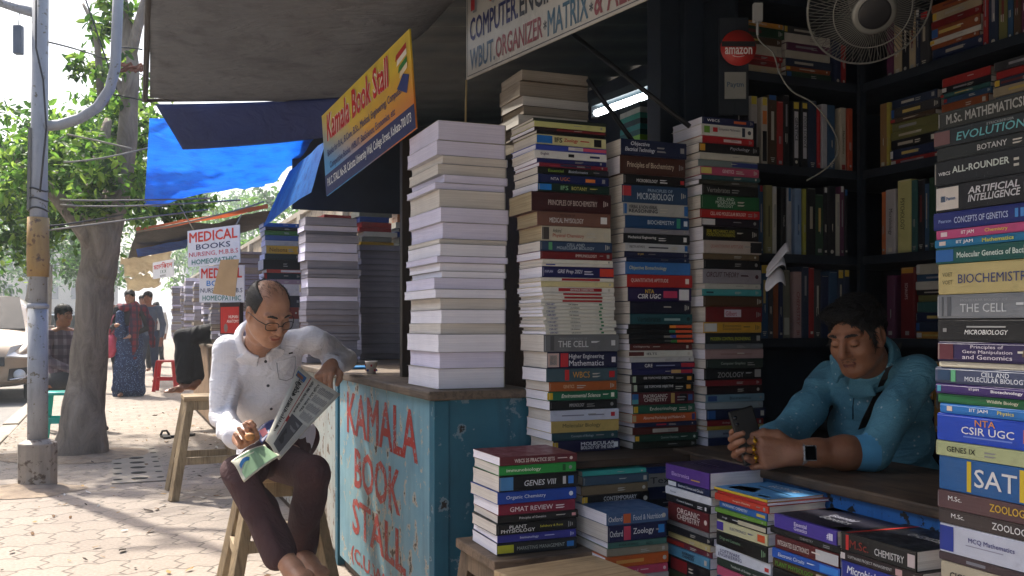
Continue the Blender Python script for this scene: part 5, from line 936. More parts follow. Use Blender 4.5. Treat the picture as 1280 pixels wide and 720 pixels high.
wires = [((58, 52, 6.2), (122, 66, 7.5), (180, 95, 9)), ((104, -10, 7), (126, 55, 7), (146, 112, 7)), ((60, 288, 6.2), (150, 276, 6.6), (260, 262, 7.2)), ((76, 250, 6.3), (130, 252, 6.6), (262, 248, 7.4)), ((76, 256, 6.3), (140, 262, 6.6), (300, 250, 7.2)), ((80, 203, 6.4), (130, 200, 6.8), (187, 184, 7.2)), ((84, 168, 6.4), (105, 172, 6.5), (165, 186, 6.6)), ((140, 118, 7.5), (165, 122, 7.5), (190, 128, 7.3)), ((55, 282, 6.2), (70, 284, 6.3), (154, 268, 7.4)), ((146, 60, 7), (158, 58, 7.2), (178, 62, 7.2)), ((330, 252, 7), (290, 268, 6.8), (170, 290, 8.2))]
wl = ['from the pole to the upper left tree', 'dropping beside the bent conduit', 'sagging from the sacking wrap to the stalls', 'level with the blue tarpaulin hem, upper', 'level with the blue tarpaulin hem, lower', 'through the leaves to the blue tarpaulin', 'short one ending in the leaves', 'tied to the awning corner', 'crossing behind the trunk fork', 'tied across the conduit', 'along the orange tarpaulin']
for w_, l in zip(wires, wl):
    a, b, c = [P(*q) for q in w_]; mb = MB(); mb.tube([(a * (1 - t) ** 2 + b * 2 * t * (1 - t) + c * t * t) for t in [i / 12 for i in range(13)]], .0065, pm('wire_grey', '8a8478', .7) if w_[0][0] > 55 and w_[0][1] > 150 else CB, 5); tag(mb.build('overhead_wire'), 'thin wire ' + l, 'wire')
mb = MB(); rr = random.Random(4)
for k in range(5): mb.tube([P(150 + (i * 6.5), 84 + rr.uniform(-6, 6), 7.2 + rr.uniform(-.05, .05)) for i in range(6)], .011, pm('rope_brown', '7a4a38', .9), 6)
tag(mb.build('rope_knot'), 'knotted brown rope between conduit and awning edge', 'rope')
# drain cover
o = empty('drain_cover', STALL @ Matrix.Translation((.14, 7.9, 0)) , 'slotted concrete drain cover in the pavement beside the leaning tree', 'drain cover'); mb = MB(); mb.box2((-.15, -1.0, -.01), (.2, .95, .008), pm('drain_slab', '8f867a', .85, .15, 6, .3, 40)); mb.build('slab', o)
hd = pm('drain_hole_shade', '0d0c0b', .9)  # flat dark discs: shade inside the slots painted on, no openings cut
for i in range(7):
    for x_, r_ in ((-.11, .03), (.03, .055), (.165, .025)): mb = MB(); mb.lathe([(.0, .0085), (r_, .0085), (r_, .0095), (0, .0095)], hd, 16, Matrix.Translation((x_, -.85 + i * .27, 0))); mb.build('slot_shade', o)
# plastic stools
def plastic_stool(pos, col, label, h=.45, yaw=0):
    o = empty('plastic_stool', Matrix.Translation(pos) @ Matrix.Rotation(yaw, 4, 'Z'), label, 'stool'); m = pm('plastic_' + col, col, .35, .05, 5); mb = MB(); mb.box2((-.14, -.14, h - .03), (.14, .14, h), m); mb.build('seat', o, bevel=.012)
    for sx, sy in ((1, 1), (1, -1), (-1, -1), (-1, 1)):
        mb = MB(); g = lambda z: .125 + .05 * (1 - z / h)
        for dx, dy in ((0, -.045 * sy), (-.045 * sx, 0)): mb.bar((sx * g(0) + dx * .5, sy * g(0) + dy * .5, 0), (sx * g(h) + dx * .5, sy * g(h) + dy * .5, h - .031), .05 if dy == 0 else .014, .014 if dy == 0 else .05, m)
        mb.build('leg', o)
    mb = MB()
    for a, b in (((1, 1), (1, -1)), ((1, -1), (-1, -1)), ((-1, -1), (-1, 1)), ((-1, 1), (1, 1))): g = .147; mb.bar((a[0] * g * .9, a[1] * g * .9, .2), (b[0] * g * .9, b[1] * g * .9, .2), .012, .05, m)
    mb.build('brace', o); return o
q_ = P(78, 405, 8.7); plastic_stool((q_.x, q_.y, 0), '1fb0a4', 'turquoise plastic stool tucked behind the leaning tree', .46, .3)
q_ = P(208, 405, 15.2); plastic_stool((q_.x, q_.y, 0), 'c8242a', 'red plastic stool on the pavement past the walking woman', .5, .2)
q_ = P(68, 405, 9.6); o = empty('wooden_bench', Matrix.Translation((q_.x + .06, q_.y, 0)) @ Matrix.Rotation(A, 4, 'Z'), 'brown wooden bench under the seated man in plaid', 'bench'); bw = wood('bench_wood', '7a4a2c', 'a8683e', .3, 0); mb = MB(); mb.box2((-.16, -.15, .44), (.16, .15, .47), bw); mb.build('seat', o, bevel=.004)
for x_ in (-.13, .13):
    for y_ in (-.11, .11): mb = MB(); mb.box2((x_ - .022, y_ - .022, 0), (x_ + .022, y_ + .022, .439), bw); mb.build('leg', o)
o = empty('sandals', P(216, 405, 9.0) - Vector((0, 0, HC)), 'pair of dark sandals left on the pavement by the stool', 'sandals')
for i in (0, 1):
    mb = MB(); M = Matrix.Translation((-.06 + .13 * i, -.03 + .08 * i, 0)) @ Matrix.Rotation(.5 - 1.2 * i, 4, 'Z'); pts = [(.0, -.13), (.035, -.11), (.032, -.02), (.045, .07), (.02, .13), (-.025, .12), (-.04, .05), (-.03, -.05), (-.032, -.11)]
    mb.add([(x_, y_, z) for z in (.001, .022) for x_, y_ in pts], [tuple(range(9))[::-1], tuple(range(9, 18))] + [(j, (j + 1) % 9, 9 + (j + 1) % 9, 9 + j) for j in range(9)], pm('sandal_black', '1a1614', .6), M); mb.tube([M @ Vector(p) for p in ((-.038, .03, .02), (-.02, .05, .06), (.02, .05, .06), (.042, .03, .02))], .012, pm('sandal_black', '1a1614', .6), 6); mb.build('sandal', o)
# ================================================================ cars
def car(pos, yaw, col, label, k=1.0, detail=True):
    o = empty('parked_car', Matrix.Translation(pos) @ Matrix.Rotation(yaw, 4, 'Z') @ Matrix.Scale(k, 4), label, 'car')
    paint = pm('car_paint_' + col, col, .3, .03, 3, coat=.6); gl = pm('car_glass', '0c1418', .12, .05, 3, spec=.35); blk = pm('car_trim', '101113', .5); chrome = pm('car_chrome', 'c8c8cc', .2, .03, metal=.9); lamp = pm('lamp_glass', 'c8ccd0', .12, .05, 20, coat=.5)
    # local: +y is the front. stations: y, bottom, sill half width, belt z, belt half width, roof z, roof half width
    S_ = [(-1.9, .42, .62, .78, .66, .8, .58), (-1.84, .26, .74, .92, .78, .96, .62), (-1.6, .22, .8, .98, .82, 1.3, .58), (-1.2, .2, .83, .98, .84, 1.47, .6), (-.4, .2, .84, .96, .85, 1.53, .62), (.3, .2, .84, .95, .85, 1.5, .61), (.75, .2, .84, .95, .85, 1.22, .66), (1.12, .2, .84, .94, .83, .98, .72), (1.5, .2, .82, .86, .8, .9, .66), (1.78, .22, .76, .74, .74, .77, .55), (1.9, .3, .66, .6, .64, .62, .5)]
    mb = MB(); vs, fs = [], []
    for y, zb, wb, zm, wm, zr, wr in S_:
        half = [(wb * .7, zb), (wb, zb + .07), (max(wb, wm) * 1.02, (zb + zm) * .5), (wm, zm), (wm * .96, zm + .03), ((wm + wr) / 2 * .985, zm + (zr - zm) * .6), (wr, zr - .02), (wr * .6, zr + .015)]
        ring = half + [(-x_, z_) for x_, z_ in half[::-1]]; vs += [(x_, y, z_) for x_, z_ in ring]
    n = 16
    for i in range(len(S_) - 1):
        for j in range(n): fs.append((i * n + j, (i + 1) * n + j, (i + 1) * n + (j + 1) % n, i * n + (j + 1) % n))
    fs += [tuple(range(n)), tuple(range((len(S_) - 1) * n, len(S_) * n))[::-1]]
    mb.add(vs, fs, paint, None, True); b = mb.build('body', o); s_ = b.modifiers.new('sub', 'SUBSURF'); s_.levels = 2; s_.render_levels = 2
    def patch(name, pts, m, off=.02):
        mb = MB(); c = sum((Vector(p) for p in pts), Vector()) / len(pts); nr = (Vector(pts[1]) - Vector(pts[0])).cross(Vector(pts[2]) - Vector(pts[0])).normalized(); q = [Vector(p) for p in pts]; mb.add(q + [p - nr * off for p in q], [tuple(range(len(q))), tuple(range(len(q), 2 * len(q)))[::-1]] + [(i, len(q) + i, len(q) + (i + 1) % len(q), (i + 1) % len(q)) for i in range(len(q))], m); return mb.build(name, o)
    patch('windscreen', [(.66, 1.1, 1.0), (.56, .42, 1.475), (-.56, .42, 1.475), (-.66, 1.1, 1.0)], gl, .03)
    patch('rear_window', [(-.6, -1.82, 1.02), (-.52, -1.52, 1.4), (.52, -1.52, 1.4), (.6, -1.82, 1.02)], gl, .03)
    for s in (1, -1):
        pts = [(s * .835, .95, 1.0), (s * .73, .3, 1.43), (s * .74, -1.1, 1.43), (s * .83, -1.45, 1.02)]; patch('side_window', pts if s < 0 else pts[::-1], gl, .02)
        hp = [(s * .77, 1.72, .74), (s * .82, 1.4, .84), (s * .5, 1.82, .76), (s * .45, 1.9, .64), (s * .7, 1.84, .62)]; hp = [hp[0], hp[1], hp[2], hp[3], hp[4]]; patch('headlight', hp if s > 0 else hp[::-1], lamp, .04)
        mb = MB(); mb.lathe([(0, 0), (.07, 0), (.075, .02), (.0, .03)], lamp, 18, Matrix.Translation((s * .62, 1.87, .4)) @ Matrix.Rotation(-math.pi / 2, 4, 'X')); mb.build('fog_lamp', o)
        patch('bumper_inlet', [(s * .48, 1.905, .32), (s * .74, 1.83, .34), (s * .74, 1.83, .5), (s * .5, 1.9, .48)][::-s], blk, .03)
        mb = MB(); mb.tube([(s * .5, 1.93, .335), (s * .68, 1.88, .36), (s * .76, 1.83, .44)], .014, chrome, 8); mb.build('chrome_strip', o)
        mb = MB(); mb.lathe([(0, -.05), (.05, -.05), (.07, 0), (.06, .05), (0, .05)], paint, 16, Matrix.Translation((s * .95, .75, 1.02)) @ Matrix.Scale(1.3, 4, (1, 0, 0))); mb.build('wing_mirror', o)
        for y_ in (1.18, -1.2):
            M = Matrix.Translation((s * .74, y_, .3)) @ Matrix.Rotation(math.pi / 2 * s, 4, 'Y'); mb = MB(); mb.lathe([(.2, -.09), (.28, -.09), (.3, -.05), (.3, .06), (.28, .1), (.2, .1)], pm('tyre', '141414', .8), 28, M); w_ = mb.build('wheel', o); mb = MB(); mb.lathe([(0, .06), (.05, .08), (.19, .085), (.2, .1), (.2, .05)], chrome, 20, M); mb.build('rim', w_)
    patch('grille', [(.44, 1.915, .52), (.44, 1.9, .64), (-.44, 1.9, .64), (-.44, 1.915, .52)][::-1], blk, .03); patch('number_plate', [(.25, 1.945, .36), (.25, 1.945, .46), (-.25, 1.945, .46), (-.25, 1.945, .36)][::-1], pm('plate', 'd8c850', .5), .02)
    return o
cp = P(-26, 405, 16); car((cp.x, cp.y, -.14), math.pi + A * 1.1, '94806a', 'beige hatchback car standing at the kerb behind the pole', 1.12)
cp = P(5, 405, 27); car((cp.x, cp.y, -.14), math.pi + A, 'd8d8d8', 'white car further up the road behind the beige one', 1.0)
cp = P(74, 405, 30); car((cp.x, cp.y, -.14), math.pi + A, '5a84b0', 'small pale blue car far up the road beside the tree', 1.0)
# ================================================================ figures: smooth distance-field bodies meshed with surface nets
class Field:
    def __init__(s): s.pr = []; s.fold = None
    def rc(s, a, b, r1, r2, k=.02, m=0, op='u'): s.pr.append(('c', np.array(a, float), np.array(b, float), r1, r2, k, m, op)); return s
    def el(s, c, r, R=None, k=.02, m=0, op='u'): s.pr.append(('e', np.array(c, float), np.array(r, float), None if R is None else np.array(R, float), 0, k, m, op)); return s
    def paint(s, a, b, r1, r2, m): s.pr.append(('c', np.array(a, float), np.array(b, float), r1, r2, .004, m, 'p')); return s
    def chain(s, pts, rs, k=.02, m=0):
        for i in range(len(pts) - 1): s.rc(pts[i], pts[i + 1], rs[i], rs[i + 1], k, m)
        return s
    def bounds(s):
        lo, hi = np.full(3, 9e9), np.full(3, -9e9)
        for p in s.pr:
            if p[7] != 'u': continue
            if p[0] == 'c': rr = max(p[3], p[4]); a, b = np.minimum(p[1], p[2]) - rr, np.maximum(p[1], p[2]) + rr
            else: rr = p[2].max() if p[3] is not None else p[2]; a, b = p[1] - rr, p[1] + rr
            lo, hi = np.minimum(lo, a), np.maximum(hi, b)
        return lo, hi
    def mesh(s, h):
        lo, hi = s.bounds(); lo = lo - 3 * h; n = np.ceil((hi + 3 * h - lo) / h).astype(int) + 1
        ax = [lo[i] + h * np.arange(n[i]) for i in range(3)]
        Fd = np.full(n, 1.0, np.float32); best = np.full(n, 1e3, np.float32); ID = np.zeros(n, np.int8)
        for p in s.pr:
            ty, k, m, op = p[0], p[5], p[6], p[7]; mg = k + 3 * h
            if ty == 'c': rr = max(p[3], p[4]); a, b = np.minimum(p[1], p[2]) - rr - mg, np.maximum(p[1], p[2]) + rr + mg
            else: rr = p[2].max() if p[3] is not None else p[2]; a, b = p[1] - rr - mg, p[1] + rr + mg
            i0 = np.clip(np.floor((a - lo) / h).astype(int), 0, n - 1); i1 = np.clip(np.ceil((b - lo) / h).astype(int) + 1, 1, n)
            if (i1 <= i0).any(): continue
            sl = tuple(slice(i0[i], i1[i]) for i in range(3))
            X, Y, Z = np.meshgrid(*[ax[i][sl[i]].astype(np.float32) for i in range(3)], indexing='ij')
            if ty == 'c':
                ba = p[2] - p[1]; L2 = max(float(ba @ ba), 1e-9); dx, dy, dz = X - p[1][0], Y - p[1][1], Z - p[1][2]
                t = np.clip((dx * ba[0] + dy * ba[1] + dz * ba[2]) / L2, 0, 1)
                d = np.sqrt((dx - t * ba[0]) ** 2 + (dy - t * ba[1]) ** 2 + (dz - t * ba[2]) ** 2) - (p[3] + t * (p[4] - p[3]))
            else:
                dx, dy, dz = X - p[1][0], Y - p[1][1], Z - p[1][2]
                if p[3] is not None: R = p[3]; dx, dy, dz = [dx * R[0][i] + dy * R[1][i] + dz * R[2][i] for i in range(3)]
                r = p[2]; k0 = np.sqrt((dx / r[0]) ** 2 + (dy / r[1]) ** 2 + (dz / r[2]) ** 2); k1 = np.sqrt((dx / r[0] ** 2) ** 2 + (dy / r[1] ** 2) ** 2 + (dz / r[2] ** 2) ** 2)
                d = k0 * (k0 - 1) / np.maximum(k1, 1e-6)
            f = Fd[sl]
            if op == 'u':
                hh = np.clip(.5 + .5 * (f - d) / k, 0, 1); Fd[sl] = f * (1 - hh) + d * hh - k * hh * (1 - hh)
                bb = best[sl]; w_ = d < bb; bb[w_] = d[w_]; ii = ID[sl]; ii[w_] = m
            elif op == 's':
                d = -d; hh = np.clip(.5 - .5 * (f - d) / k, 0, 1); Fd[sl] = f * (1 - hh) + d * hh + k * hh * (1 - hh)
            elif op == 'p': ii = ID[sl]; ii[d < 0] = m        # paint only
        if s.fold:
            X, Y, Z = np.meshgrid(*[a.astype(np.float32) for a in ax], indexing='ij'); near = np.abs(Fd) < .05
            Fd[near] += s.fold(X[near], Y[near], Z[near])
        return surface_nets(Fd, ID, lo, h)
def surface_nets(Fd, ID, lo, h):
    ins = Fd < 0; nx, ny, nz = Fd.shape; cnt = np.zeros((nx - 1, ny - 1, nz - 1), np.int8)
    for a in (0, 1):
        for b in (0, 1):
            for c in (0, 1): cnt += ins[a:nx - 1 + a, b:ny - 1 + b, c:nz - 1 + c]
    act = np.argwhere((cnt > 0) & (cnt < 8)); idx = np.full(cnt.shape, -1, np.int64); idx[tuple(act.T)] = np.arange(len(act))
    acc = np.zeros((len(act), 3)); num = np.zeros(len(act)); cor = [(a, b, c) for a in (0, 1) for b in (0, 1) for c in (0, 1)]
    for i, p in enumerate(cor):
        for q in cor[i + 1:]:
            if sum(abs(p[k] - q[k]) for k in range(3)) != 1: continue
            fp = Fd[act[:, 0] + p[0], act[:, 1] + p[1], act[:, 2] + p[2]]; fq = Fd[act[:, 0] + q[0], act[:, 1] + q[1], act[:, 2] + q[2]]
            w_ = (fp < 0) != (fq < 0); t = np.where(w_, fp / np.where(w_, fp - fq, 1), 0)
            for k in range(3): acc[:, k] += np.where(w_, p[k] + t * (q[k] - p[k]), 0)
            num += w_
    V = lo + h * (act + acc / num[:, None]); mid = ID[tuple(act.T)]; quads = []
    for ax_ in range(3):
        o = [i for i in range(3) if i != ax_]; sl0 = [slice(None)] * 3; sl1 = [slice(None)] * 3; sl0[ax_] = slice(0, -1); sl1[ax_] = slice(1, None)
        e = ins[tuple(sl0)] != ins[tuple(sl1)]; E_ = np.argwhere(e); E_ = E_[(E_[:, o[0]] > 0) & (E_[:, o[1]] > 0) & (E_[:, o[0]] < Fd.shape[o[0]] - 1) & (E_[:, o[1]] < Fd.shape[o[1]] - 1)]
        if not len(E_): continue
        def cell(a, b): c = E_.copy(); c[:, o[0]] -= a; c[:, o[1]] -= b; return idx[tuple(c.T)]
        q = np.stack([cell(0, 0), cell(1, 0), cell(1, 1), cell(0, 1)], 1); fl = ins[tuple(E_.T)]
        if ax_ == 1: fl = ~fl
        q[~fl] = q[~fl][:, ::-1]; quads.append(q)
    Q = np.concatenate(quads); Q = Q[(Q >= 0).all(1)]
    return V, Q, mid[Q[:, 0]]
def field_obj(name, pieces, mats, parent=None):
    """pieces = [(Field, voxel)] joined into one mesh"""
    Vs, Qs, Ms, o = [], [], [], 0
    for f, h in pieces:
        V, Q, m = f.mesh(h); Vs.append(V); Qs.append(Q + o); Ms.append(m); o += len(V)
    V, Q, m = np.concatenate(Vs), np.concatenate(Qs), np.concatenate(Ms); me = bpy.data.meshes.new(name)
    me.vertices.add(len(V)); me.vertices.foreach_set('co', V.ravel()); me.loops.add(len(Q) * 4); me.loops.foreach_set('vertex_index', Q.ravel().astype(np.int32)); me.polygons.add(len(Q))
    me.polygons.foreach_set('loop_start', np.arange(len(Q), dtype=np.int32) * 4)
    for mt in mats: me.materials.append(mt)
    me.polygons.foreach_set('material_index', m.astype(np.int32)); me.polygons.foreach_set('use_smooth', np.ones(len(Q), bool)); me.update(calc_edges=True); me.validate()
    ob = bpy.data.objects.new(name, me); COL.objects.link(ob); s_ = ob.modifiers.new('smooth', 'SMOOTH'); s_.factor = .5; s_.iterations = 2
    if parent: ob.parent = parent; ob.matrix_parent_inverse = parent.matrix_world.inverted()
    return ob
def skin(name, c, c2):
    k = NT(name); v = k.coord(); n = k.noise(v, 18, 5); g = k.noise(v, 160, 3); k.base(k.ramp(n, [(.3, hexc(c2)), (.7, hexc(c))])); k.rough(.48)
    k.rough(k.ramp(k.noise(v, 30, 4), [(.3, (.38,) * 3), (.7, (.62,) * 3)])); k.b.inputs['Subsurface Weight'].default_value = .06; k.b.inputs['Subsurface Radius'].default_value = (.012, .005, .003); k.bump(k.math('ADD', g, k.math('MULTIPLY', k.noise(k.coord((1, 1, 2.5)), 55, 4), .8)), .3, .003); return k.m
SK1 = skin('skin_brown', 'b5866a', '9c6e54'); SK2 = skin('skin_dusky', '9c6c50', '865842'); LIP = pm('lips', '8a4a40', .5, .08, 30); LIP2 = pm('lips_dark', '6a3a32', .5, .08, 30); STB = pm('stubble_skin', '6a4c3c', .6, .12, 90)
HAIR = pm('black_hair', '0a0808', .6, .3, 60, .6, 260, stretch=(1, 1, .25)); HAIRG = pm('greying_hair', '171412', .55, .35, 90, .5, 260); BROW = pm('brow_hair', '17110f', .7, .2, 90); EYEW = pm('eye_white', 'd0c8c0', .25, .03); EYEB = pm('eye_dark', '120c0a', .15, .05)
def basis(f, up=Vector((0, 0, 1))):
    f = f.normalized(); r = f.cross(up).normalized(); u = r.cross(f); return r, f, u       # right hand side of the person, forward, up
class Head:
    def __init__(s, c, f, scale=1, roll=0, up=Vector((0, 0, 1))):
        f = f.normalized(); r, f, u = basis(f, up); q = Matrix.Rotation(roll, 3, f); s.r, s.u, s.f = q @ r, q @ u, f; s.c = c; s.k = scale
        s.R = [[s.r[i], s.f[i], s.u[i]] for i in range(3)]      # columns local x,y,z
    def p(s, x, y, z): return s.c + (s.r * x + s.f * y + s.u * z) * s.k
    def fill(s, F_, neck_to, stub=False, fat=0, lip=1, neck_r=.054):
        k = s.k; p = s.p; E = lambda c, r, kk=.015, m=0, op='u': F_.el(p(*c), [a * k for a in r], s.R, kk * k, m, op)
        C = lambda a, b, r1, r2, kk=.012, m=0, op='u': F_.rc(p(*a), p(*b), r1 * k, r2 * k, kk * k, m, op)
        F_.chain([p(0, -.025, -.05), p(0, -.03, -.09), neck_to], [.052 * k, neck_r * k, (neck_r + .008) * k], .03)
        E((0, -.018, .035), (.074, .094, .083)); E((0, .022, -.03), (.062 + fat, .062, .083), .03)
        for q in (1, -1):
            C((q * .05, .0, -.045), (q * .022, .058, -.092), .022 + fat, .018, .03); E((q * (.04 + fat), .05, -.028), (.024, .026, .024), .025)
            C((q * .012, .083, .026), (q * .05, .068, .028), .0085, .007, .014)
        C((0, .062, -.096), (0, .066, -.09), .02, .018, .02)
        if fat: E((0, .03, -.105), (.04, .035, .025), .03)
        for q in (1, -1): E((q * .032, .094, .004), (.019, .013, .013), .012, 0, 's')
        C((0, .084, .014), (0, .107, -.025), .0085, .0128, .010); E((0, .103, -.03), (.0142, .0125, .011), .007)
        for q in (1, -1): E((q * .0135, .091, -.033), (.0085, .01, .0075), .006)
        for q in (1, -1):
            E((q * .031, .0745, .003), (.0155, .0125, .0125), .004)
            F_.paint(p(q * .019, .0875, -.004), p(q * .032, .089, -.0062), .0028 * k, .003 * k, 2); F_.paint(p(q * .032, .089, -.0062), p(q * .045, .08, -.004), .003 * k, .0026 * k, 2); C((q * .014, .0885, .0275), (q * .034, .0835, .0315), .003, .0028, .003, 2); C((q * .034, .0835, .0315), (q * .051, .0725, .027), .0028, .0018, .003, 2)
            E((q * .076, -.012, -.004), (.009, .02, .032), .008); E((q * .082, -.008, -.002), (.004, .01, .018), .004, 0, 's'); E((q * .074, .0, -.03), (.007, .009, .009), .008)
        C((-.019, .082, -.0595), (0, .087, -.057), .0034, .0042, .006); C((.019, .082, -.0595), (0, .087, -.057), .0034, .0042, .006); C((-.014, .081, -.0685), (.014, .081, -.0685), .0048, .0048, .008); C((-.018, .0865, -.0635), (.018, .0865, -.0635), .0012, .0012, .0025, 0, 's')
        F_.paint(p(-.021, .083, -.061), p(.021, .083, -.061), .0048 * k, .0048 * k, lip); F_.paint(p(-.015, .0845, -.068), p(.015, .0845, -.068), .0052 * k, .0052 * k, lip)
        if stub:
            F_.paint(p(-.024, .084, -.051), p(0, .092, -.048), .0052 * k, .0056 * k, 3); F_.paint(p(.024, .084, -.051), p(0, .092, -.048), .0052 * k, .0056 * k, 3)
    def hairE(s, F_, c, r, k=.015, op='u'): F_.el(s.p(*c), [a * s.k for a in r], s.R, k, 0, op)
def hand_prims(F_, M, side=1, bend=(25, 40, 25), spread=.0, thumb=None, k=1.0, fan=(0, 0, 0, 0), rings=None):
    """local frame M: +y towards the fingers, +x*side the thumb side, +z the back of the hand"""
    p = lambda x, y, z: np.array((M @ Vector((x * side * k, y * k, z * k)))[:])
    xs = (.03, .0105, -.0095, -.028); ln = (.072, .08, .074, .058); rr = (.0088, .0092, .0087, .0076)
    F_.rc(p(0, -.05, 0), p(0, .012, 0), .026 * k, .027 * k, .02)
    for i in range(4):
        F_.rc(p(xs[i] * .55, .01, 0), p(xs[i], .088 - abs(i - 1) * .004, .002), .0155 * k, .0125 * k, .012)
        y0 = .088 - abs(i - 1) * .004; q = Vector((xs[i], y0, .002)); a = 0; lx = math.radians(fan[i]) + spread * (1.5 - i); pts = [p(*q)]
        for j, fr in enumerate((.45, .31, .24)):
            a += math.radians(bend[j] + (4 * i if j == 0 else 0)); q = q + Vector((math.sin(lx) * math.cos(a), math.cos(lx) * math.cos(a), -math.sin(a))) * ln[i] * fr; pts.append(p(*q))
        F_.chain(pts, [rr[i] * 1.08 * k, rr[i] * k, rr[i] * .93 * k, rr[i] * .8 * k], .003)
    th = thumb or ((.022, .018, -.008), (.046, .05, -.018), (.05, .08, -.026), (.046, .104, -.034)); F_.chain([p(*q) for q in th], [.0155 * k, .0125 * k, .011 * k, .0085 * k], .006)
    return p
def folds(amp, seed=0, f=38):
    r = np.random.RandomState(seed); K = r.randn(4, 3)
    def fn(x, y, z):
        a = np.sin(9 * (x * K[0, 0] + y * K[0, 1] + z * K[0, 2]) + 1.7 * np.sin(14 * (x * K[1, 0] + y * K[1, 1]) + 11 * z)); b = np.sin(f * (.55 * z + .35 * x * K[2, 0] + .3 * y * K[2, 1]) + 2.4 * a + 1.2 * np.sin(23 * x + 17 * y))
        return (amp * (np.abs(b) ** 1.5 * np.sign(b)) * (.55 + .45 * np.sin(13 * x + 7 * z + 5 * y)) + amp * .7 * a).astype(np.float32)
    return fn
def arm(F_, pts, rs, k=.025, m=0): F_.chain([Vector(p) for p in pts], rs, k, m)
def torso(F_, hips, neck, right, fwd_hint, g=0, w_=1.0, belly=0, k=.022):
    up = (neck - hips).normalized(); fw = right.cross(up) * -1; fw = fw if fw.dot(fwd_hint) > 0 else -fw; fw.normalize(); r = up.cross(fw); L = (neck - hips).length; R = [[r[i], fw[i], up[i]] for i in range(3)]
    q = lambda f, y=0, x=0: hips + up * (L * f) + fw * y + r * x
    F_.el(q(.02), (.155 * w_ + g, .112 + g, .12), R, k); F_.el(q(.3, .008 + belly * .5), (.138 * w_ + g, .105 + belly + g, .16), R, k); F_.el(q(.6, .012), (.152 * w_ + g, .112 + belly * .5 + g, .16), R, k); F_.el(q(.8, 0), (.16 * w_ + g, .092 + g, .1), R, k)
    return r, fw, up, q
def on_surface(ob, px, py, lift=.003):
    """point where the sight line through a photo pixel meets a built surface"""
    from mathutils.bvhtree import BVHTree
    if ob.name not in _bvh: _bvh[ob.name] = BVHTree.FromPolygons([v.co[:] for v in ob.data.vertices], [tuple(p.vertices) for p in ob.data.polygons])
    o_ = Vector((0, 0, HC)); d = (P(px, py, 1.0) - o_).normalized(); h_ = _bvh[ob.name].ray_cast(o_, d)
    return (h_[0] - d * lift, h_[1]) if h_[0] is not None else (P(px, py, 3), Vector((0, -1, 0)))
_bvh = {}
def collar(name, root, mat, base, axis, fw, rad, h, gap=.28):
    axis = axis.normalized(); e1 = (fw - axis * fw.dot(axis)).normalized(); e2 = axis.cross(e1); c = Field(); N = 64; R = [[e2[i], e1[i], axis[i]] for i in range(3)]
    f_ = lambda a, z: base + axis * (z - .016 * math.cos(a)) + (e1 * math.cos(a) * 1.06 + e2 * math.sin(a)) * (rad + .004 * (h - z) / h)
    for i in range(N):
        a, a2 = [gap + (2 * math.pi - 2 * gap) * (i + j) / N for j in (0, 1)]
        for z in (0, h * .33, h * .66, h): c.rc(f_(a, z), f_(a2, z), .0055, .0055, .004)
        if 6 < i < N - 7: c.rc(f_(a, h) + (f_(a, 0) - base).normalized() * .005, f_(a, -.012) + (f_(a, 0) - base).normalized() * .016, .0045, .0045, .004)
    for q in (1, -1):
        for t in [i * .35 for i in range(20)]:
            a = q * (gap + .1 * t); L = .058 - .006 * abs(t - 1.5); c.rc(f_(a, h * .95), f_(a, h * .95) - axis * L + e1 * (.024 - .002 * t) + e2 * q * (.008 + .004 * t), .0058, .0048, .003)
    return field_obj(name, [(c, .0035)], [mat], root)
def strands(name, root, hair_ob, hd, mat, n, L, rad, flow, seed, lift=.002, keep=None):
    me = hair_ob.data; rnd = random.Random(seed); mb = MB(); R = Matrix((hd.r, hd.f, hd.u)); Rt = R.transposed(); c_ = 0; V_ = [v for v in me.vertices if not keep or keep(R @ (v.co - hd.c) / hd.k)]
    if not V_: return
    while c_ < n:
        v = V_[rnd.randrange(len(V_))]; loc = R @ (v.co - hd.c) / hd.k
        c_ += 1; nr = v.normal; fl = Rt @ Vector(flow(loc, rnd)); t = (fl - nr * fl.dot(nr)); 
        if t.length < 1e-4: continue
        t.normalize(); sd = nr.cross(t); cv = rnd.gauss(0, .25); l = L * rnd.uniform(.5, 1.2); p = v.co - nr * .002; pts = [p]
        for i in (1, 2, 3): f = i / 3; pts.append(v.co + (t * f + sd * cv * f * f) * l + nr * (lift * math.sin(f * 2.6) * rnd.uniform(.4, 1.5) - .0022 * f * f * (l / .03)))
        mb.tube(pts, [rad, rad, rad * .8, rad * .25], mat, 4, cap=False)
    return world_part(mb, name, root)
def person(label, at, group=None): return empty('person', Matrix.Translation(at), label, 'person', group)
def world_part(mb, name, parent, **k): o = mb.build(name, None, **k); o.parent = parent; o.matrix_parent_inverse = parent.matrix_world.inverted(); return o
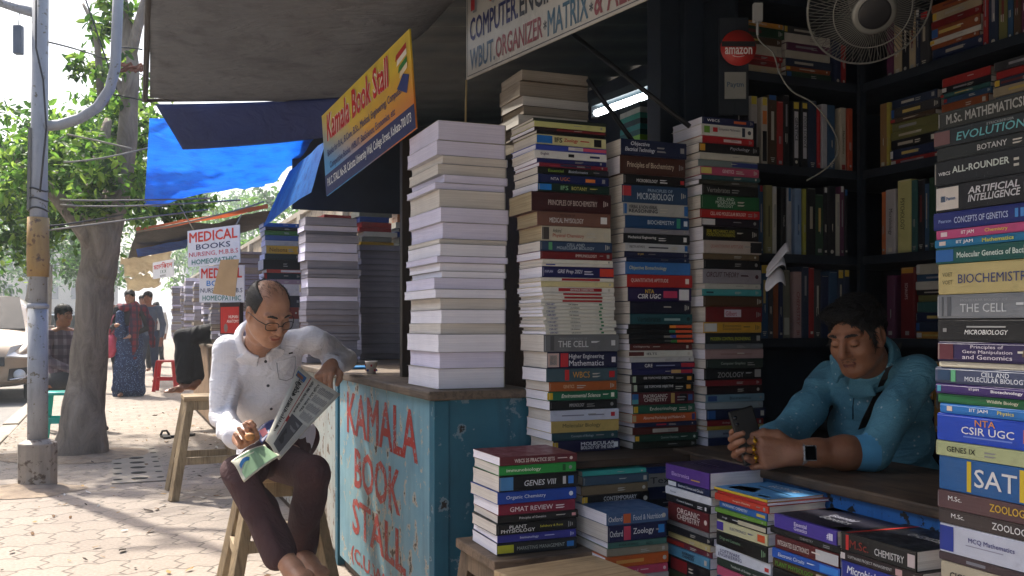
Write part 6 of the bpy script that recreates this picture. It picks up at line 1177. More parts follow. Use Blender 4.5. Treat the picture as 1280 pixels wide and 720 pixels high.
# ---------------------------------------------------------------- man reading the newspaper
def shirt_white():
    k = NT('white_shirt'); v = k.coord((160, 1, 1)); st = k.noise(v, 1.0, 1); n = k.noise(k.coord(), 5, 4)
    k.base(k.mix(k.ramp(st, [(.45, (0, 0, 0)), (.6, (.14,) * 3)]), k.ramp(n, [(.3, hexc('dadae2')), (.7, hexc('ececf2'))]), hexc('c8cad6'))); k.rough(.8); k.bump(k.math('ADD', k.noise(k.coord((1, 1, 2.2)), 13, 4, .5, 2.2), k.math('MULTIPLY', k.noise(k.coord((1, 1, 1.6)), 30, 3, .5, 1.2), .18)), .42, .02); return k.m
SHW = shirt_white(); TRB = cloth('brown_trousers', '3a2226', '482c2e', 2.5, 0, .35, .85)
def reader():
    K = 1.09; Q = lambda x, y, d: P(x, y, d * K)
    root = person('balding man in glasses and white shirt reading a newspaper', Q(346, 405, 3.45) - Vector((0, 0, HC - .5)))
    hips, neck = Q(347, 556, 3.50), Q(321, 427, 3.15); SR_, SL = Q(287, 439, 3.14), Q(390, 425, 3.27); right = (SR_ - SL).normalized()
    ER, WR_ = Q(276, 522, 3.12), Q(298, 546, 2.93); EL, WL = Q(430, 449, 3.575), Q(415, 456, 3.30); KR, AR = Q(301, 590, 3.02), Q(352, 694, 2.93); KL, AL = Q(392, 592, 3.06), Q(374, 688, 3.14)
    hd = Head(Q(336, 391, 2.97), Vector((.60, -.62, -.50)), .90, .08)
    b = Field(); hd.fill(b, Vector(neck) + Vector((0, .02, -.02)), neck_r=.05)
    core = Field(); core.chain([hips, neck], [.07, .045], .02); core.chain([neck - Vector((0, 0, .03)), SR_ - Vector((0, 0, .01)), ER, WR_], [.03, .025, .025, .024], .01); core.chain([neck - Vector((0, 0, .03)), SL - Vector((0, 0, .01)), EL, WL], [.03, .025, .025, .024], .01)
    core.chain([hips, KR, AR], [.05, .035, .032], .01); core.chain([hips, KL, AL], [.05, .035, .032], .01)
    hr = Field()       # right hand, palm up on the lap holding a snack
    y = (Q(314, 553, 2.83) - WR_).normalized(); z = Vector((.25, .45, -.85)); z = (z - y * z.dot(y)).normalized(); x = y.cross(z); M = Matrix.Identity(4)
    for i, a in enumerate((x, y, z)):
        for j in range(3): M[j][i] = a[j]
    M.translation = WR_ + y * .02; hand_prims(hr, M, 1, (38, 50, 34), k=.98, thumb=((.022, .018, -.008), (.044, .046, -.026), (.036, .072, -.046), (.022, .088, -.058)))
    hl = Field(); y = (Q(400, 478, 3.17) - WL).normalized(); z = Vector((-.25, -.75, .55)); z = (z - y * z.dot(y)).normalized(); x = y.cross(z); M2 = Matrix.Identity(4)
    for i, a in enumerate((x, y, z)):
        for j in range(3): M2[j][i] = a[j]
    M2.translation = WL + y * .015; hand_prims(hl, M2, -1, (22, 26, 14), k=1.0)
    ft = Field()       # bare crossed feet
    for an, toe, sd in ((AR, Q(390, 742, 2.76), 1), (AL, Q(398, 722, 3.02), -1)):
        d = (toe - an); L = .235; d.normalize(); sd_ = d.cross(Vector((.2, -1, .3))).normalized(); an = Vector(an)
        bk = ((KR if sd == 1 else KL) - an).normalized(); ft.chain([an + bk * .07, an, an + d * .1, an + d * .17], [.033, .034, .032, .036], .02); ft.rc(an - d * .012 - bk * .022 + Vector((0, .012, 0)), an + d * .08, .028, .026, .02)
        for i in range(5):
            o_ = sd_ * (.034 - .017 * i); ft.chain([an + d * .16 + o_ * .8, an + d * (L - .012 * i * i * .3) + o_], [.016, .0105 if i else .013], .008)
    bo = field_obj('body', [(b, .0024), (core, .009), (hr, .0026), (hl, .0026), (ft, .004)], [SK1, LIP, BROW, STB], root); strands('thin_hair', root, bo, hd, HAIRG, 170, .026, .00045, lambda l, q: (q.gauss(0, .25), -.9, -.1), 5, .0015, lambda l: l.z > .075 and l.y < .045 and l.length < .16)
    h_ = Field(); hd.hairE(h_, (0, -.02, .036), (.0785, .0985, .087)); hd.hairE(h_, (0, .03, .118), (.058, .115, .07), .012, 's'); hd.hairE(h_, (0, .105, .01), (.12, .09, .16), .008, 's'); hd.hairE(h_, (0, .03, -.12), (.13, .16, .105), .01, 's')
    hd.hairE(h_, (.078, -.008, -.01), (.022, .026, .032), .008, 's'); hd.hairE(h_, (-.078, -.008, -.01), (.022, .026, .032), .008, 's'); ho = field_obj('hair', [(h_, .003)], [HAIRG], root); strands('hair_strands', root, ho, hd, HAIRG, 900, .022, .0008, lambda l, q: (q.gauss(0, .2), -.9, -.35), 4)
    mb = MB(); fm = pm('glasses_frame', '15110f', .3)       # spectacles
    for q in (1, -1):
        mb.tube([hd.p(q * .032 + .024 * math.copysign(abs(math.cos(a)) ** .6, math.cos(a)), .1035 - .012 * abs(q * .032 + .024 * math.cos(a)) / .05, -.004 + .017 * math.copysign(abs(math.sin(a)) ** .7, math.sin(a))) for a in [i * math.pi / 10 for i in range(21)]], .0016, fm, 6, cap=False)
        mb.tube([hd.p(q * .056, .092, .004), hd.p(q * .074, .06, .006), hd.p(q * .08, -.005, .004), hd.p(q * .078, -.03, -.012)], .0016, fm, 6)
    mb.tube([hd.p(-.009, .104, .0), hd.p(0, .107, .003), hd.p(.009, .104, .0)], .0016, fm, 6); world_part(mb, 'glasses', root)
    s = Field(); g = .010; r, fw, up, q = torso(s, hips, neck, right, Vector((.2, -1, -.2)), g, .95, .01)
    for sh, el_, wr in ((SR_, ER, WR_), (SL, EL, WL)):
        s.rc(neck - up * .035, sh, .046, .052, .022); wr2 = el_ + (wr - el_) * .93; mid = (Vector(el_) + Vector(wr2)) * .5; s.chain([sh, (Vector(sh) + Vector(el_)) * .5, el_, mid, wr2], [.056, .051, .045, .041, .035], .012); s.rc(el_ + (wr - el_) * .8, wr2, .0385, .0385, .006)
    s.rc(hips - up * .05, hips + up * .05, .12, .125, .03)
    s.el(neck + up * .05 + fw * .02, (.05, .05, .06), None, .02, 0, 's'); s.fold = folds(.007, 3, 34); so = field_obj('shirt', [(s, .0055)], [SHW], root)
    nb = Vector(neck) + Vector((.003, .0, -.004)); ax1 = (hd.p(0, -.02, -.05) - nb).normalized(); collar('collar', root, SHW, nb + ax1 * .008, ax1, fw, .062, .032)
    mb = MB(); btn = pm('shirt_button', '3a3a44', .4)
    for px, py in ((332, 452), (335, 482), (339, 511)): p_, n_ = on_surface(so, px, py, .001); mb.lathe([(0, 0), (.0055, 0), (.0055, .002), (0, .002)], btn, 10, Matrix.Translation(p_) @ n_.to_track_quat('Z', 'Y').to_matrix().to_4x4())
    world_part(mb, 'buttons', root)
    mb = MB(); pts = [on_surface(so, px, py, .002)[0] for px, py in ((346, 453), (352, 451), (358, 449), (364, 447), (369, 446))]; mb.tube(pts, .0022, SHW, 6)
    pts = [on_surface(so, px, py, .002)[0] for px, py in ((346, 453), (347, 464), (349, 474), (358, 476), (366, 472), (369, 460), (369, 446))]; mb.tube(pts, .0015, pm('shirt_seam', '8f909c', .8), 5); world_part(mb, 'shirt_pocket', root)
    mb = MB(); pen = on_surface(so, 361, 442, .004)[0]; mb.tube([pen, on_surface(so, 366, 441, .004)[0]], .003, pm('pen_dark', '1a1a22', .4), 6); world_part(mb, 'pen_clip', root)
    t = Field(); hR = hips + r * .085 - up * .02; hL = hips - r * .085 - up * .02
    t.el(hips - up * .02, (.15, .12, .11), [[r[i], fw[i], up[i]] for i in range(3)], .02)
    for h0, kn, an in ((hR, KR, AR), (hL, KL, AL)): cuff = kn + (an - kn) * .97; t.chain([h0, (Vector(h0) + Vector(kn)) * .5, kn, kn + (an - kn) * .45, cuff], [.080, .071, .060, .058, .056], .012)
    t.fold = folds(.007, 8, 26); field_obj('trousers', [(t, .0065)], [TRB], root)
    mb = MB(); mb.tube([WL + (EL - WL) * .1 + (x2 * math.cos(a) + z2 * math.sin(a)) * .0335 for a in [i * .35 for i in range(19)] for x2, z2 in [(M2.col[0].xyz, M2.col[2].xyz)]], .005, pm('dark_band', '1a1412', .5), 6); world_part(mb, 'wrist_band', root)
    # snack
    sn = Field(); sn.el(Q(312, 546, 2.80), (.017, .014, .014), None, .005); so2 = field_obj('bread_roll', [(sn, .004)], [pm('snack_orange', 'b8804c', .6, .2, 60, .3, 120)]); tag(so2, 'orange fried snack held in the reading man hand', 'snack')
    # newspaper
    NP = pm('newsprint', 'c4c2b6', .85, .06, 10); inkb = '26262a'
    def sheet_q(c4, thick, bow, m, n=10):
        a, b, c, d = c4; N = (b - a).cross(d - a).normalized(); N = N if N.y < 0 else -N; f = lambda u, v: (a * (1 - u) + b * u) * (1 - v) + (d * (1 - u) + c * u) * v + N * (bow * math.sin(u * math.pi) + .006 * math.sin(v * 5 + u * 3)); mb = MB(); vs = [f(i / n, j / n) + N * o for o in (0, -thick) for j in range(n + 1) for i in range(n + 1)]; m1 = (n + 1) ** 2; fs = []
        for j in range(n):
            for i in range(n): k = j * (n + 1) + i; fs += [(k, k + n + 1, k + n + 2, k + 1), (m1 + k, m1 + k + 1, m1 + k + n + 2, m1 + k + n + 1)]
        for i in range(n): fs += [(i, i + 1, m1 + i + 1, m1 + i), (n * (n + 1) + i, m1 + n * (n + 1) + i, m1 + n * (n + 1) + i + 1, n * (n + 1) + i + 1), (i * (n + 1), m1 + i * (n + 1), m1 + (i + 1) * (n + 1), (i + 1) * (n + 1)), (i * (n + 1) + n, (i + 1) * (n + 1) + n, m1 + (i + 1) * (n + 1) + n, m1 + i * (n + 1) + n)]
        mb.add(vs, fs, m, None, True); return mb, f, N
    news = empty('newspaper', Matrix.Translation(Q(375, 520, 2.95)), 'folded Bengali newspaper held up by the man on the stool', 'newspaper')
    # u runs from the lower left corner up to the top (headline direction), v from the left margin to the right
    c4 = [Q(332, 550, 2.86), Q(373, 457, 3.10), Q(425, 494, 3.12), Q(350, 573, 2.84)]
    mb, f, N = sheet_q(c4, .006, .018, NP); pr = lambda lift: (lambda x_, y_: f(x_, 1 - y_) + N * lift)
    def rect(x0, x1, y0, y1, c, l=.0016):
        k = 5; vs = [pr(l)(x0 + (x1 - x0) * i / k, y) for y in (y0, y1) for i in range(k + 1)]; mb.add(vs, [(i, i + 1, k + 2 + i, k + 1 + i) for i in range(k)], ink(c))
    put_text(mb, 'আনন্দবাজার পত্রিকা', (.12, .84, .70, .93), ink('1c1a1c'), pr(.002), .03, maxst=6)
    rect(.84, .93, .74, .97, '3a6a9a'); rect(.85, .9, .8, .95, '8a5a44', .0024); rect(.12, .97, .655, .672, 'a83030'); rect(.3, .37, .6, .66, '9a2a2a', .002)
    put_text(mb, 'কলকাতা মহানগর খবর সংবাদ', (.44, .95, .53, .63), ink(inkb), pr(.002), .02, maxst=6); put_text(mb, 'শহর জেলা দেশ বিদেশ', (.5, .95, .42, .5), ink(inkb), pr(.002), .01, maxst=6); rect(.03, .42, .18, .6, '4a4a4e'); rect(.1, .25, .3, .52, '26262a', .0024); rect(.28, .38, .22, .5, '77777a', .0024)
    rr = random.Random(3)
    for col in range(4):
        for ln in range(12): x0 = .45 + col * .13; yy = .38 - ln * .028; rect(x0, x0 + .11 - .03 * rr.random(), yy, yy + .011, '77767a')
    for ln in range(5): rect(.03, .42, .14 - ln * .028, .15 - ln * .028, '85848a')
    world_part(mb, 'front_page', news)
    c4 = [Q(289, 576, 2.74), Q(331, 556, 2.84), Q(350, 571, 2.82), Q(306, 600, 2.70)]; mb, f, N = sheet_q(c4, .005, .008, pm('magazine_paper', 'd8d4c0', .6)); pr2 = lambda l: (lambda x_, y_: f(x_, 1 - y_) + N * l); pr = pr2
    rect(.05, .95, .06, .94, '8fb08a'); 
    mb.add([pr(.0026)(.06 + .88 * i / 12, .45 + .16 * math.sin(i * .6) + o * .16) for o in (0, 1) for i in range(13)], [(i, i + 1, 14 + i, 13 + i) for i in range(12)], ink('3a80c0'))
    mb.add([pr(.003)(.62 + rr_ * math.cos(a) * .9, .36 + rr_ * math.sin(a) * 1.2) for rr_ in (.2, .12) for a in [i * .5 for i in range(10)]], [(i, i + 1, 11 + i, 10 + i) for i in range(9)], ink('d8b040')); rect(.3, .62, .76, .82, 'e4e8c8', .003); world_part(mb, 'colour_page', news)
    c4 = [Q(318, 541, 2.97), Q(343, 524, 3.0), Q(347, 537, 2.96), Q(326, 553, 2.92)]; mb, f, N = sheet_q(c4, .004, .004, pm('magazine_cover', '39406e', .4, .3, 30)); pr = pr2; rect(.2, .5, .3, .7, 'a84a5a'); rect(.55, .9, .2, .5, '6a90b8'); world_part(mb, 'inner_page', news)
reader()
# ---------------------------------------------------------------- man with the phone behind the counter
def shirt_blue():
    k = NT('blue_dotted_shirt'); v = k.coord(); vo = k.new('TexVoronoi'); vo.inputs['Scale'].default_value = 42; k.link(v, vo.inputs['Vector']); n = k.noise(v, 6, 5); w_ = k.noise(k.coord((300, 300, 300)), 1, 2)
    c = k.ramp(n, [(.3, hexc('4a8098')), (.7, hexc('5e9ab0'))]); c = k.mix(k.ramp(w_, [(.4, (0, 0, 0)), (.7, (.3,) * 3)]), c, hexc('7ab4c4')); c = k.mix(k.ramp(vo.outputs['Distance'], [(.1, (.7,) * 3), (.16, (0, 0, 0))]), c, hexc('c0d4da')); k.base(c); k.rough(.8); k.bump(k.math('ADD', k.noise(k.coord((1, 1, 2)), 13, 4, .5, 2.2), k.math('MULTIPLY', k.noise(k.coord((1, 1, 1.6)), 30, 3, .5, 1.2), .18)), .42, .02); return k.m
SHB = shirt_blue(); SHBL = pm('shirt_cuff_blue', '5aa4d0', .8, .1, 20, .3, 60)
def seller():
    root = person('man in blue shirt leaning on counter looking at his phone', P(1110, 640, 2.95))
    hips, neck = P(1128, 640, 2.98), P(1090, 462, 2.72); SLf, SRt = P(1146, 470, 2.58), P(1036, 476, 2.90); right = (SRt - SLf).normalized()
    EL, WL = P(1092, 566, 2.50), P(1000, 566, 2.475); ER, WR_ = P(988, 540, 2.74), P(950, 556, 2.58)
    hd = Head(P(1071, 420, 2.61), Vector((-.68, -.60, -.33)), .88, .05); b = Field(); hd.fill(b, Vector(neck) + Vector((0, .02, -.03)), True, .0, 1, .053)
    core = Field(); core.chain([hips, neck], [.08, .045], .02); core.chain([neck - Vector((0, 0, .03)), SLf, EL], [.03, .03, .034], .01); core.chain([neck - Vector((0, 0, .03)), SRt, ER, WR_], [.03, .03, .028, .028], .01); core.chain([EL, EL + (WL - EL) * .3], [.042, .044], .02)
    core.chain([hips, hips + Vector((-.35, -.05, 0)), hips + Vector((-.37, -.08, -.45))], [.09, .07, .05], .03)
    fa = Field(); fa.chain([EL + (WL - EL) * .12, EL + (WL - EL) * .4, EL + (WL - EL) * .8, WL], [.042, .044, .034, .029], .02)
    y = Vector((-1, -.02, .05)).normalized(); z = Vector((-.12, -.97, .2)); z = (z - y * z.dot(y)).normalized(); x = y.cross(z); M = Matrix.Identity(4)
    for i, a in enumerate((x, y, z)):
        for j in range(3): M[j][i] = a[j]
    M.translation = WL + y * .008; M = M @ Matrix.Rotation(.08, 4, 'Z')
    hp = hand_prims(fa, M, 1, (26, 40, 26), k=1.06, thumb=((.02, .012, -.006), (.046, .044, -.004), (.052, .078, -.004), (.047, .104, -.008)), fan=(4, 1, -2, -6))
    hr = Field(); y2 = (P(916, 556, 2.52) - WR_).normalized(); z2 = Vector((.3, .8, -.3)); z2 = (z2 - y2 * z2.dot(y2)).normalized(); x2 = y2.cross(z2); M2 = Matrix.Identity(4)
    for i, a in enumerate((x2, y2, z2)):
        for j in range(3): M2[j][i] = a[j]
    M2.translation = WR_; hand_prims(hr, M2, 1, (20, 50, 30), k=1.08)
    field_obj('body', [(b, .0024), (core, .009), (fa, .0024), (hr, .003)], [SK2, LIP2, BROW, STB], root)
    h_ = Field(); hd.hairE(h_, (0, -.02, .042), (.0795, .0985, .085)); hd.hairE(h_, (.012, .045, .092), (.055, .05, .026), .02); hd.hairE(h_, (-.02, .045, .09), (.05, .045, .024), .02); hd.hairE(h_, (0, .1, -.015), (.068, .075, .092), .012, 's'); hd.hairE(h_, (0, .05, -.12), (.13, .15, .1), .01, 's')
    for q in (1, -1): hd.hairE(h_, (q * .08, -.004, -.008), (.02, .026, .034), .008, 's'); hd.hairE(h_, (q * .072, .03, .0), (.006, .008, .024), .01)
    rs_ = np.random.RandomState(2); h_.fold = lambda a, b_, c: (.0010 * np.sin(300 * a + 90 * b_ + 4 * np.sin(60 * c)) + .0009 * np.sin(240 * c + 120 * b_)).astype(np.float32); ho = field_obj('hair', [(h_, .0032)], [HAIR], root); strands('hair_strands', root, ho, hd, HAIR, 2200, .026, .0009, lambda l, q: ((.55 if l.z > .07 else .05) + q.gauss(0, .2), .75 if l.z > .07 else -.35, .0 if l.z > .08 else -.8), 6, .0028)
    s = Field(); r, fw, up, q = torso(s, hips, neck, right, Vector((-1, -.4, 0)), .010, .95, .015)
    for sh in (SLf, SRt): s.rc(neck - up * .035, sh, .05, .056, .022)
    s.chain([SLf, (Vector(SLf) + Vector(EL)) * .5, EL, EL + (WL - EL) * .14], [.058, .055, .05, .048], .014); s.chain([SRt, (Vector(SRt) + Vector(ER)) * .5, ER, ER + (WR_ - ER) * .9], [.056, .052, .046, .041], .014)
    s.rc(EL + (WL - EL) * .1, EL + (WL - EL) * .36, .0525, .0485, .004, 1)
    s.el(neck + up * .05 + fw * .03, (.055, .055, .06), None, .02, 0, 's'); s.fold = folds(.008, 5, 34); so = field_obj('shirt', [(s, .0055)], [SHB, SHBL], root)
    nb = Vector(neck) + Vector((-.016, -.010, .006)); ax2 = (hd.p(0, -.02, -.05) - nb).normalized(); collar('collar', root, SHB, nb + ax2 * .03, ax2, Vector((-.85, -.5, -.1)), .066, .032)
    mb = MB(); pts = []
    for px, py in ((1122, 430), (1117, 445), (1112, 458), (1106, 474), (1099, 490), (1091, 506), (1083, 522), (1078, 535)):
        pts.append(on_surface(so, px, py, .006)[0])
    w_ = Vector((.012, -.003, .005)); mb.add([p + w_ * s_ for p in pts for s_ in (-1, 1)] + [p + w_ * s_ - Vector((0, .004, 0)) for p in pts for s_ in (-1, 1)], [(2 * i, 2 * i + 1, 2 * i + 3, 2 * i + 2) for i in range(7)] + [(16 + 2 * i, 18 + 2 * i, 19 + 2 * i, 17 + 2 * i) for i in range(7)] + [(2 * i, 2 * i + 2, 18 + 2 * i, 16 + 2 * i) for i in range(7)] + [(2 * i + 1, 17 + 2 * i, 19 + 2 * i, 2 * i + 3) for i in range(7)], pm('bag_strap', '1c1512', .6)); world_part(mb, 'bag_strap', root)
    mb = MB(); pl = [on_surface(so, px, py, .0025)[0] for px, py in ((1070, 478), (1068, 492), (1066, 508), (1066, 524))]; mb.tube(pl, .002, pm('shirt_placket', '1c4050', .8), 5); p_, n_ = on_surface(so, 1075, 490, .002); mb.lathe([(0, 0), (.006, 0), (.006, .002), (0, .002)], pm('button_dark', '1c2a34', .4), 10, Matrix.Translation(p_) @ n_.to_track_quat('Z', 'Y').to_matrix().to_4x4()); world_part(mb, 'placket', root)
    # watch and rings
    wc = WL + (EL - WL) * .05; mb = MB(); st = pm('watch_strap', '8a8c90', .45); ax_ = (EL - WL).normalized(); e1 = Vector((0, 0, 1)); e1 = (e1 - ax_ * e1.dot(ax_)).normalized(); e2 = ax_.cross(e1)
    for o_ in range(-3, 4): mb.tube([wc + ax_ * o_ * .0035 + (e1 * math.cos(a) * .031 + e2 * math.sin(a) * .034) for a in [i * .2618 for i in range(25)]], .0026, st, 6, cap=False)
    Mw = Matrix.Identity(4); nr = (Vector((-.1, -1, .12))); nr = (nr - ax_ * nr.dot(ax_)).normalized(); t_ = nr.cross(ax_)
    for i, a in enumerate((ax_, t_, nr)):
        for j in range(3): Mw[j][i] = a[j]
    Mw.translation = wc + nr * .036 - t_ * .0; wt = world_part(mb, 'watch_strap', root); mb = MB(); mb.box((0, 0, 0), (.034, .040, .010), pm('watch_steel', 'b8bac0', .25, .03, metal=.8), Mw); mb.box((0, 0, .0056), (.029, .035, .0015), pm('watch_screen', '050507', .1), Mw); world_part(mb, 'watch_case', wt, bevel=.003)
    gold = pm('gold', 'c8962a', .3, .1, 30, metal=.9)
    for (x_, yy, zz, rr_) in ((.032, .104, -.002, .0112), (.0115, .108, -.003, .0115), (-.0095, .104, -.004, .0105)):
        c_ = M @ Vector((x_ * 1.06, yy * 1.06, zz * 1.06)); mb = MB(); mb.tube([c_ + (M.col[0].xyz * math.cos(a) + M.col[2].xyz * math.sin(a)) * rr_ * 1.02 for a in [i * .45 for i in range(15)]], .0022, gold, 6, cap=False); mb.lathe([(0, 0), (.0065, 0), (.006, .002), (.0, .003)], gold, 12, Matrix.Translation(c_ + M.col[2].xyz * rr_) @ M.col[2].xyz.to_track_quat('Z', 'Y').to_matrix().to_4x4()); world_part(mb, 'ring', root)
    # phone
    ph = P(938, 546, 2.47); yy = (P(929, 520, 2.475) - P(946, 575, 2.465)).normalized(); zz = Vector((.1, -.96, .2)); zz = (zz - yy * zz.dot(yy)).normalized(); xx = yy.cross(zz); Mp = Matrix.Identity(4)
    for i, a in enumerate((xx, yy, zz)):
        for j in range(3): Mp[j][i] = a[j]
    Mp.translation = ph + Vector((0, .022, 0)); o = empty('mobile_phone', Mp, 'black mobile phone in the hands of the man behind the counter', 'phone'); mb = MB(); mb.box((0, 0, 0), (.07, .148, .009), pm('phone_black', '0a0a0b', .35)); mb.build('phone_body', o, bevel=.004); mb = MB()
    for i in range(2): mb.lathe([(0, 0), (.006, 0), (.006, .0015), (0, .0015)], pm('phone_lens', '1a1a22', .15), 14, Matrix.Translation((-.022, .055 - .018 * i, .0046)))
    mb.build('camera_lens', o)
seller()
# ---------------------------------------------------------------- people further down the pavement
def figure(label, base, face, H, skinm, hairm, top_c, leg_c, pose='walk', arms=None, hair='short', vox=.011, group=None, skirt=None, sit=None, bare=True):
    """standing, walking or sitting figure about H tall"""
    root = person(label, base, group); f = Vector(face).normalized(); r = f.cross(AX_Z); k = H / 1.7; B = lambda x, y, z: base + r * x * k + f * y * k + AX_Z * z * k
    sz = -sit if sit else 0; hips = B(0, 0, .9 + sz); neck = B(0, .03, 1.42 + sz); hd = Head(B(0, .05, 1.575 + sz), f + Vector((0, 0, -.12)), k * .88)
    sh = [B(s_ * .185, .01, 1.38 + sz) for s_ in (1, -1)]; arms = arms or {}
    el_ = [B(*arms.get('e' + n, (s_ * .25, -.02, 1.1 + sz))) for n, s_ in (('r', 1), ('l', -1))]; wr = [B(*arms.get('w' + n, (s_ * .25, .06, .85 + sz))) for n, s_ in (('r', 1), ('l', -1))]
    if sit: kn = [B(s_ * .11, .43, .92 + sz) for s_ in (1, -1)]; an = [B(s_ * .11, .42 - .06 * (s_ < 0), .08) for s_ in (1, -1)]
    else: d_w = .16 if pose == 'walk' else .03; kn = [B(s_ * .09, .04 + s_ * d_w * .5, .48) for s_ in (1, -1)]; an = [B(s_ * .08, s_ * d_w, .08 + (.05 if s_ < 0 and pose == 'walk' else 0)) for s_ in (1, -1)]
    b = Field(); hd.fill(b, neck); core = Field(); core.chain([hips, neck], [.09 * k, .05 * k], .03)
    for i in (0, 1):
        core.chain([neck, sh[i], el_[i], wr[i]], [.05 * k, .042 * k, .036 * k, .026 * k], .02); core.chain([hips, hips + r * (.08 if i == 0 else -.08) * k, kn[i], an[i]], [.06 * k, .06 * k, .045 * k, .036 * k], .01); core.rc(an[i] - AX_Z * .035 * k, an[i] + f * .15 * k - AX_Z * .05 * k, .034 * k, .026 * k, .02, 0 if bare else 4)
        d = (wr[i] - el_[i]).normalized(); core.chain([wr[i], wr[i] + d * .08 * k], [.028 * k, .03 * k], .01)
        for q in range(4): core.rc(wr[i] + d * .07 * k + r * (.016 * q - .024) * k, wr[i] + d * .155 * k + r * (.017 * q - .026) * k + f * .02 * k, .0085 * k, .007 * k, .004)
    field_obj('body', [(b, .0045), (core, .008)], [skinm, LIP, BROW, STB, pm('shoe_dark', '1a1614', .6)], root)
    h_ = Field(); hd.hairE(h_, (0, -.02, .047), (.083, .1, .088)); hd.hairE(h_, (0, -.045, -.01), (.072, .07, .075), .02); hd.hairE(h_, (0, .105, -.025), (.067, .08, .088), .014, 's')
    if hair == 'long': hd.hairE(h_, (0, -.07, -.06), (.07, .05, .12), .03)
    else: hd.hairE(h_, (0, .055, -.12), (.13, .12, .1), .012, 's'); hd.hairE(h_, (0, 0, -.16), (.13, .13, .09), .012, 's')
    ho = field_obj('hair', [(h_, .006)], [hairm], root); strands('hair_strands', root, ho, hd, hairm, 500, .045, .002, lambda l, q: (q.gauss(0, .3), -.35, -.9), 3, .003)
    s = Field(); torso(s, hips, neck, r, f, .008, .95 * k)
    for i in (0, 1): s.rc(neck - AX_Z * .03, sh[i], .048 * k, .052 * k, .02); s.chain([sh[i], el_[i], el_[i] + (wr[i] - el_[i]) * (.9 if not arms.get('short') else .1)], [.057 * k, .048 * k, .04 * k], .014)
    s.fold = folds(.006, 4, 34); so = field_obj('shirt', [(s, vox)], [top_c], root)
    if skirt is None:
        t = Field(); t.rc(hips - r * .05 - AX_Z * .02, hips + r * .05 - AX_Z * .02, .125 * k, .125 * k, .03)
        for i in (0, 1): t.chain([hips + r * (.085 if i == 0 else -.085) * k, kn[i], an[i] + (kn[i] - an[i]) * .08], [.09 * k, .066 * k, .058 * k], .014)
        t.fold = folds(.006, 6, 24); field_obj('trousers', [(t, vox)], [leg_c], root)
    return root, B, dict(sh=sh, el=el_, wr=wr, hips=hips, neck=neck, an=an, kn=kn, f=f, r=r, k=k, hd=hd)
def checks(name, a, b, c):
    k = NT(name); v = k.coord((1, 1, 1)); s_ = k.new('SeparateXYZ'); k.link(v, s_.inputs[0]); col = hexc(a)
    f1 = k.math('GREATER_THAN', k.math('PINGPONG', k.math('MULTIPLY', k.math('ADD', s_.outputs[0], k.math('MULTIPLY', s_.outputs[1], .7)), 20), 1.), .62); f2 = k.math('GREATER_THAN', k.math('PINGPONG', k.math('MULTIPLY', s_.outputs[2], 20), 1.), .62)
    cc = k.mix(f1, hexc(a), hexc(b)); cc = k.mix(k.math('MULTIPLY', f2, .6), cc, hexc(c)); k.base(k.mix(k.ramp(k.noise(v, 6, 5), [(.4, (0, 0, 0)), (.65, (.6,) * 3)]), cc, hexc(c))); k.rough(.85); return k.m
def dotted(name, a, b, scale=26):
    k = NT(name); v = k.coord(); vo = k.new('TexVoronoi'); vo.inputs['Scale'].default_value = scale; k.link(v, vo.inputs['Vector']); k.base(k.mix(k.ramp(vo.outputs['Distance'], [(.22, (1,) * 3), (.32, (0, 0, 0))]), hexc(a), hexc(b))); k.rough(.85); k.bump(k.noise(k.coord((1, 1, .3)), 9, 4), .6, .03); return k.m
BLK = cloth('black_cloth', '121216', '1c1c22', 3, 0, .4, .85)
# walking woman in blue patterned sari with red shawl
w0 = P(163, 405, 14.2); w0.z = 0; wf = Vector((.1, -1, 0))
SARI = dotted('blue_print_sari', '182c50', '6a88b0', 44); SHAWL = checks('red_shawl', '7e1624', '3c1028', '1a1630')
root, B, J = figure('woman in blue sari and red shawl carrying a pink bag', w0, wf, 1.6, SK1, HAIR, BLK, SARI, 'walk', {'er': (.3, .02, 1.08), 'wr': (.16, .22, 1.12), 'el': (-.26, .0, 1.08), 'wl': (-.1, .18, .98)}, 'long', skirt=1)
k_ = J['k']; s = Field(); s.chain([B(0, 0, 1.0), B(0, .02, .78), B(0, .04, .45), B(.02, .05, .12)], [.17 * k_, .2 * k_, .21 * k_, .2 * k_], .06); s.rc(B(-.06, .0, .4), B(-.14, .1, .08), .14 * k_, .12 * k_, .05); s.rc(B(.12, .06, .3), B(.16, .08, .06), .12 * k_, .1 * k_, .05)
for i in range(7): x_ = -.15 + .05 * i; s.rc(B(x_ * .6, .17, .95), B(x_ * 1.35, .2 + .03 * (i % 2), .1), .022 * k_, .03 * k_, .02)
s.fold = folds(.012, 2, 20); field_obj('sari', [(s, .012)], [SARI], root)
s = Field(); s.chain([B(.12, .13, 1.3), B(.1, .15, 1.0)], [.07 * k_, .1 * k_], .03); s.fold = folds(.006, 1); field_obj('sari_front', [(s, .012)], [SARI], root)
s = Field(); s.chain([B(.17, -.02, 1.42), B(.06, .11, 1.4), B(-.08, .1, 1.41), B(-.2, -.02, 1.4)], [.055 * k_] * 4, .05); s.chain([B(-.1, .13, 1.38), B(-.11, .17, 1.1), B(-.1, .17, .62)], [.075 * k_, .07 * k_, .05 * k_], .03); s.chain([B(-.21, .0, 1.38), B(-.31, -.02, 1.15), B(-.34, -.03, .8)], [.06 * k_, .06 * k_, .04 * k_], .03); s.rc(B(-.02, -.1, 1.42), B(-.05, -.14, 1.1), .09 * k_, .1 * k_, .05)
s.fold = folds(.01, 9, 30); field_obj('shawl', [(s, .011)], [SHAWL], root)
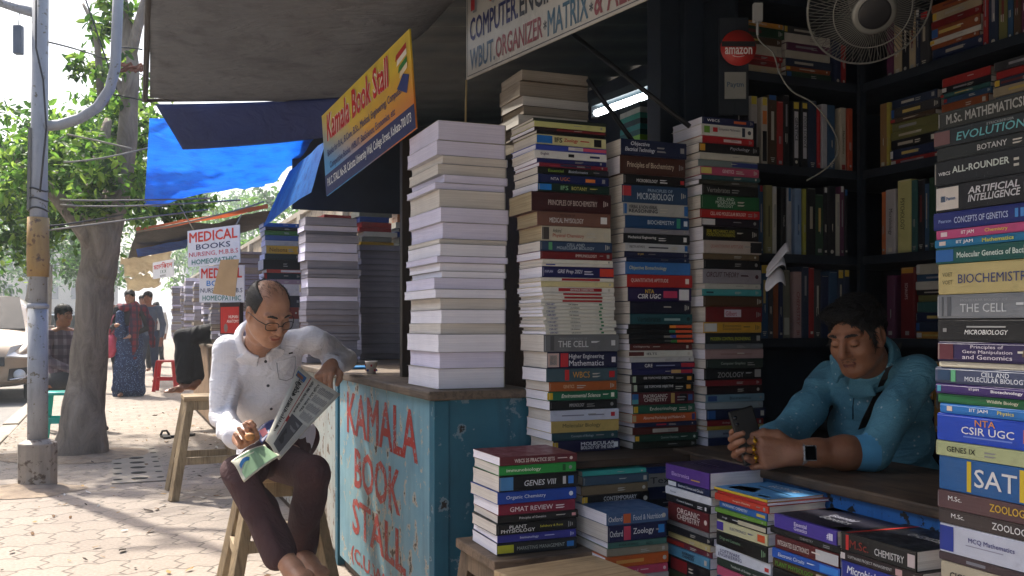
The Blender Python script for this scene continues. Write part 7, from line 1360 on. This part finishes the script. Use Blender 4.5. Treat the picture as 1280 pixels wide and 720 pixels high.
o = empty('shoulder_bag', Matrix.Translation(B(.3, .1, .86)), 'pink cloth shoulder bag carried by the walking woman', 'bag'); s = Field(); s.el(B(.3, .09, .8), (.13, .09, .17), None, .03); s.rc(B(.24, .09, .92), B(.36, .09, .92), .05, .05, .03); s.fold = folds(.01, 3, 26); field_obj('bag_body', [(s, .011)], [cloth('pink_bag', 'b8344e', 'd04c64', 2, 0, .4, .7)], o); mb = MB(); mb.tube([B(.3, .1, .95), B(.26, .09, 1.2), B(.18, .02, 1.43), B(.2, -.1, 1.2), B(.3, .0, .95)], .012, pm('bag_strap_pink', 'a02c44', .7), 6); world_part(mb, 'strap', o)
# woman in black and red behind the trunk
q_ = P(137, 405, 14.9); q_.z = 0; figure('figure in red and black half hidden behind the leaning tree', q_, Vector((.05, -1, 0)), 1.62, SK1, HAIR, cloth('dull_red_top', '6a1a26', '7a2230', 2), BLK, 'walk', None, 'long')
q_ = P(186, 405, 16.6); q_.z = 0; figure('dark haired man in grey walking close behind the woman', q_, Vector((0, -1, 0)), 1.66, SK2, HAIR, cloth('grey_blue_shirt', '4a5566', '5a6678', 2), cloth('navy_jeans', '24324c', '2e3e5c', 2), 'walk')
q_ = P(179, 405, 20.5); q_.z = 0; figure('distant person in dark red further along the pavement', q_, Vector((.1, -1, 0)), 1.72, SK2, HAIR, cloth('maroon_top', '5a1c22', '6a242a', 2), BLK, 'walk')
q_ = P(196, 405, 24); q_.z = 0; figure('distant person in pale shirt under the far awnings', q_, Vector((0, -1, 0)), 1.65, SK2, HAIR, cloth('pale_shirt', 'c8c4bc', 'd8d4cc', 2), BLK, 'walk')
# man in plaid sitting on the bench behind the trunk
q_ = P(76, 405, 9.6); q_.z = 0; figure('man in plaid shirt seated on the bench beside the tree', q_ + Vector((-.0, .0, 0)), Vector((.92, -.38, 0)), 1.66, SK2, HAIR, checks('plaid_shirt', '6a5a64', '8a7c86', '3c3240'), cloth('charcoal_trousers', '26282e', '34363c', 2, 0, .3), 'sit', {'er': (.24, .08, .74), 'wr': (.12, .34, .62), 'el': (-.24, .08, .74), 'wl': (-.12, .34, .62)}, sit=.38, bare=False)
# dark trousered person perched on the neighbour's counter
def percher():
    kn, hp = P(228, 422, 9.9), P(280, 412, 10.35); kn2 = P(237, 424, 10.1); a1, a2 = P(231, 480, 9.75), P(247, 477, 9.85); root = person('person in black trousers sitting on the far counter with bare feet hanging', hp); neck = hp + Vector((.47, .28, .17)); right = Vector((-.35, .9, 0)).normalized() * -1
    b = Field(); b.chain([hp, neck], [.1, .05], .03); b.chain([hp, kn, a1], [.07, .05, .034], .02); b.chain([hp, kn2, a2], [.07, .05, .034], .02)
    for a, d in ((a1, Vector((-.085, -.16, -.055))), (a2, Vector((-.085, -.16, -.05)))): b.chain([a, a + d * .35 + Vector((0, 0, -.028)), a + d], [.036, .036, .026], .02); [b.rc(a + d * .9 + Vector((.02 * i - .04, 0, 0)), a + d * 1.15 + Vector((.02 * i - .045, 0, -.006)), .012, .01, .006) for i in range(5)]
    hd = Head(neck + Vector((.1, .06, .08)), Vector((-.7, -.6, .3)), .88); hd.fill(b, neck); field_obj('body', [(b, .006)], [SK2, LIP2, BROW, STB], root)
    h_ = Field(); hd.hairE(h_, (0, -.02, .047), (.083, .1, .088)); hd.hairE(h_, (0, -.045, -.01), (.072, .07, .075), .02); hd.hairE(h_, (0, .105, -.025), (.067, .08, .088), .014, 's'); hd.hairE(h_, (0, .055, -.12), (.13, .12, .1), .012, 's'); hd.hairE(h_, (0, 0, -.16), (.13, .13, .09), .012, 's'); field_obj('hair', [(h_, .006)], [HAIR], root)
    t = Field(); t.chain([hp, kn, kn + (a1 - kn) * .88], [.105, .088, .085], .03); t.chain([hp, kn2, kn2 + (a2 - kn2) * .86], [.1, .085, .085], .03); t.fold = folds(.006, 3, 24); field_obj('trousers', [(t, .009)], [BLK], root)
    s = Field(); torso(s, hp, neck, right, Vector((-.9, -.4, 0)), .016); s.fold = folds(.006, 4); field_obj('shirt', [(s, .01)], [cloth('dark_shirt', '2a2c34', '34363e', 2)], root)
percher()
# ================================================================ street haze
hz = bpy.data.materials.new('haze'); hz.use_nodes = True; n_ = hz.node_tree; n_.nodes.clear(); ou = n_.nodes.new('ShaderNodeOutputMaterial'); pv = n_.nodes.new('ShaderNodeVolumePrincipled')
pv.inputs['Color'].default_value = (.86, .92, 1, 1); pv.inputs['Density'].default_value = .0026; pv.inputs['Anisotropy'].default_value = .3; n_.links.new(pv.outputs[0], ou.inputs['Volume'])
mb = MB(); mb.box2((-420, -90, -1.3), (420, 910, 20), hz); tag(mb.build('haze', M=STALL), 'pale dusty haze filling the street', 'haze', None, 'stuff')
